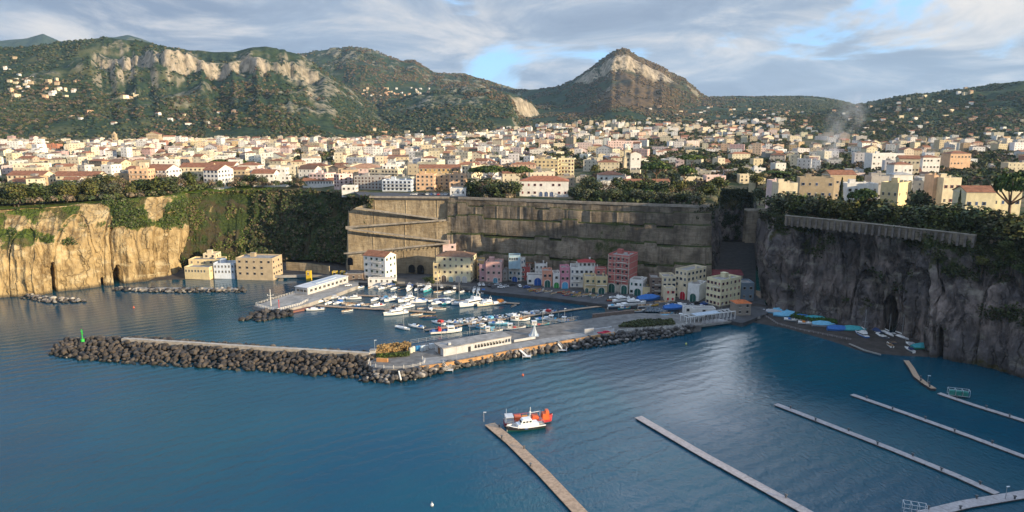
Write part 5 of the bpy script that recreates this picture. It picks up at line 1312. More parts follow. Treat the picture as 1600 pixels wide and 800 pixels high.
# ------------------------------------------------------------------ low walls and fences
def wall_line(name, label, pts, z, h, t, mat, cat='wall', kind=None):
    p = [G(x, y, z) for x, y in pts]; o = empty(name, p[0]); mb = MB()
    for a, b in zip(p, p[1:]):
        d = b - a; m = (a + b) / 2 - p[0]; mb.box(m.x, m.y, 0, d.length + .1, t, h, rot=math.atan2(d.y, d.x))
    me = mb.mesh(name, mat); bpy.data.objects.remove(o); return tag(put(name, me, None, p[0]), label, cat, kind=kind)
wall_line('quay_wall', 'pale low wall along the quay road before the white house', [(552, 441.5), (600, 442.5), (632, 443)], 1.6, 1.1, .5, conc)
wall_line('quay_wall', 'pale low wall along the quay road before the big yellow house', [(650, 445), (690, 447), (735, 451)], 1.6, 1.1, .5, conc)
wall_line('garden_wall', 'tan sloping wall between the bastion and the zigzag wall', [(448, 422), (480, 424), (515, 429)], 3, 5.5, .6, MATS['ramp_wall_stone'])
wall_line('sea_wall', 'white sea wall with dark piles behind the cove', [(430, 434), (480, 433), (520, 434)], 1.2, 1.6, .8, conc)
wall_line('mole_wall', 'brick quay wall with blind arches on the harbour side of the mole', [(926, 501), (955, 498), (990, 494)], .4, 3.4, 1.2, M('old_brick', (0.20, 0.15, 0.125), .9, .3, .8, grime=.3))
def fence(name, label, pts, z, h, step, mat, rails=2, r=.05):
    p = [G(x, y, z) for x, y in pts]; root = empty(name, p[0]); tag(root, label, 'fence')
    pm = MB().tube((0, 0, 0), (0, 0, h), r * 1.4, r * 1.4, 5).mesh('post', mat); rm = MB()
    for a, b in zip(p, p[1:]):
        n = max(1, int((b - a).length / step))
        for i in range(n): put('post', pm, root, a + (b - a) * (i / n) - p[0])
        for k in range(rails): rm.tube(a - p[0] + Vector((0, 0, h * (k + 1) / rails - .05)), b - p[0] + Vector((0, 0, h * (k + 1) / rails - .05)), r, r, 4)
    rm.build('rail', mat, root); return root
white_m = M('white_metal', (0.62, 0.63, 0.65), .5, .1)

# ------------------------------------------------------------------ breakwater and mole
MZ = 3.0
front = [(583, 579), (655, 574), (690, 569), (740, 560), (800, 548), (880, 534), (960, 520), (1010, 515), (1070, 511), (1096, 508)]
back = [(1096, 492), (1000, 489), (955, 493), (905, 500.5), (850, 509), (800, 516), (740, 524), (690, 531), (640, 540), (600, 550), (583, 560)]
mb = MB(); mb.prism(poly_px(front + back, MZ), -2, MZ); tag(mb.build('mole_deck', conc_d), 'grey concrete deck of the mole sheltering the harbour', 'mole', kind='structure')
mb = MB(); mb.prism(poly_px([(660, 572), (690, 567), (740, 558.5), (800, 546.5), (880, 532.5), (960, 518.5), (960, 513), (880, 524), (800, 537), (740, 548), (695, 556), (660, 560)], MZ), MZ, MZ + .02)
tag(mb.build('mole_path', M('pale_paving', (0.27, 0.265, 0.26), .9, .25, .4, grime=.2)), 'paler paved strip along the mole', 'path', kind='structure')
fr = [G(x, y, MZ) for x, y in [(655, 574), (690, 569), (740, 560), (800, 548), (880, 534), (960, 520)]]
mb = MB()
for a, b in zip(fr, fr[1:]):
    d = b - a; m = (a + b) / 2; mb.box(m.x, m.y - .1, MZ - .9, d.length + .05, .9, 1.35, rot=math.atan2(d.y, d.x))
tag(mb.build('kerb', orange_c), 'orange concrete kerb along the sea edge of the mole', 'kerb', kind='structure')
mb = MB(); mb.prism(poly_px([(88, 545), (180, 545), (300, 553), (400, 560), (500, 567), (590, 572), (590, 556), (500, 551), (400, 546), (300, 539), (190, 532), (115, 533)], 1.2), -2, 1.2)
tag(mb.build('breakwater_core', M('wet_rubble', (0.045, 0.04, 0.036), .9, .4, .5)), 'dark rubble core under the breakwater rocks', 'breakwater', kind='structure')
mb = MB()
wl = [G(x, y, 4.1) for x, y in [(192, 530.5), (300, 537), (400, 543.5), (500, 549), (578, 553.5)]]
for a, b in zip(wl, wl[1:]):
    d = b - a; m = (a + b) / 2; mb.box(m.x, m.y, .5, d.length + .05, 1.8, 4.3, rot=math.atan2(d.y, d.x))
tag(mb.build('walkway', M('pale_walk', (0.40, 0.36, 0.31), .9, .25, .5)), 'pale concrete walkway along the back of the breakwater', 'walkway', kind='structure')
# boulders
def subdiv_ico():
    v, f = ico(); vs = [tuple(p) for p in v]; cache = {}; nf = []
    def mid(a, b):
        k = (min(a, b), max(a, b))
        if k not in cache:
            p = (np.array(vs[a]) + np.array(vs[b])); vs.append(tuple(p / np.linalg.norm(p))); cache[k] = len(vs) - 1
        return cache[k]
    for a, b, c_ in f:
        x, y, z = mid(a, b), mid(b, c_), mid(c_, a); nf += [(a, x, z), (b, y, x), (c_, z, y), (x, y, z)]
    return np.array(vs), nf
SV, SF = subdiv_ico()
def wet_rock(name, col):
    m = M(name, col, .9, .4, .7, fine=.35); nt = m.node_tree; b = next(n for n in nt.nodes if n.type == 'BSDF_PRINCIPLED'); src = b.inputs['Base Color'].links[0].from_socket
    pos = N(nt, 'ShaderNodeNewGeometry').outputs['Position']; sp = N(nt, 'ShaderNodeSeparateXYZ'); L(nt, pos, sp.inputs[0])
    wz = math_(nt, 'ADD', sp.outputs[2], noise(nt, pos, .5, 3))
    L(nt, mixc(nt, ramp(nt, wz, 1.5, .8), src, (.018, .02, .016)), b.inputs['Base Color']); L(nt, ramp(nt, wz, 1.5, .8, .9, .35), b.inputs['Roughness']); return m
rockm = wet_rock('armour_rock', None)
ROCK = []
for i in range(8):
    V = SV.copy()
    for k in range(7):                                        # planes chipped off a lump
        nrm = RNG.normal(0, 1, 3); nrm /= np.linalg.norm(nrm); dd = RNG.uniform(.5, .82); s = V @ nrm
        V = V - np.maximum(s - dd, 0)[:, None] * nrm
    V = V * RNG.uniform(.85, 1.25, 3); me = bpy.data.meshes.new('boulder'); me.from_pydata([tuple(p) for p in V], [], SF); me.materials.append(rockm); ROCK.append(me)
NB = [0]; RV, RF, RC = [], [], []
def boulder(x, y, z, s, col, label, group, single=True):
    if single and NB[0] < (205 if 'outer' in label else 298):
        NB[0] += 1
        o = put('boulder', random.choice(ROCK), None, (x, y, z), 0, col); o.scale = (s, s * random.uniform(.8, 1.1), s * random.uniform(.7, .95))
        o.rotation_euler = tuple(random.uniform(0, 6) for _ in range(3)); tag(o, label, 'boulder', group)
    else:
        me = random.choice(ROCK); n0 = len(RV); a = random.uniform(0, 6); ca, sa = math.cos(a), math.sin(a)
        for v in me.vertices: RV.append((x + s * (v.co.x * ca - v.co.y * sa), y + s * (v.co.x * sa + v.co.y * ca), z + s * .8 * v.co.z))
        RF.extend(tuple(i + n0 for i in p.vertices) for p in me.polygons); RC.extend([col] * len(me.polygons))
def rock_slope(front, back, zb, rows, step, size, cols, label, group, single=True, back_rows=0):
    def rs(pts, z, n):
        q = np.array([tuple(G(x, y, z)) for x, y in pts]); s = np.r_[0, np.cumsum(np.hypot(*np.diff(q[:, :2], axis=0).T))]; t = np.linspace(0, 1, n)
        return np.stack([np.interp(t * s[-1], s, q[:, i]) for i in range(3)], 1), s[-1]
    _, ln = rs(front, 0, 2); n = int(ln / step); Fp, _ = rs(front, 0.0, n); Bp, _ = rs(back, zb, n)
    for r in range(rows + back_rows):
        t = r / max(1, rows - 1)
        for i in range(n):
            p = Fp[i] + (Bp[i] - Fp[i]) * t if t <= 1 else Bp[i] + (Bp[i] - Fp[i]) * np.array([1, 1, -1.0]) * (t - 1)
            sz = size * random.uniform(.75, 1.25); j = step * .38; pick = random.choice(cols); k = random.uniform(.7, 1.3)
            boulder(p[0] + random.uniform(-j, j) + (step / 2 if r % 2 else 0), p[1] + random.uniform(-j, j), p[2] + random.uniform(-.3, .4), sz, tuple(v * k for v in pick), label, group, single and t <= 1)
darkr = [(.085, .07, .058), (.07, .06, .052), (.115, .095, .076), (.10, .08, .064), (.058, .052, .05)]
coolr = [(.095, .088, .085), (.075, .072, .074), (.13, .12, .115), (.26, .24, .22), (.085, .08, .08)]
rock_slope([(76, 553.5), (120, 560.5), (200, 568), (300, 573), (400, 579), (500, 586), (575, 592)], [(100, 531.5), (135, 530), (190, 531), (300, 538), (400, 545), (500, 551), (580, 556)], 3.5, 8, 2.1, 1.22, darkr, 'dark brown armour boulder piled on the outer breakwater', 'armour boulders of the breakwater', True, 3)
rock_slope([(560, 595), (600, 599), (645, 594), (700, 578.5), (770, 564), (850, 552), (930, 542), (1000, 532.5), (1060, 525), (1084, 517)], [(585, 579), (620, 583), (660, 576), (700, 568), (770, 555.5), (850, 540), (930, 526.5), (1000, 517), (1060, 513), (1080, 510)], 2.5, 4, 2.0, 1.15, coolr, 'grey armour boulder banked against the sea side of the mole', 'armour boulders of the mole', True)
rock_slope([(378, 500), (410, 502), (450, 494)], [(400, 487), (425, 485), (448, 487)], 2.2, 4, 2.6, 1.5, [(.05, .05, .055), (.07, .065, .065)], '', '', False)
rock_slope([(36, 466), (80, 474), (129, 472)], [(42, 460), (85, 466), (126, 468)], .9, 3, 2.2, 1.3, [(.28, .24, .2), (.14, .12, .11), (.4, .36, .3)], '', '', False)
rock_slope([(176, 454), (250, 457), (320, 457.5), (382, 457)], [(182, 450), (250, 452), (320, 452), (378, 452)], .9, 3, 2.3, 1.25, [(.10, .09, .085), (.07, .065, .06), (.38, .33, .27)], '', '', False)
me = bpy.data.meshes.new('loose_rocks'); me.from_pydata(RV, [], RF); me.materials.append(wet_rock('loose_rock', 'attr')); set_cols(me, np.array(RC))
tag(put('loose_rocks', me), 'more dark rocks heaped round the mole heads and the cove', 'rocks', kind='stuff')
mb = MB(); mb.prism(poly_px([(215, 449), (372, 449.5), (372, 451.5), (215, 451)], 1.5), -1, 1.5); tag(mb.build('groyne_deck', conc), 'flat concrete strip on top of the rock groyne in the cove', 'walkway', kind='structure')

# round platform at the elbow
pc = G(620, 566.5, 2.9)
mb = MB(); poly = [(pc.x + 11.5 * math.cos(i * math.pi / 18), pc.y + 7.6 * math.sin(i * math.pi / 18)) for i in range(36)]
mb.prism(poly, -1, 2.9); tag(mb.build('round_platform', M('worn_paving', (0.25, 0.23, 0.215), .9, .4, .35, grime=.45, fine=.2)), 'round paved platform at the elbow of the breakwater', 'platform', kind='structure')
root = empty('platform_railing', (pc.x, pc.y, 2.9)); tag(root, 'pale post railing round the paved platform at the elbow', 'railing')
pm = MB().tube((0, 0, 0), (0, 0, 1.5), .1, .1, 5).mesh('post', trim); rm = MB(); prev = None
for i in range(-19, 4):
    p = Vector((11.2 * math.cos(i * math.pi / 18), 7.3 * math.sin(i * math.pi / 18), 0))
    if i % 2: put('post', pm, root, p)
    if prev is not None:
        for zz in (.5, 1.0): rm.tube(prev + Vector((0, 0, zz)), p + Vector((0, 0, zz)), .05, .05, 4)
    prev = p
rm.build('rail', trim, root)
wall_line('bench_wall', 'orange-brown low wall on the round platform', [(589, 565), (606, 566)], 2.9, 1.5, .9, M('terracotta_block', (0.50, 0.25, 0.10), .9, .2))
bx = MB().box(0, 0, 0, 1.2, 1.2, .5); g = G(628, 582, 3.6)
sl_ = MB(); sl_.tube((0, 0, .2), (1.2, -2.6, -2.4), .3, .3, 6); tag(sl_.build('boat_slide', M('white_paint', (.75, .74, .7), .5, .1), None, False, G(623, 580.5, 3.2)), 'white chute leaning from the platform down to the rocks', 'chute')
# reeds and bushes of the mole (grass-like masses)
def thicket(name, pts, z, n, hh, size, pal, label, cat, tall=False):
    P = np.array(poly_px(pts, z)); lo, hi = P.min(0), P.max(0); out = []
    def inside(x, y):
        r = False; j = len(P) - 1
        for i in range(len(P)):
            if (P[i][1] > y) != (P[j][1] > y) and x < (P[j][0] - P[i][0]) * (y - P[i][1]) / (P[j][1] - P[i][1]) + P[i][0]: r = not r
            j = i
        return r
    while len(out) < n:
        x, y = RNG.uniform(lo[0], hi[0]), RNG.uniform(lo[1], hi[1])
        if inside(x, y): out.append((x, y, z + hh * (0.15 + .85 * RNG.uniform() ** .7) * (0.75 + .35 * float(vn(x / 2.5, y / 2.5, 0, 8)))))
    Cc = np.array(out); V, q = leaf_faces(Cc, np.tile([0, -.6, .5], (n, 1)), size)
    if tall: V[:, 2] = np.maximum(V[:, 2], z)
    me = bpy.data.meshes.new(name); raw_mesh(me, V, q, 4); me.materials.append(M('mass_foliage', 'attr')); set_cols(me, mass_cols(len(q), pal))
    tag(put(name, me), label, cat, kind='stuff')
thicket('reeds', [(588, 557), (612, 552), (642, 548), (642, 542), (615, 545), (590, 550)], MZ, 2600, 3.6, .32, [(.34, .21, .085), (.28, .19, .085), (.40, .27, .12)], 'dry orange reeds growing on the mole head', 'reeds', True)
thicket('undergrowth', [(588, 561), (640, 557), (640, 553), (590, 557)], MZ, 900, 1.8, .35, [(.07, .10, .02), (.05, .08, .02)], 'green undergrowth in front of the dry reeds', 'undergrowth')
thicket('undergrowth', [(965, 512), (1010, 512), (1055, 508), (1050, 502), (1010, 503), (975, 507)], MZ, 2600, 1.8, .38, [(.06, .075, .03), (.045, .06, .028), (.08, .085, .035)], 'olive green scrub on the landward part of the mole', 'undergrowth')
thicket('grass', [(1233, 496), (1268, 503), (1308, 507), (1308, 492), (1290, 486), (1250, 484)], 2.5, 3500, .8, .4, [(.035, .085, .015), (.05, .10, .02)], 'bright green grass bank at the foot of the headland cliff', 'grass')
def veg_on(name, grid, veg, thr, n, size, pal, label, zmin=4):
    P = grid.reshape(-1, 3); v = (veg + .5 * np.abs(fbm(grid[..., 0] / 7, grid[..., 2] / 7, 0, 2, 3))).ravel(); idx = np.nonzero((v > thr) & (P[:, 2] > zmin))[0]
    idx = RNG.choice(idx, min(n, len(idx) * 3)); Cc = P[idx] + RNG.normal(0, .7, (len(idx), 3)) + np.array([0, -.8, .3])
    V, q = leaf_faces(Cc, np.tile([0, -.7, .6], (len(idx), 1)), size); me = bpy.data.meshes.new(name); raw_mesh(me, V, q, 4); me.materials.append(M('mass_foliage', 'attr'))
    set_cols(me, mass_cols(len(q), pal)); tag(put(name, me), label, 'undergrowth', kind='stuff')
veg_on('undergrowth', cl_l[1], cl_l[2], .62, 16000, .5, [(.05, .085, .018), (.075, .11, .022), (.12, .125, .06), (.04, .06, .02)], 'green creepers and bushes over the brow of the tan cliff', 8)
rs_ = int((395 - 284) / 1.5)  # the lit left side gets brighter leaf colours, sunlight painted in
veg_on('undergrowth', rav[1][:rs_], rav[2][:rs_], .62, 9000, .6, [(.07, .10, .022), (.10, .135, .026), (.14, .125, .05), (.14, .105, .06)], 'sunlit green and olive scrub on the open side of the ravine', 4)
veg_on('undergrowth', rav[1][rs_:], rav[2][rs_:], .50, 26000, .75, [(.042, .062, .020), (.06, .08, .025), (.085, .085, .032), (.12, .09, .055), (.032, .048, .02)], 'tangled bushes and winter scrub filling the ravine', 4)
veg_on('undergrowth', cl_r[1], cl_r[2], .48, 9000, .5, [(.03, .045, .016), (.045, .055, .02), (.06, .06, .03)], 'tufts of green clinging to the headland cliff', 12)
veg_on('undergrowth', gor[1], gor[2], .40, 5000, .5, [(.022, .034, .014), (.035, .045, .018)], 'ivy hanging in the gorge', 10)

# white building on the mole: closed box and colonnade
def mole_building():
    a, b = G(693, 557, MZ), G(740, 548, MZ); e = G(799, 537, MZ); r = math.atan2((e - a).y, (e - a).x); root = empty('mole_building', a, r)
    tag(root, 'long low white bathing building with a colonnade on the mole', 'building'); l1 = (b - a).length; l2 = (e - a).length; d = 8.0; h = 3.1
    wp = M('white_render', (.47, .47, .47), .85, .15, .5, grime=.25)
    MB().box(l1 / 2, d / 2, 0, l1, d, h).build('wall', wp, root); MB().box(l2 / 2, d / 2 + .4, h + .003, l2 + .6, d + .5, .3).build('roof', terr, root)
    MB().box((l1 + l2) / 2, d - 1.5, 0, l2 - l1, 3, h).build('rear_wall', wp, root)
    MB().box((l1 + l2) / 2, .3, .003, l2 - l1, .3, .9).build('parapet', wp, root)
    MB().box((l1 + l2) / 2 + .1, .3, h - .7, l2 - l1 - .2, .32, .7).build('lintel', wp, root)
    cm = MB().box(0, .3, .9, .35, .34, h - 1.6).mesh('column', wp); n = 12
    for i in range(n + 1): put('column', cm, root, (l1 + .3 + (l2 - l1 - .6) * i / n, 0, 0))
    put('door', MB().box(0, 0, 0, 1.2, .1, 2.2).mesh('door', glass), root, (l1 - 2, -.03, 0)); MB().box(l1 * .3, d * .4, h + .3, 1.2, 1.2, .9).build('roof_vent', wp, root)
    put('door', MB().box(0, 0, 0, 2.4, .1, 2.6).mesh('door', wood), root, (-.03, d / 2, 0), math.pi / 2)
mole_building()
wall_line('parapet_wall', 'white parapet wall beyond the colonnade on the mole', [(803, 534.5), (836, 529)], MZ, 1.0, .5, M('white_render'))
def block_row(px0, px1, py0, py1, n, label):
    for i in range(n):
        f = i / (n - 1); o = MB().box(0, 0, 0, 1.1, 1.0, 2.2, top=.92).build('concrete_block', M('white_render'), None, False, G(px0 + (px1 - px0) * f, py0 + (py1 - py0) * f, MZ))
        series(o, 'upright white block', 'beside the red mat', 'block', 'white blocks on the mole', px0 + (px1 - px0) * f)
block_row(915, 926, 521.5, 520, 5, '')
wall_line('parapet_wall', 'white wall beside the row of upright blocks', [(929, 518), (955, 514)], MZ, 1.2, .5, M('white_render'))
tag(MB().box(0, 0, 0, 6, 2.4, .3, rot=R(25)).box(.8, .5, .3, 2.2, 1.2, .4, rot=R(10)).build('folded_mat', M('red_cloth', (.42, .02, .05), .8, .2), None, False, G(944, 520, MZ)), 'red folded mats lying on the mole path', 'mats')
def sail_sculpture():
    mb = MB(); base = [(1.9, 0, 0), (-.8, 1.4, 0), (-.8, -1.4, 0), (2.6, -1.6, 0)]; top = (.4, 0, 6.2)
    n = 14; ring = [(1.7 * math.cos(i * 2 * math.pi / n) * (1 + .25 * (i % 2)), 1.5 * math.sin(i * 2 * math.pi / n) * (1 + .25 * (i % 2)), 0) for i in range(n)]
    mid = [(x * .32 + .2, y * .32, 3) for x, y, _ in ring]
    for i in range(n):
        j = (i + 1) % n; mb.face([ring[i], ring[j], mid[j], mid[i]]); mb.face([mid[i], mid[j], top])
    mb.box(0, 0, -.05, 4.4, 3.8, .25)
    tag(mb.build('folded_sunshade', M('blue_grey_cloth', (.40, .46, .52), .8, .2), None, False, G(834, 524, MZ)), 'pointed pale blue-grey folded sunshade tent on the mole', 'sunshade')
sail_sculpture()
# water tanks and stacked chests behind the reeds
drum = MB(); drum.tube((0, 0, 0), (0, 0, 2.0), .75, .75, 12); drum.tube((0, 0, 2.0), (0, 0, 2.25), .75, .3, 12); dm = drum.mesh('tank_body', M('tank_plastic', None, .5, .1)); capm = MB().tube((0, 0, 2.25), (0, 0, 2.45), .28, .28, 8).mesh('cap', iron)
for i, (px_, py_, cc_) in enumerate([(642, 551, (.6, .55, .45)), (646, 549, (.62, .6, .5)), (651, 548, (.03, .18, .40)), (655, 547.5, (.04, .22, .46)), (659, 548, (.45, .55, .62)), (663, 547, (.6, .62, .62)), (667, 546.5, (.5, .5, .48)), (673, 544, (.62, .64, .64)), (677, 543.5, (.62, .64, .64))]):
    o = empty('water_tank', G(px_, py_, MZ)); put('tank_body', dm, o, None, 0, cc_); put('cap', capm, o)
    series(o, 'blue plastic tank' if cc_[0] < .1 else 'pale plastic tank', 'behind the dry reeds', 'tank', 'plastic tanks on the mole', px_)
kb = empty('white_cabinet', G(583, 556, MZ)); tag(kb, 'small white cabin at the end of the breakwater walkway', 'cabin'); MB().box(0, 0, 0, 2.2, 2.0, 2.5).build('wall', M('white_render'), kb); MB().box(0, 0, 2.5, 2.5, 2.3, .2).build('roof', terr, kb)
# sea ladders / white bathing gangways on the rocks
def gangway(px, py, px2, py2, label):
    a, b = G(px, py, MZ + .2), G(px2, py2, .8); root = empty('bathing_gangway', a); tag(root, label, 'gangway'); d = b - a; s = Vector((-d.y, d.x, 0)).normalized() * .8
    MB().face  # (deck below)
    m = MB(); q = [s, d + s, d - s, -s]; m.face(q); m.face([v - Vector((0, 0, .15)) for v in q]); m.build('deck', white_m, root)
    for sg in (1, -1):
        m = MB(); m.tube(s * sg + Vector((0, 0, 1)), d + s * sg + Vector((0, 0, 1)), .07, .07, 4)
        for i in range(6): m.tube(s * sg + d * (i / 5), s * sg + d * (i / 5) + Vector((0, 0, 1)), .05, .05, 4)
        m.build('railing', white_m, root)
    m = MB(); m.box(d.x, d.y, d.z - .2, 3.6, 2.2, .2); m.build('landing', white_m, root)
    m = MB(); [m.tube((d.x + u, d.y + v, d.z - 1.6), (d.x + u, d.y + v, d.z + 1.1), .08, .08, 4) for u in (-1.7, 1.7) for v in (-1, 1)]; m.build('landing_frame', white_m, root)
gangway(692, 568, 701, 577, 'white bathing gangway on the rocks close to the round platform')
gangway(812, 546, 823, 556, 'white bathing gangway halfway along the mole')
gangway(872, 537, 879, 546, 'white bathing gangway below the orange kerb end')
# fences of the mole, lamp posts
fence('mole_fence', 'grey wire fence along the harbour side of the mole', [(642, 538), (690, 530.5), (740, 523.5), (800, 515.5), (850, 508.5), (905, 500)], MZ, 2.0, 3.0, M('galvanised', (.32, .33, .34), .5, .2), 3, .05)
fence('path_fence', 'white railing along the curved path by the scrub', [(965, 519), (1010, 514.5), (1060, 510.5), (1075, 507)], MZ, 1.1, 2.2, trim, 2, .05)
lm = MB().tube((0, 0, 0), (0, 0, 1), .10, .07, 6).mesh('pole', M('galvanised')); lh = MB().box(.35, 0, 0, .9, .3, .16).mesh('lamp_head', white_m)
def lamp(px, py, z, h, label=None, place='on the mole'):
    o = empty('lamp_post', G(px, py, z), random.uniform(-.6, .6)); p = put('pole', lm, o); p.scale = (1, 1, h); put('lamp_head', lh, o, (0, 0, h))
    if label: tag(o, label, 'lamp post', 'lamp posts of the harbour')
    else: series(o, 'thin grey lamp post', place, 'lamp post', 'lamp posts of the harbour', px)
for px_, py_ in ((586, 556), (690, 530), (719, 526), (734, 524), (751, 521), (781, 517), (810, 514), (826, 511), (848, 508), (882, 503)): lamp(px_, py_, MZ, 6.5)
lamp(713, 562, MZ, 5.0, 'pale pole standing at the sea edge of the mole')
lamp(1068, 506, MZ, 9.0, 'tall pale flagpole-like post at the root of the mole')
lamp(1127, 497, 2, 7, 'lamp post with pale sign beside the stone cottage')
for px_, py_ in ((644, 470), (687, 448), (542, 446), (527, 456)): lamp(px_, py_, 1.6, 7.5, None, 'on the quay')

# green harbour light on the breakwater head
def harbour_light():
    o = empty('harbour_light', G(129, 531, 4.0)); o.scale = (.8, .8, .85); tag(o, 'bright green harbour light tower on the breakwater head', 'harbour light'); gm = M('signal_green', (.03, .42, .06), .5, .1)
    MB().tube((0, 0, -1), (0, 0, .5), 1.0, .9, 10).build('base', gm, o); MB().tube((0, 0, .6), (0, 0, 4.2), .26, .18, 8).build('mast', gm, o)
    m = MB(); m.tube((0, 0, 4.2), (0, 0, 4.4), .5, .5, 10); [m.tube((.45 * math.cos(a), .45 * math.sin(a), 4.4), (.45 * math.cos(a), .45 * math.sin(a), 5.0), .04, .04, 4) for a in np.arange(0, 6.2, .8)]; m.build('gallery', gm, o)
    MB().tube((0, 0, 4.4), (0, 0, 5.6), .26, .2, 8).build('lantern', gm, o); m = MB(); m.box(.3, 0, 3.0, .6, .15, .9); m.build('top_mark', gm, o)
harbour_light()

# ------------------------------------------------------------------ inner mole with its white hall
IZ = 2.0
mb = MB(); mb.prism(poly_px([(396, 478), (432, 487), (470, 478), (520, 461), (560, 446), (560, 437), (545, 434), (480, 451)], IZ), -2, IZ); tag(mb.build('inner_mole', conc), 'pale concrete inner mole running out from the quay', 'mole', kind='structure')
def inner_hall():
    a, b = G(482, 461, IZ), G(545, 441.5, IZ); d = b - a; r = math.atan2(d.y, d.x); ln = d.length; root = empty('harbour_hall', a, r); tag(root, 'long white flat-roofed harbour hall on the inner mole', 'building')
    wp = M('white_render'); MB().box(ln / 2, 5, 0, ln, 9, 3.8).build('wall', wp, root); MB().box(ln / 2, 5, 3.803, ln + .8, 9.6, .3).build('roof', M('pale_roof', (.55, .56, .58), .8, .15, .4, grime=.2), root); MB().box(ln * .55, 5, 4.1, ln * .5, 3, .35).build('roof_light', M('blue_grey_cloth'), root)
    wm_ = window_mesh('bar', 1.8, 1.5)
    for i in range(9): put('window', wm_, root, (3 + i * (ln - 6) / 8, .5, 1.3), 0, wd)
    for i in range(3): put('window', wm_, root, (0, 2.2 + i * 2.6, 1.3), -math.pi / 2, wd)
inner_hall()
fence('mole_railing', 'white balustrade round the open end of the inner mole', [(400, 477), (432, 486), (468, 477), (482, 470)], IZ, 1.2, 1.4, trim, 2, .09)
fence('mole_railing', 'white railing on the cove side of the inner mole', [(400, 476), (440, 464), (480, 452)], IZ, 1.1, 2.0, trim, 2, .05)
o = empty('signal_mast', G(423.5, 478, IZ)); tag(o, 'pale signal mast with crossarms on the inner mole end', 'mast'); MB().tube((0, 0, 0), (0, 0, 9), .22, .14, 8).build('pole', trim, o); m = MB(); m.box(0, 0, 5.6, 3.2, .12, .12); m.box(0, 0, 4.6, 2.2, .12, .12); m.tube((-1.4, 0, 5.7), (-1.4, 0, 6.3), .15, .15, 6); m.tube((1.4, 0, 5.7), (1.4, 0, 6.3), .15, .15, 6); m.build('crossarm', trim, o)
o = empty('harbour_light', G(436, 481, IZ)); tag(o, 'slim red harbour light on the inner mole', 'harbour light'); MB().tube((0, 0, 0), (0, 0, 3.6), .2, .14, 8).build('mast', M('signal_red', (.5, .06, .05), .5, .1), o); MB().tube((0, 0, 3.6), (0, 0, 4.3), .3, .3, 8).build('lantern', M('signal_red'), o)
wall_line('landing_stage', 'reddish wooden landing stage beside the inner mole', [(456, 488), (489, 481)], .1, .7, 3.0, M('red_wood', (.22, .10, .075), .85, .25), 'landing stage')

# ------------------------------------------------------------------ pontoons
plank = M('pontoon_planks', (.42, .30, .21), .85, .3, 1.2, fine=.2); plank_shaded = M('shaded_grey_planks', (.37, .34, .34), .85, .25, 1.2, fine=.2); floatm = M('pontoon_float', (.045, .045, .05), .7, .3)  # sunlit tone in the warm plank colour, shade in the grey one
def pontoon(label, pts, w, mat=None, seg=8.0, posts=0, z=.55):
    p = [G(x, y, z) for x, y in pts]; root = empty('pontoon', (p[0].x, p[0].y, 0)); tag(root, label, 'pontoon', 'floating pontoons')
    s = MB(); f = MB(); bm = MB().tube((0, 0, 0), (0, 0, .75), .24, .22, 6).box(0, 0, .75, .75, .5, .2).mesh('bollard', iron); o0 = root.location; L_ = 0
    for a, b in zip(p, p[1:]):
        d = b - a; n = max(1, round(d.length / seg)); r = math.atan2(d.y, d.x)
        for i in range(n):
            m = a + d * ((i + .5) / n) - o0; l = d.length / n
            s.box(m.x, m.y, z - .14, l - .09, w, .16 + .012 * (i % 2), rot=r); f.box(m.x, m.y, -.4, l * .9, w * .86, z + .25, rot=r)
            if posts and (i % posts == 1 or n < 3):
                sd_ = Vector((d.y, -d.x, 0)).normalized() * (w / 2 - .3) * (1 if (i // posts) % 2 else -1); put('bollard', bm, root, (m.x + sd_.x, m.y + sd_.y, z), r)
    s.build('deck', mat or plank, root); f.build('float', floatm, root); return root
pontoon('inner pontoon of the marina nearest the quay', [(557, 461), (640, 464.5), (740, 470), (812, 474)], 2.2, None, 10, 1)
pontoon('middle pontoon of the marina ending in open water', [(494, 477), (560, 481), (630, 484.5), (680, 488)], 2.4, None, 10, 1)
pontoon('angled pontoon of the marina running out from the beach', [(664, 515.5), (700, 510.5), (740, 504), (800, 496.5), (860, 488.5), (905, 482), (957, 476)], 2.2, None, 10, 1)
pontoon('sunlit wooden offshore pontoon beside the moored work boats', [(765, 662), (800, 691), (850, 740), (912, 806)], 3.6, plank, 9, 1)
pontoon('shaded grey offshore pontoon with dark bollards, next beyond the sunlit one', [(997, 651), (1100, 711), (1200, 766), (1300, 822)], 2.9, plank_shaded, 9, 1)
pontoon('long shaded grey offshore pontoon ending at the bottom walkway', [(1212, 631), (1300, 665), (1400, 704), (1500, 745), (1558, 771)], 2.3, plank_shaded, 9, 1)
pontoon('shaded grey offshore pontoon third from the sunlit one, without walkway', [(1331, 616), (1420, 647), (1520, 683), (1640, 728)], 2.1, plank_shaded, 9, 1)
pontoon('narrow pontoon carrying the metal cage under the headland', [(1467, 614), (1520, 632), (1600, 657), (1680, 684)], 2.1, plank_shaded, 9, 1)
pontoon('broad walkway pontoon in the lower corner', [(1440, 804), (1510, 787), (1600, 772), (1660, 763)], 3.2, plank_shaded, 9, 1)
pontoon('curved reddish gangway pontoon leading off the headland beach', [(1416, 563), (1424, 574), (1432, 588), (1445, 598), (1459, 607)], 2.0, plank, 3, 1, 1.0)
def cage(px, py, l, label, mat):
    root = empty('net_cage', G(px, py, .7), R(-20)); tag(root, label, 'cage'); m = MB()
    for x in (0, l / 3, 2 * l / 3, l):
        for y in (0, 2): m.tube((x, y, 0), (x, y, 2.2), .06, .06, 4)
        m.tube((x, 0, 2.2), (x, 2, 2.2), .06, .06, 4)
    for y in (0, 2):
        for z in (0.05, 2.2): m.tube((0, y, z), (l, y, z), .06, .06, 4)
    m.build('frame', white_m, root); return root
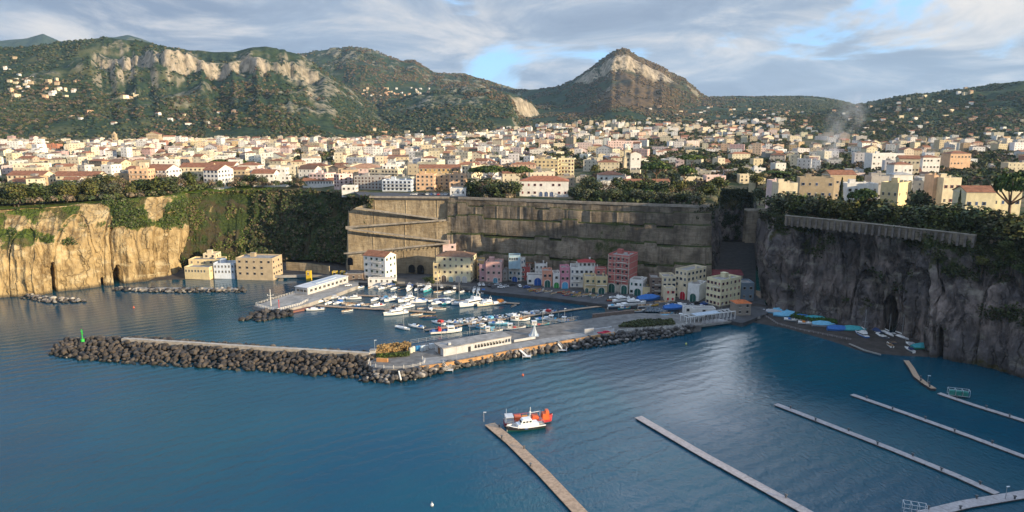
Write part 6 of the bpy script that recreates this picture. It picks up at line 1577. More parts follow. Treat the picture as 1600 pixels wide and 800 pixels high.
k_ = cage(1482, 617, 6.5, 'pale metal cage with green tanks on the narrow pontoon', white_m)
for i in range(3): MB().box(1.2 + i * 2, 1, 0, 1.7, 1.5, 1.5).build('tank', M('green_tank', (.03, .20, .17), .6, .2), k_)
cage(1412, 800, 5.0, 'white metal cage frame beside the broad walkway pontoon', white_m)
for px_, py_, la in ((756, 659, 'slim pole at the head of the sunlit pontoon'), (1449, 600, 'white lamp post on the curved gangway'), (1571, 779, 'pale post on the broad walkway pontoon')): lamp(px_, py_, .6, 3.2, la)
for px_, py_, cc_, la in ((209, 481, (.6, .12, .04), 'small orange buoy in the calm cove'), (817, 587, (.6, .12, .04), 'small orange buoy off the mole'), (1072, 538, (.62, .55, .12), 'small yellow buoy off the mole root'), (675, 790, (.6, .6, .6), 'small white buoy near the sunlit pontoon')):
    m = MB(); m.tube((0, 0, -.2), (0, 0, .3), .35, .45, 10); m.tube((0, 0, .3), (0, 0, .8), .45, .08, 10); m.tube((0, 0, .8), (0, 0, 1.1), .06, .06, 5)
    tag(put('buoy', m.mesh('buoy', M('buoy_paint', None, .5, .1)), None, G(px_, py_, 0), 0, cc_), la, 'buoy', 'mooring buoys')

# ------------------------------------------------------------------ boats
hullm = M('hull_paint', None, .35, .08, .8, spec=.5); gel = M('gelcoat', (.74, .74, .73), .35, .08, .8, spec=.5); keelm = M('bottom_paint', (.04, .07, .11), .7, .2); scr = M('windscreen', (.02, .03, .04), .15, .1, spec=.6); cloth = M('boat_cloth', None, .85, .2, 1.2); teak = M('teak', (.33, .22, .13), .8, .2, 1.5)
def hull_mb(l, b, h, stern=.8, sheer=.35, double=False, hollow=0.0):
    mb = MB(); n = 11; secs = []
    for i in range(n):
        s = i / (n - 1) * 2 - 1
        if double: bb = b / 2 * max(.03, (1 - abs(s) ** 2.4))
        else: bb = b / 2 * (max(.03, 1 - max(0, (s + .25) / 1.25) ** 2.3) if s > -.25 else stern + (1 - stern) * (s + 1) / .75)
        zz = h + sheer * (max(0, s) ** 2 + (.6 * max(0, -s) ** 2 if double else 0)); x = s * l / 2 * (1 if s < .6 else 1)
        rk = l * .05 * max(0, s) ** 3
        secs.append([(x + rk, bb, zz), (x + rk * .5, bb * .86, h * .25), (x, bb * .5, -.25), (x, 0, -.35), (x, -bb * .5, -.25), (x + rk * .5, -bb * .86, h * .25), (x + rk, -bb, zz)])
    for a, c_ in zip(secs, secs[1:]):
        for k in range(6): mb.face([a[k], c_[k], c_[k + 1], a[k + 1]], 0 if k in (0, 5) else 2)
        ins = [(p[0], p[1] * .86, p[2] - hollow) for p in (a[0], c_[0], c_[6], a[6])]
        mb.face([a[0], c_[0], ins[1], ins[0]], 1); mb.face([ins[3], ins[2], c_[6], a[6]], 1); mb.face(ins, 1)
    mb.face(secs[0][::-1], 0); mb.face(secs[-1], 0)
    return mb
BM = {}
def bparts(kind):
    if kind in BM: return BM[kind]
    P = []                                                    # (part, mesh, uses colour 'h' hull 'c' cloth None)
    if kind == 'motor':
        P.append(('hull', hull_mb(1, .36, .09, sheer=.045, hollow=.03).mesh('hull', [hullm, gel, keelm]), 'h'))
        m = MB(); m.box(.08, 0, .07, .42, .25, .10, top=.75, lean=(.02, 0)); P.append(('cabin', m.mesh('cabin', gel), None))
        m = MB(); m.box(-.06, 0, .165, .11, .22, .075, top=.8, lean=(-.03, 0)); P.append(('windscreen', m.mesh('windscreen', scr), None))
        m = MB(); m.box(-.53, 0, .0, .07, .07, .15, top=.8); P.append(('outboard', m.mesh('outboard', iron), None))
        m = MB(); m.box(-.24, 0, .08, .12, .22, .05); P.append(('bench', m.mesh('bench', cloth), 'c'))
    elif kind == 'canopy':
        P = list(bparts('motor')[:3]) + [('canopy', MB().box(-.16, 0, .13, .34, .29, .12, top=.8).mesh('canopy', cloth), 'c')]
    elif kind == 'cruiser':
        P.append(('hull', hull_mb(1, .33, .12, sheer=.05, hollow=.02).mesh('hull', [hullm, gel, keelm]), 'h'))
        m = MB(); m.box(.0, 0, .10, .58, .25, .11, top=.86, lean=(-.01, 0)); P.append(('cabin', m.mesh('cabin', gel), None))
        m = MB(); m.box(-.02, 0, .135, .555, .252, .045, top=.93, lean=(-.005, 0)); P.append(('window_band', m.mesh('window_band', scr), None))
        m = MB(); m.box(-.10, 0, .21, .27, .21, .06, top=.9); m.box(.0, 0, .27, .03, .17, .04); P.append(('flybridge', m.mesh('flybridge', gel), None))
        m = MB(); [m.tube((-.2, s * .1, .21), (-.22, s * .08, .36), .008, .008, 4) for s in (-1, 1)]; m.box(-.22, 0, .355, .03, .18, .015); m.tube((-.22, 0, .36), (-.22, 0, .46), .006, .004, 4); P.append(('radar_arch', m.mesh('radar_arch', gel), None))
        m = MB(); m.tube((.15, .13, .16), (.47, .04, .22), .005, .005, 4); m.tube((.15, -.13, .16), (.47, -.04, .22), .005, .005, 4); P.append(('bow_rail', m.mesh('bow_rail', M('galvanised')), None))
    elif kind == 'sail':
        P.append(('hull', hull_mb(1, .29, .10, stern=.7, sheer=.03, hollow=.01).mesh('hull', [hullm, gel, keelm]), 'h'))
        m = MB(); m.box(.05, 0, .09, .4, .17, .045, top=.8); P.append(('coachroof', m.mesh('coachroof', gel), None))
        m = MB(); m.tube((.1, 0, .09), (.1, 0, 1.15), .012, .008, 6); m.tube((.1, 0, .6), (.1, .09, .6), .005, .005, 4); m.tube((.1, 0, .6), (.1, -.09, .6), .005, .005, 4); P.append(('mast', m.mesh('mast', M('galvanised')), None))
        m = MB(); m.tube((.1, 0, .22), (-.32, 0, .21), .008, .008, 5); m.tube((.08, 0, .24), (-.3, 0, .23), .02, .014, 6); P.append(('boom', m.mesh('boom', cloth), 'c'))
        m = MB(); m.tube((.1, 0, 1.14), (.51, 0, .13), .003, .003, 3); m.tube((.1, 0, 1.14), (-.49, 0, .1), .003, .003, 3); P.append(('rigging', m.mesh('rigging', M('galvanised')), None))
    elif kind == 'dinghy':
        P.append(('hull', hull_mb(1, .40, .11, stern=.75, sheer=.04, hollow=.08).mesh('hull', [hullm, teak, keelm]), 'h'))
        for x in (-.2, .12): P.append(('bench', MB().box(x, 0, .08, .09, .33, .02).mesh('bench', teak), None))
        m = MB(); m.box(-.53, 0, .0, .06, .07, .17, top=.8); P.append(('outboard', m.mesh('outboard', iron), None))
    elif kind == 'fishing':
        P.append(('hull', hull_mb(1, .32, .11, double=True, sheer=.07, hollow=.03).mesh('hull', [hullm, teak, keelm]), 'h'))
        m = MB(); m.box(-.16, 0, .08, .2, .18, .19); m.box(-.16, 0, .27, .24, .22, .018); P.append(('wheelhouse', m.mesh('wheelhouse', gel), None))
        m = MB(); m.box(-.055, 0, .19, .012, .14, .05); m.box(-.16, .092, .19, .12, .01, .05); m.box(-.16, -.092, .19, .12, .01, .05); P.append(('window', m.mesh('window', scr), None))
        m = MB(); m.tube((.22, 0, .08), (.22, 0, .42), .012, .009, 5); m.tube((.22, 0, .2), (.38, 0, .36), .007, .007, 4); P.append(('mast', m.mesh('mast', M('galvanised')), None))
        m = MB(); m.box(.05, 0, .09, .12, .16, .05); P.append(('fish_hatch', m.mesh('fish_hatch', cloth), 'c'))
    elif kind == 'covered':
        P.append(('hull', hull_mb(1, .36, .12, sheer=.045, hollow=.02).mesh('hull', [hullm, gel, keelm]), 'h'))
        m = MB(); rid = [(-.5, .0, .22), (-.15, 0, .29), (.2, 0, .27), (.52, 0, .17)]
        L_ = [(-.5, .15, .11), (-.15, .19, .11), (.2, .17, .12), (.5, .03, .15)]
        for i in range(3):
            for s in (1, -1): m.face([(L_[i][0], s * L_[i][1], L_[i][2]), (L_[i + 1][0], s * L_[i + 1][1], L_[i + 1][2]), rid[i + 1], rid[i]][::s])
        m.face([(-.5, .15, .11), rid[0], (-.5, -.15, .11)]); P.append(('tarpaulin', m.mesh('tarpaulin', cloth), 'c'))
    BM[kind] = P; return P
WH, CR, BL, LB, RD, GN, OR, NV, GY = (.74, .74, .72), (.66, .60, .48), (.04, .14, .40), (.16, .42, .60), (.45, .05, .05), (.04, .25, .14), (.60, .22, .05), (.03, .05, .13), (.35, .36, .38)
TL = (.05, .30, .34); YE = (.62, .40, .04)
BN = dict(motor='motorboat', canopy='motorboat', cruiser='motor_yacht', sail='sailboat', dinghy='dinghy', fishing='fishing_boat', covered='covered_boat')
CNM = {WH: 'white', CR: 'cream', BL: 'blue', LB: 'light blue', RD: 'red', GN: 'green', OR: 'orange', NV: 'navy', GY: 'grey', TL: 'teal', YE: 'yellow'}
def boat(kind, px, py, ln, hd, hc=WH, cc=BL, place='', z=0.0, label=None, tilt=0.0):
    g = G(px, py, z); o = empty(BN[kind], g, R(hd)); o.scale = (ln * 1.18,) * 3
    if tilt: o.rotation_euler = (tilt, 0, R(hd))
    for nm, me, u in bparts(kind): put(nm, me, o, None, 0, hc if u == 'h' else cc if u == 'c' else None)
    extra = dict(motor='', canopy=f' with {CNM[cc]} canopy', cruiser='', sail='', dinghy='', fishing='', covered=f' under {CNM[cc]} tarpaulin')[kind]
    base = dict(motor='open motorboat', canopy='motorboat', cruiser='motor yacht', sail='sailboat', dinghy='dinghy', fishing='fishing boat', covered='boat')[kind]
    if label: tag(o, label, 'boat', 'boats of the harbour')
    else: series(o, f'{CNM[hc]} {base}{extra}', place, 'boat', 'boats of the harbour', px)
    return o
q = 'moored stern-to along the quay'
for a in [('motor', 560, 450.5, 6.5, -125, WH, BL), ('dinghy', 579, 450, 4.2, -110, WH), ('motor', 598, 451, 6, -120, WH, NV), ('motor', 617, 451.5, 6, -120, WH, GY), ('dinghy', 628, 452.5, 4.5, -130, GY), ('cruiser', 639, 453, 8.5, -95, WH), ('motor', 651, 453.5, 6, -100, WH, GY), ('motor', 660, 453.5, 5.5, -95), ('cruiser', 668, 454.5, 9.5, -105, TL),
          ('dinghy', 687, 457, 6, -150, WH), ('motor', 702, 457.5, 7, -130, WH, GY), ('motor', 725, 456, 5.5, -130, WH, BL), ('motor', 735, 455.5, 5.5, -100), ('cruiser', 741, 456.5, 6.5, -95, WH), ('cruiser', 747.5, 457, 6.5, -92, WH), ('canopy', 755, 457.5, 6.5, -98, WH, BL), ('motor', 770, 459, 5.5, -85, WH, GY), ('dinghy', 781, 458.5, 3.6, -90, TL)]: boat(*a, place=q)
q = 'tied to the inner pontoon'
for a in [('canopy', 519, 466.5, 7, -160, WH, GY), ('motor', 540, 467, 6.5, -155, WH, GY), ('cruiser', 553, 467.5, 7, -165, WH), ('motor', 588, 468.5, 7, -120, WH, GY), ('canopy', 601, 468, 6, -115, WH, LB), ('cruiser', 613, 470, 8, -140, WH), ('cruiser', 637, 470.5, 10, -135, WH), ('motor', 656, 471, 7.5, -160, WH, BL), ('canopy', 687, 474.5, 8, -145, WH, NV), ('canopy', 702.5, 474.5, 8, -140, TL, GY), ('sail', 720.5, 475, 9.0, -150, WH, NV), ('cruiser', 739, 477, 14, -140, WH), ('cruiser', 760.5, 477, 9.5, -145, CR), ('canopy', 778, 475.5, 8.5, -150, CR, OR), ('dinghy', 802, 479, 4.2, -120, WH)]: boat(*a, place=q)
boat('sail', 656, 473, 8.5, -160, WH, BL, 'tied to the inner pontoon'); boat('sail', 687, 471, 10.5, -150, WH, NV, 'tied to the inner pontoon')
q = 'inside the middle pontoon'
for a in [('motor', 502, 472.5, 7, -130, CR, GY), ('motor', 515.5, 474.5, 6.5, -115, WH, GY), ('canopy', 529, 474.5, 6.5, -120, GY, BL), ('dinghy', 544, 475.5, 5.5, -170, WH), ('dinghy', 551, 477, 6, -150, WH), ('canopy', 562.5, 477.5, 5, -150, BL, GY), ('dinghy', 575.5, 477.5, 6, -165, WH), ('motor', 590, 478.5, 7, -145, WH, RD), ('dinghy', 623, 480.5, 6, -170, NV), ('cruiser', 635, 481, 8, -135, WH), ('dinghy', 659, 482.5, 4, -150, WH), ('motor', 673, 483.5, 6, -80, WH, GY), ('dinghy', 687, 483.5, 5.5, -170, WH)]: boat(*a, place=q)
q = 'outside the middle pontoon'
for a in [('motor', 493, 484.5, 7.5, -160, WH, NV), ('dinghy', 542.5, 486.5, 5, -140, WH), ('dinghy', 603, 489, 4.5, -130, LB), ('cruiser', 619, 491.5, 10.5, -150, WH), ('dinghy', 651, 492.5, 5.2, -150, WH), ('dinghy', 669, 496.5, 7, -170, NV)]: boat(*a, place=q)
boat('sail', 629, 514, 7.5, -35, WH, NV, label='small white sailboat anchored alone in the harbour basin'); boat('motor', 651, 511.5, 7.5, 155, WH, BL, label='white motorboat anchored alone beside the small sailboat')
q = 'inside the angled pontoon'
for a in [('canopy', 685, 505.5, 6.5, 150, WH, RD), ('motor', 706, 505, 6.5, 165, WH, BL), ('motor', 713, 504, 6.5, 160, LB, WH), ('motor', 724, 503, 6.5, 140, CR, GY), ('canopy', 734, 502, 6.5, 135, WH, GY), ('motor', 742.5, 501, 6.5, 135, NV, GY), ('motor', 754.5, 500, 6.5, 130, GY, WH), ('canopy', 765, 499, 6.5, 130, BL, LB), ('canopy', 772, 498.5, 6.5, 130, WH, NV), ('motor', 780, 497.5, 6.5, 130, WH, GY), ('motor', 788, 497, 6.5, 130, WH, GY), ('canopy', 799, 495, 6.5, 135, LB, WH), ('motor', 809, 494, 6.5, 130, WH, GY), ('motor', 825, 491, 7, 160, WH, BL), ('canopy', 836, 490, 6.5, 140, LB, GY), ('motor', 844, 489.5, 6.5, 135, WH, CR), ('canopy', 854, 488.5, 6.5, 140, WH, RD), ('motor', 862, 487, 6, 150, WH, BL)]: boat(*a, place=q)
q = 'outside the angled pontoon'
for a in [('fishing', 745, 511, 7, 0, WH, LB), ('fishing', 757.5, 513.5, 7.5, -8, LB, BL), ('motor', 778, 506.5, 8, -5, LB, BL), ('fishing', 767.5, 519.5, 8.5, 4, WH, LB), ('fishing', 802.5, 515, 9, 2, WH, RD), ('fishing', 812.5, 501, 8, 8, WH, OR), ('fishing', 840, 510.5, 9, 8, TL, RD), ('motor', 850, 499.5, 7.5, 10, LB, BL), ('fishing', 866, 501, 8, -12, WH, LB), ('fishing', 886, 503.5, 8, -14, LB, BL), ('motor', 903, 507.5, 5, 20, WH, LB)]: boat(*a, place=q)
# large fishing vessel at the pontoon end
def trawler():
    g = G(696, 520, 0); o = empty('fishing_vessel', g, R(14)); tag(o, 'large white fishing vessel with red net drum and blue gear at the pontoon end', 'boat', 'boats of the harbour')
    put('hull', hull_mb(14.5, 4.0, 1.3, stern=.85, sheer=.9, hollow=.35).mesh('hull', [hullm, M('blue_deck', (.05, .12, .32), .7, .2), keelm]), o, None, 0, WH)
    m = MB(); m.box(2.6, 0, 1.1, 3.4, 2.6, 1.9, top=.92); m.box(2.4, 0, 3.0, 3.6, 2.8, .14); m.build('wheelhouse', gel, o); m = MB(); m.box(4.25, 0, 2.1, .1, 2.2, .6); m.box(2.6, -1.3, 2.1, 2.4, .08, .55); m.box(2.6, 1.3, 2.1, 2.4, .08, .55); m.build('window', scr, o)
    m = MB(); m.tube((-2.6, -1.3, 2.0), (-2.6, 1.3, 2.0), .85, .85, 12); m.build('net_drum', M('signal_red'), o); m = MB(); [m.tube((-3.6, s, .9), (-3.2, s * .8, 3.2), .12, .12, 5) for s in (-1.2, 1.2)]; m.tube((-3.2, -.96, 3.2), (-3.2, .96, 3.2), .1, .1, 5); m.build('gantry', M('signal_red'), o)
    m = MB(); m.box(-5.6, 0, .95, 1.8, 2.2, 1.0, top=.8); m.build('net_cover', M('blue_deck'), o); m = MB(); m.box(-.4, .3, .95, 1.5, 1.6, .7, top=.8); m.build('gear', M('blue_deck'), o); m = MB(); m.tube((1.4, 0, 3.0), (1.2, 0, 5.6), .09, .05, 5); m.tube((5.6, 0, 1.6), (5.6, 0, 2.9), .07, .05, 5); m.build('mast', white_m, o)
trawler()
# boats drawn up ashore
q = 'on the harbour beach'
for a in [('dinghy', 829, 453, 4.5, 30, GY), ('dinghy', 836, 454, 5, 20, RD), ('dinghy', 841, 454.5, 5, 60, OR), ('dinghy', 848, 456, 4.5, 20, CR), ('dinghy', 857, 456.5, 4.5, 25, WH), ('dinghy', 876, 457, 4.5, 25, RD), ('dinghy', 884, 458, 5, 35, RD), ('dinghy', 892, 459, 5, 45, WH), ('dinghy', 897, 459.5, 5, 45, BL), ('dinghy', 903, 460, 5, 50, YE), ('dinghy', 917, 462, 5.5, 30, WH), ('dinghy', 938, 464, 4, 30, WH),
          ('dinghy', 958, 470, 6, 10, RD), ('cruiser', 971, 470.5, 9, 30, WH), ('motor', 962, 465.5, 7, 15, WH, GY), ('motor', 963, 479, 8, 10, WH, LB), ('cruiser', 990, 477, 11, 15, WH), ('covered', 1013, 469.5, 11, 15, BL, BL), ('dinghy', 1008, 479, 7, 10, WH), ('dinghy', 1019, 478, 6, 10, YE), ('dinghy', 1036, 474, 8, 5, GY), ('motor', 1058, 478, 8, 10, WH, BL), ('covered', 1052, 483.5, 9, 8, BL, BL), ('dinghy', 984, 487, 6, 15, GN), ('dinghy', 996, 487, 7, 12, WH), ('fishing', 975, 483, 6, 20, TL, BL), ('dinghy', 1042, 491, 6, 5, LB), ('motor', 1060, 494, 7, 8, WH, GY), ('covered', 1040, 497, 6, 5, BL, LB)]: boat(*a, place=q, z=1.95 if a[2] < np.interp(a[1], [800, 870, 930, 1000, 1075], [459, 466, 474, 480, 486]) else 1.3)
rb_ = random.Random(3)
for k in range(16):
    u_ = rb_.uniform(0, 1); px_ = 818 + 112 * u_; py_ = 452.5 + 11 * u_ + rb_.uniform(-1.5, 2.5); boat('dinghy', px_, py_, rb_.uniform(3.6, 4.8), rb_.uniform(15, 60), rb_.choice([WH, WH, LB, RD, BL, YE, CR, GN]), place=q, z=1.95)
q = 'below the headland cliff'
for a in [('motor', 1200, 487, 7, -30, WH, GY), ('covered', 1210, 490, 7, -30, LB, GY), ('covered', 1221, 488, 7, -30, BL, LB), ('covered', 1222, 495, 7, -28, LB, LB), ('covered', 1236, 493, 7.5, -25, GY, LB), ('motor', 1241, 501, 8, -20, WH, BL), ('covered', 1254, 499, 8, -20, BL, BL), ('motor', 1264, 506, 8.5, -15, WH, OR), ('covered', 1275, 502, 9, -15, LB, TL), ('covered', 1286, 510, 8.5, -12, GY, LB), ('covered', 1310, 517, 8.5, -12, BL, BL), ('covered', 1332, 518, 9, -12, TL, TL), ('cruiser', 1346, 525, 7, 100, BL), ('motor', 1376, 526, 7.5, 95, NV, WH), ('covered', 1370, 520, 7, 90, BL, NV), ('dinghy', 1393, 535, 5, 85, NV), ('dinghy', 1390, 540, 5, 80, WH), ('canopy', 1422, 540, 6, 90, WH, GY), ('canopy', 1421, 547, 5, 95, WH, NV), ('covered', 1442, 545, 8.5, 5, GN, TL)]: boat(*a, place=q, z=1.0 if a[2] < 535 else .8)
boat('sail', 1387, 523, 7.5, -90, WH, WH, z=1.3, label='white sailboat laid up in front of the tall dark cave'); boat('sail', 1406, 528, 8.5, -80, GY, WH, z=1.2, label='grey sailboat with tall mast laid up beside the cave'); boat('sail', 1349, 521, 8.5, -100, NV, WH, z=1.2, label='navy sailboat laid up below the bare cliff')
fence('beach_fence', 'low weathered fence along the boats under the headland', [(1195, 494), (1215, 507), (1250, 516), (1300, 526), (1330, 532)], 1.0, .9, 2.0, M('shaded_grey_planks'), 2, .06)
wall_line('slip_edge', 'pale concrete slip edge on the headland beach', [(1327, 538), (1350, 548), (1376, 555)], .6, .5, .6, conc)
wall_line('slip_edge', 'pale low quay edge before the bathing pavilion', [(1083, 512), (1130, 506), (1187, 498)], .8, 1.0, .8, conc)
# white bathing pavilion (open frame)
def pavilion():
    a, b = G(1072, 510, 1.6), G(1148, 499.5, 1.6); d = b - a; r = math.atan2(d.y, d.x); ln = d.length; o = empty('bathing_pavilion', a, r); tag(o, 'open white pergola of slim posts along the headland beach', 'pavilion')
    pm_ = MB().box(0, 0, 0, .22, .22, 4.2).mesh('post', gel); n = 12
    for i in range(n + 1):
        for y in (0, 4.5): put('post', pm_, o, (ln * i / n, y, 0))
    m = MB(); m.box(ln / 2, 0, 4.2, ln + .3, .24, .28); m.box(ln / 2, 4.5, 4.2, ln + .3, .24, .28); m.build('beam', gel, o); rm_ = MB().box(0, 2.25, 4.0, .16, 4.3, .2).mesh('rafter', gel)
    for i in range(n): put('rafter', rm_, o, (ln * (i + .5) / n, 0, 0))
    MB().box(ln / 2, 2.2, -.1, ln, 4.8, .2).build('floor', M('shaded_grey_planks'), o); m = MB(); m.box(ln / 2, 0, 1.0, ln, .08, .08); m.box(ln / 2, 0, .5, ln, .06, .06); m.build('railing', gel, o)
    m = MB(); m.box(ln * .45, 2.25, 4.48, ln * .5, 4.6, .08); m.build('awning', M('blue_grey_cloth'), o)
pavilion()

# ------------------------------------------------------------------ the two work boats by the sunlit pontoon
def pilot_boat():
    o = empty('pilot_boat', G(822, 670, 0), R(197)); tag(o, 'white-topped patrol boat with black and green hull moored by the sunlit pontoon', 'boat', 'work boats offshore')
    put('hull', hull_mb(12.2, 3.9, 1.25, stern=.88, sheer=.75, hollow=.25).mesh('hull', [hullm, M('grey_deck', (.42, .41, .40), .8, .15), M('green_bottom', (.02, .13, .09), .6, .1)]), o, None, 0, (.03, .03, .035))
    m = MB(); hb = [(-6.0, 1.72), (-3, 1.9), (0, 1.98), (2.5, 1.8), (4.5, 1.15), (6.3, .1)]
    for (x0, y0), (x1, y1) in zip(hb, hb[1:]):
        for s in (1, -1):
            z0, z1 = 1.25 + .75 * max(0, x0 / 6.1) ** 2, 1.25 + .75 * max(0, x1 / 6.1) ** 2; m.tube((x0, s * y0, z0), (x1, s * y1, z1), .16, .16, 6)
    m.build('fender_strip', gel, o)
    m = MB(); m.box(-.4, 0, 1.1, 7.2, 3.0, 1.0, top=.95); m.build('deckhouse', gel, o); m = MB(); m.box(.3, 0, 2.1, 3.9, 2.6, 1.35, top=.78, lean=(-.35, 0)); m.box(.0, 0, 3.45, 2.6, 2.1, .18); m.build('wheelhouse', gel, o)
    for s in (-1, 1):
        for x in (-.9, .15, 1.2): MB().box(x - .15, s * 1.2, 2.55, .75, .1, .5, lean=(-.08, -s * .1)).build('window', scr, o)
    MB().box(2.0, 0, 2.35, .16, 2.0, .75, lean=(-.32, 0)).build('windscreen', scr, o)
    m = MB(); m.tube((-1.2, 0, 3.5), (-1.4, 0, 7.2), .14, .07, 6); m.box(-1.3, 0, 5.0, .2, 1.6, .12); m.tube((-1.3, 0, 5.3), (-1.3, 0, 5.7), .32, .32, 10); m.tube((-.6, .7, 3.5), (-.6, .7, 5.0), .03, .03, 4); mt = m.build('mast', gel, o)
    m = MB()
    for s in (-1, 1):
        pts = [(3.0, s * 1.7, 2.4), (4.6, s * 1.15, 2.6), (6.0, s * .3, 2.85)]
        for a, b in zip(pts, pts[1:]): m.tube(a, b, .04, .04, 4)
        for p in pts: m.tube((p[0], p[1], 1.3), p, .04, .04, 4)
    m.build('bow_rail', M('galvanised'), o); m = MB(); m.tube((-5.6, -1.2, 1.2), (-5.6, -1.2, 2.3), .05, .05, 4); m.tube((-5.6, 1.2, 1.2), (-5.6, 1.2, 2.3), .05, .05, 4); m.tube((-5.6, -1.2, 2.3), (-5.6, 1.2, 2.3), .05, .05, 4); m.box(-4.8, 0, 1.1, 1.2, 1.8, .6); m.build('stern_gear', M('galvanised'), o)
    MB().box(.5, 1.95, .75, 1.0, .06, .5).box(.5, 1.96, .8, .9, .08, .16).build('side_badge', M('blue_deck'), o); MB().tube((6.0, 0, 1.9), (6.4, .1, -.1), .08, .08, 5).build('anchor', trim, o)
pilot_boat()
def red_boat():
    o = empty('work_boat', G(824, 662, 0), R(9)); tag(o, 'red and orange work barge with crane lying behind the patrol boat', 'boat', 'work boats offshore'); og = M('bright_orange', (.68, .12, .03), .5, .12); rd = (.36, .02, .035)
    put('hull', hull_mb(15.2, 4.6, 1.5, stern=.9, sheer=1.5, hollow=.4).mesh('hull', [hullm, M('grey_deck'), keelm]), o, None, 0, rd)
    m = MB(); m.box(5.9, 0, 1.5, 2.4, 3.0, 1.9, top=.85); m.box(6.4, 0, 3.4, 1.2, 2.2, .9, top=.8); m.build('forecastle', og, o)
    m = MB(); m.box(-6.0, 0, 3.1, 2.6, 3.4, .16); [m.tube((-6 + u, v, 1.4), (-6 + u, v, 3.1), .07, .07, 5) for u in (-1.2, 1.2) for v in (-1.5, 1.5)]; m.build('stern_shelter', M('pale_roof'), o)
    MB().box(-3.0, .6, 1.3, 2.4, 2.6, 1.3, top=.9).build('winch_house', og, o); MB().box(-.6, .8, 1.3, 1.8, 2.2, .9).build('cargo_crate', M('yellow_orange', (.62, .25, .04), .6, .1), o); MB().box(2.6, .6, 1.3, 2.2, 2.6, 1.3, top=.85).build('hatch_house', og, o)
    m = MB(); m.tube((4.3, .8, 1.4), (4.3, .8, 3.8), .22, .18, 6); m.tube((4.3, .8, 3.7), (.6, .8, 3.3), .14, .08, 6); m.build('crane', white_m, o); m = MB()
    for s in (-1, 1):
        m.tube((-4.6, s * 2.15, 2.6), (4.6, s * 2.15, 2.9), .05, .05, 4)
        for i in range(9): m.tube((-4.6 + i * 1.15, s * 2.15, 1.5), (-4.6 + i * 1.15, s * 2.15, 2.65 + i * .03), .04, .04, 4)
    m.build('railing', M('signal_red'), o); MB().tube((-6.9, 0, 3.2), (-6.9, 0, 5.6), .06, .04, 5).build('mast', white_m, o)
red_boat()

# ------------------------------------------------------------------ cars
def car_parts():
    b = MB(); b.box(0, 0, .32, 4.2, 1.7, .55, top=.97); b.box(-.15, 0, .87, 2.5, 1.55, .12, top=.95); b.box(-.2, 0, 1.38, 1.7, 1.3, .08)
    g_ = MB(); g_.box(-.18, 0, .93, 2.35, 1.48, .47, top=.78); w_ = MB().tube((0, -.11, 0), (0, .11, 0), .33, .33, 10).mesh('wheel', M('tyre', (.02, .02, .02), .8, .1))
    return b.mesh('body', M('car_paint', None, .3, .05, spec=.5)), g_.mesh('window', scr), w_
CB, CG, CW = car_parts()
CARN = [('white', (.7, .7, .7)), ('silver', (.42, .43, .45)), ('dark grey', (.06, .06, .07)), ('black', (.02, .02, .022)), ('blue', (.04, .10, .30)), ('red', (.35, .03, .03))]
def car(x, y, z, rz, ci, place, px):
    o = empty('parked_car', (x, y, z), rz); put('body', CB, o, None, 0, CARN[ci][1]); put('window', CG, o)
    for u in (-1.3, 1.3):
        for v in (-.8, .8): put('wheel', CW, o, (u, v, .33))
    series(o, f'{CARN[ci][0]} parked car', place, 'car', 'parked cars', px)
for i, (px_, py_) in enumerate([(1044, 479), (1066, 476), (1082, 479), (1096, 480.5), (1088, 475), (1100, 476), (755, 446), (764, 447), (790, 449), (812, 448), (700, 450), (640, 447), (749, 446), (770, 449.5), (778, 446), (783, 450), (800, 446), (823, 450), (658, 447.5), (668, 448.3), (690, 449.5), (710, 450.5), (720, 450.8), (612, 445.5), (600, 445)]):
    g = G(px_, py_, 1.92); car(g.x, g.y, 1.92, R(random.choice([8, 15, 100])), [0, 2, 1, 0, 3, 4][i % 6], 'on the harbour yard' if px_ > 900 else 'on the quay road', px_)
for i in range(12):
    px_ = 646 + i * 5.6; D = 452; car(XD(px_, D), D, zt(XD(px_, D), D) + .25, R(random.choice([0, 3, 90])), [1, 0, 2, 3, 0, 4, 1, 5][i % 8], 'above the zigzag wall', px_)
car(*G(544, 447, IZ), R(30), 0, 'beside the white harbour hall', 544)
# nets and gear heaped on the yard
thicket('fishing_nets', [(1004, 487), (1040, 489), (1048, 482), (1010, 481)], 1.6, 1500, .9, .3, [(.25, .28, .30), (.16, .2, .24), (.08, .14, .22), (.35, .35, .34)], 'heaps of grey nets and fishing gear on the beach', 'nets')
mb = MB(); mb.face([(XD(1118, 395), 395, 2.6), (XD(1190, 370), 370, 2.6), (XD(1186, 505), 505, 11.5), (XD(1118, 505), 505, 11.5)]); tag(mb.build('gorge_floor', sand), 'dark floor of the gorge behind the harbour', 'ground', kind='structure')

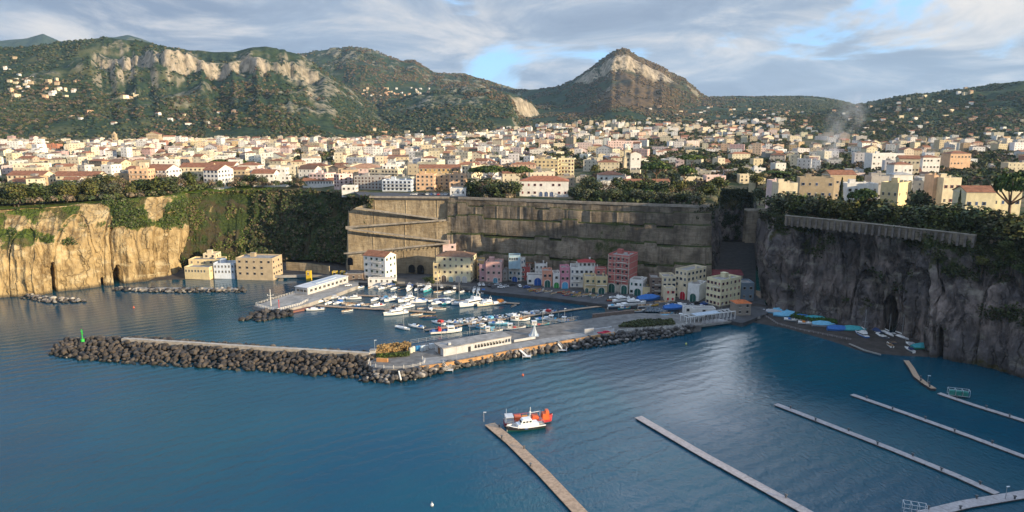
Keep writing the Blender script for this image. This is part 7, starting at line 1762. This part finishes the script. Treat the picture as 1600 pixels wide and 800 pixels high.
# ------------------------------------------------------------------ smoke of a garden fire, haze
def smoke():
    m = bpy.data.materials.new('smoke'); m.use_nodes = True; nt = m.node_tree; nt.nodes.clear(); out = N(nt, 'ShaderNodeOutputMaterial'); v = N(nt, 'ShaderNodeVolumePrincipled'); v.inputs['Color'].default_value = (.80, .84, .90, 1); v.inputs['Anisotropy'].default_value = .1
    tc = N(nt, 'ShaderNodeTexCoord').outputs['Object']; sp = N(nt, 'ShaderNodeSeparateXYZ'); L(nt, tc, sp.inputs[0]); z = sp.outputs[2]
    n = noise(nt, mapping(nt, tc, (1, 1, .7)), .055, 5, .6, .8); wob = math_(nt, 'MULTIPLY', math_(nt, 'SUBTRACT', noise(nt, mapping(nt, tc, (.2, .2, 1)), .03, 2), .5), 26)
    cx = math_(nt, 'SUBTRACT', math_(nt, 'SUBTRACT', sp.outputs[0], math_(nt, 'MULTIPLY', z, .62)), wob); w = math_(nt, 'ADD', math_(nt, 'MULTIPLY', z, .30), 5)
    rx = math_(nt, 'DIVIDE', cx, w); ry = math_(nt, 'DIVIDE', sp.outputs[1], w); r2 = math_(nt, 'ADD', math_(nt, 'MULTIPLY', rx, rx), math_(nt, 'MULTIPLY', ry, ry))
    core = math_(nt, 'MULTIPLY', ramp(nt, r2, 1.0, 0.1), ramp(nt, n, .42, .66)); fade = math_(nt, 'DIVIDE', 1.5, w); d = math_(nt, 'MULTIPLY', math_(nt, 'MULTIPLY', core, fade), math_(nt, 'MULTIPLY', ramp(nt, z, 80, 25), ramp(nt, z, 0, 4)))
    L(nt, d, v.inputs['Density']); L(nt, v.outputs[0], out.inputs['Volume'])
    D = 620; x = XD(1266, D); b = MB(); b.box(28, 0, 0, 130, 70, 84); o = b.build('smoke', m, None, False, (x, D, zt(x, D))); tag(o, 'thin blue-grey smoke drifting up from a garden fire on the plain', 'smoke', kind='stuff')
smoke()
def haze():
    m = bpy.data.materials.new('haze'); m.use_nodes = True; nt = m.node_tree; nt.nodes.clear(); out = N(nt, 'ShaderNodeOutputMaterial'); v = N(nt, 'ShaderNodeVolumePrincipled')
    v.inputs['Color'].default_value = (.52, .76, 1.0, 1); v.inputs['Density'].default_value = HAZE; v.inputs['Anisotropy'].default_value = 0.2; L(nt, v.outputs[0], out.inputs['Volume'])
    b = MB(); b.box(0, 4500, -3, 22000, 16000, 1250); tag(b.build('haze', m), 'thin bluish evening haze over the bay and the hills', 'haze', kind='stuff')
HAZE = 0.00003
haze()
finish_series()
SC.cycles.volume_bounces = 0; SC.cycles.max_bounces = 6; SC.cycles.diffuse_bounces = 3; SC.cycles.glossy_bounces = 3; SC.cycles.volume_step_rate = 2.0
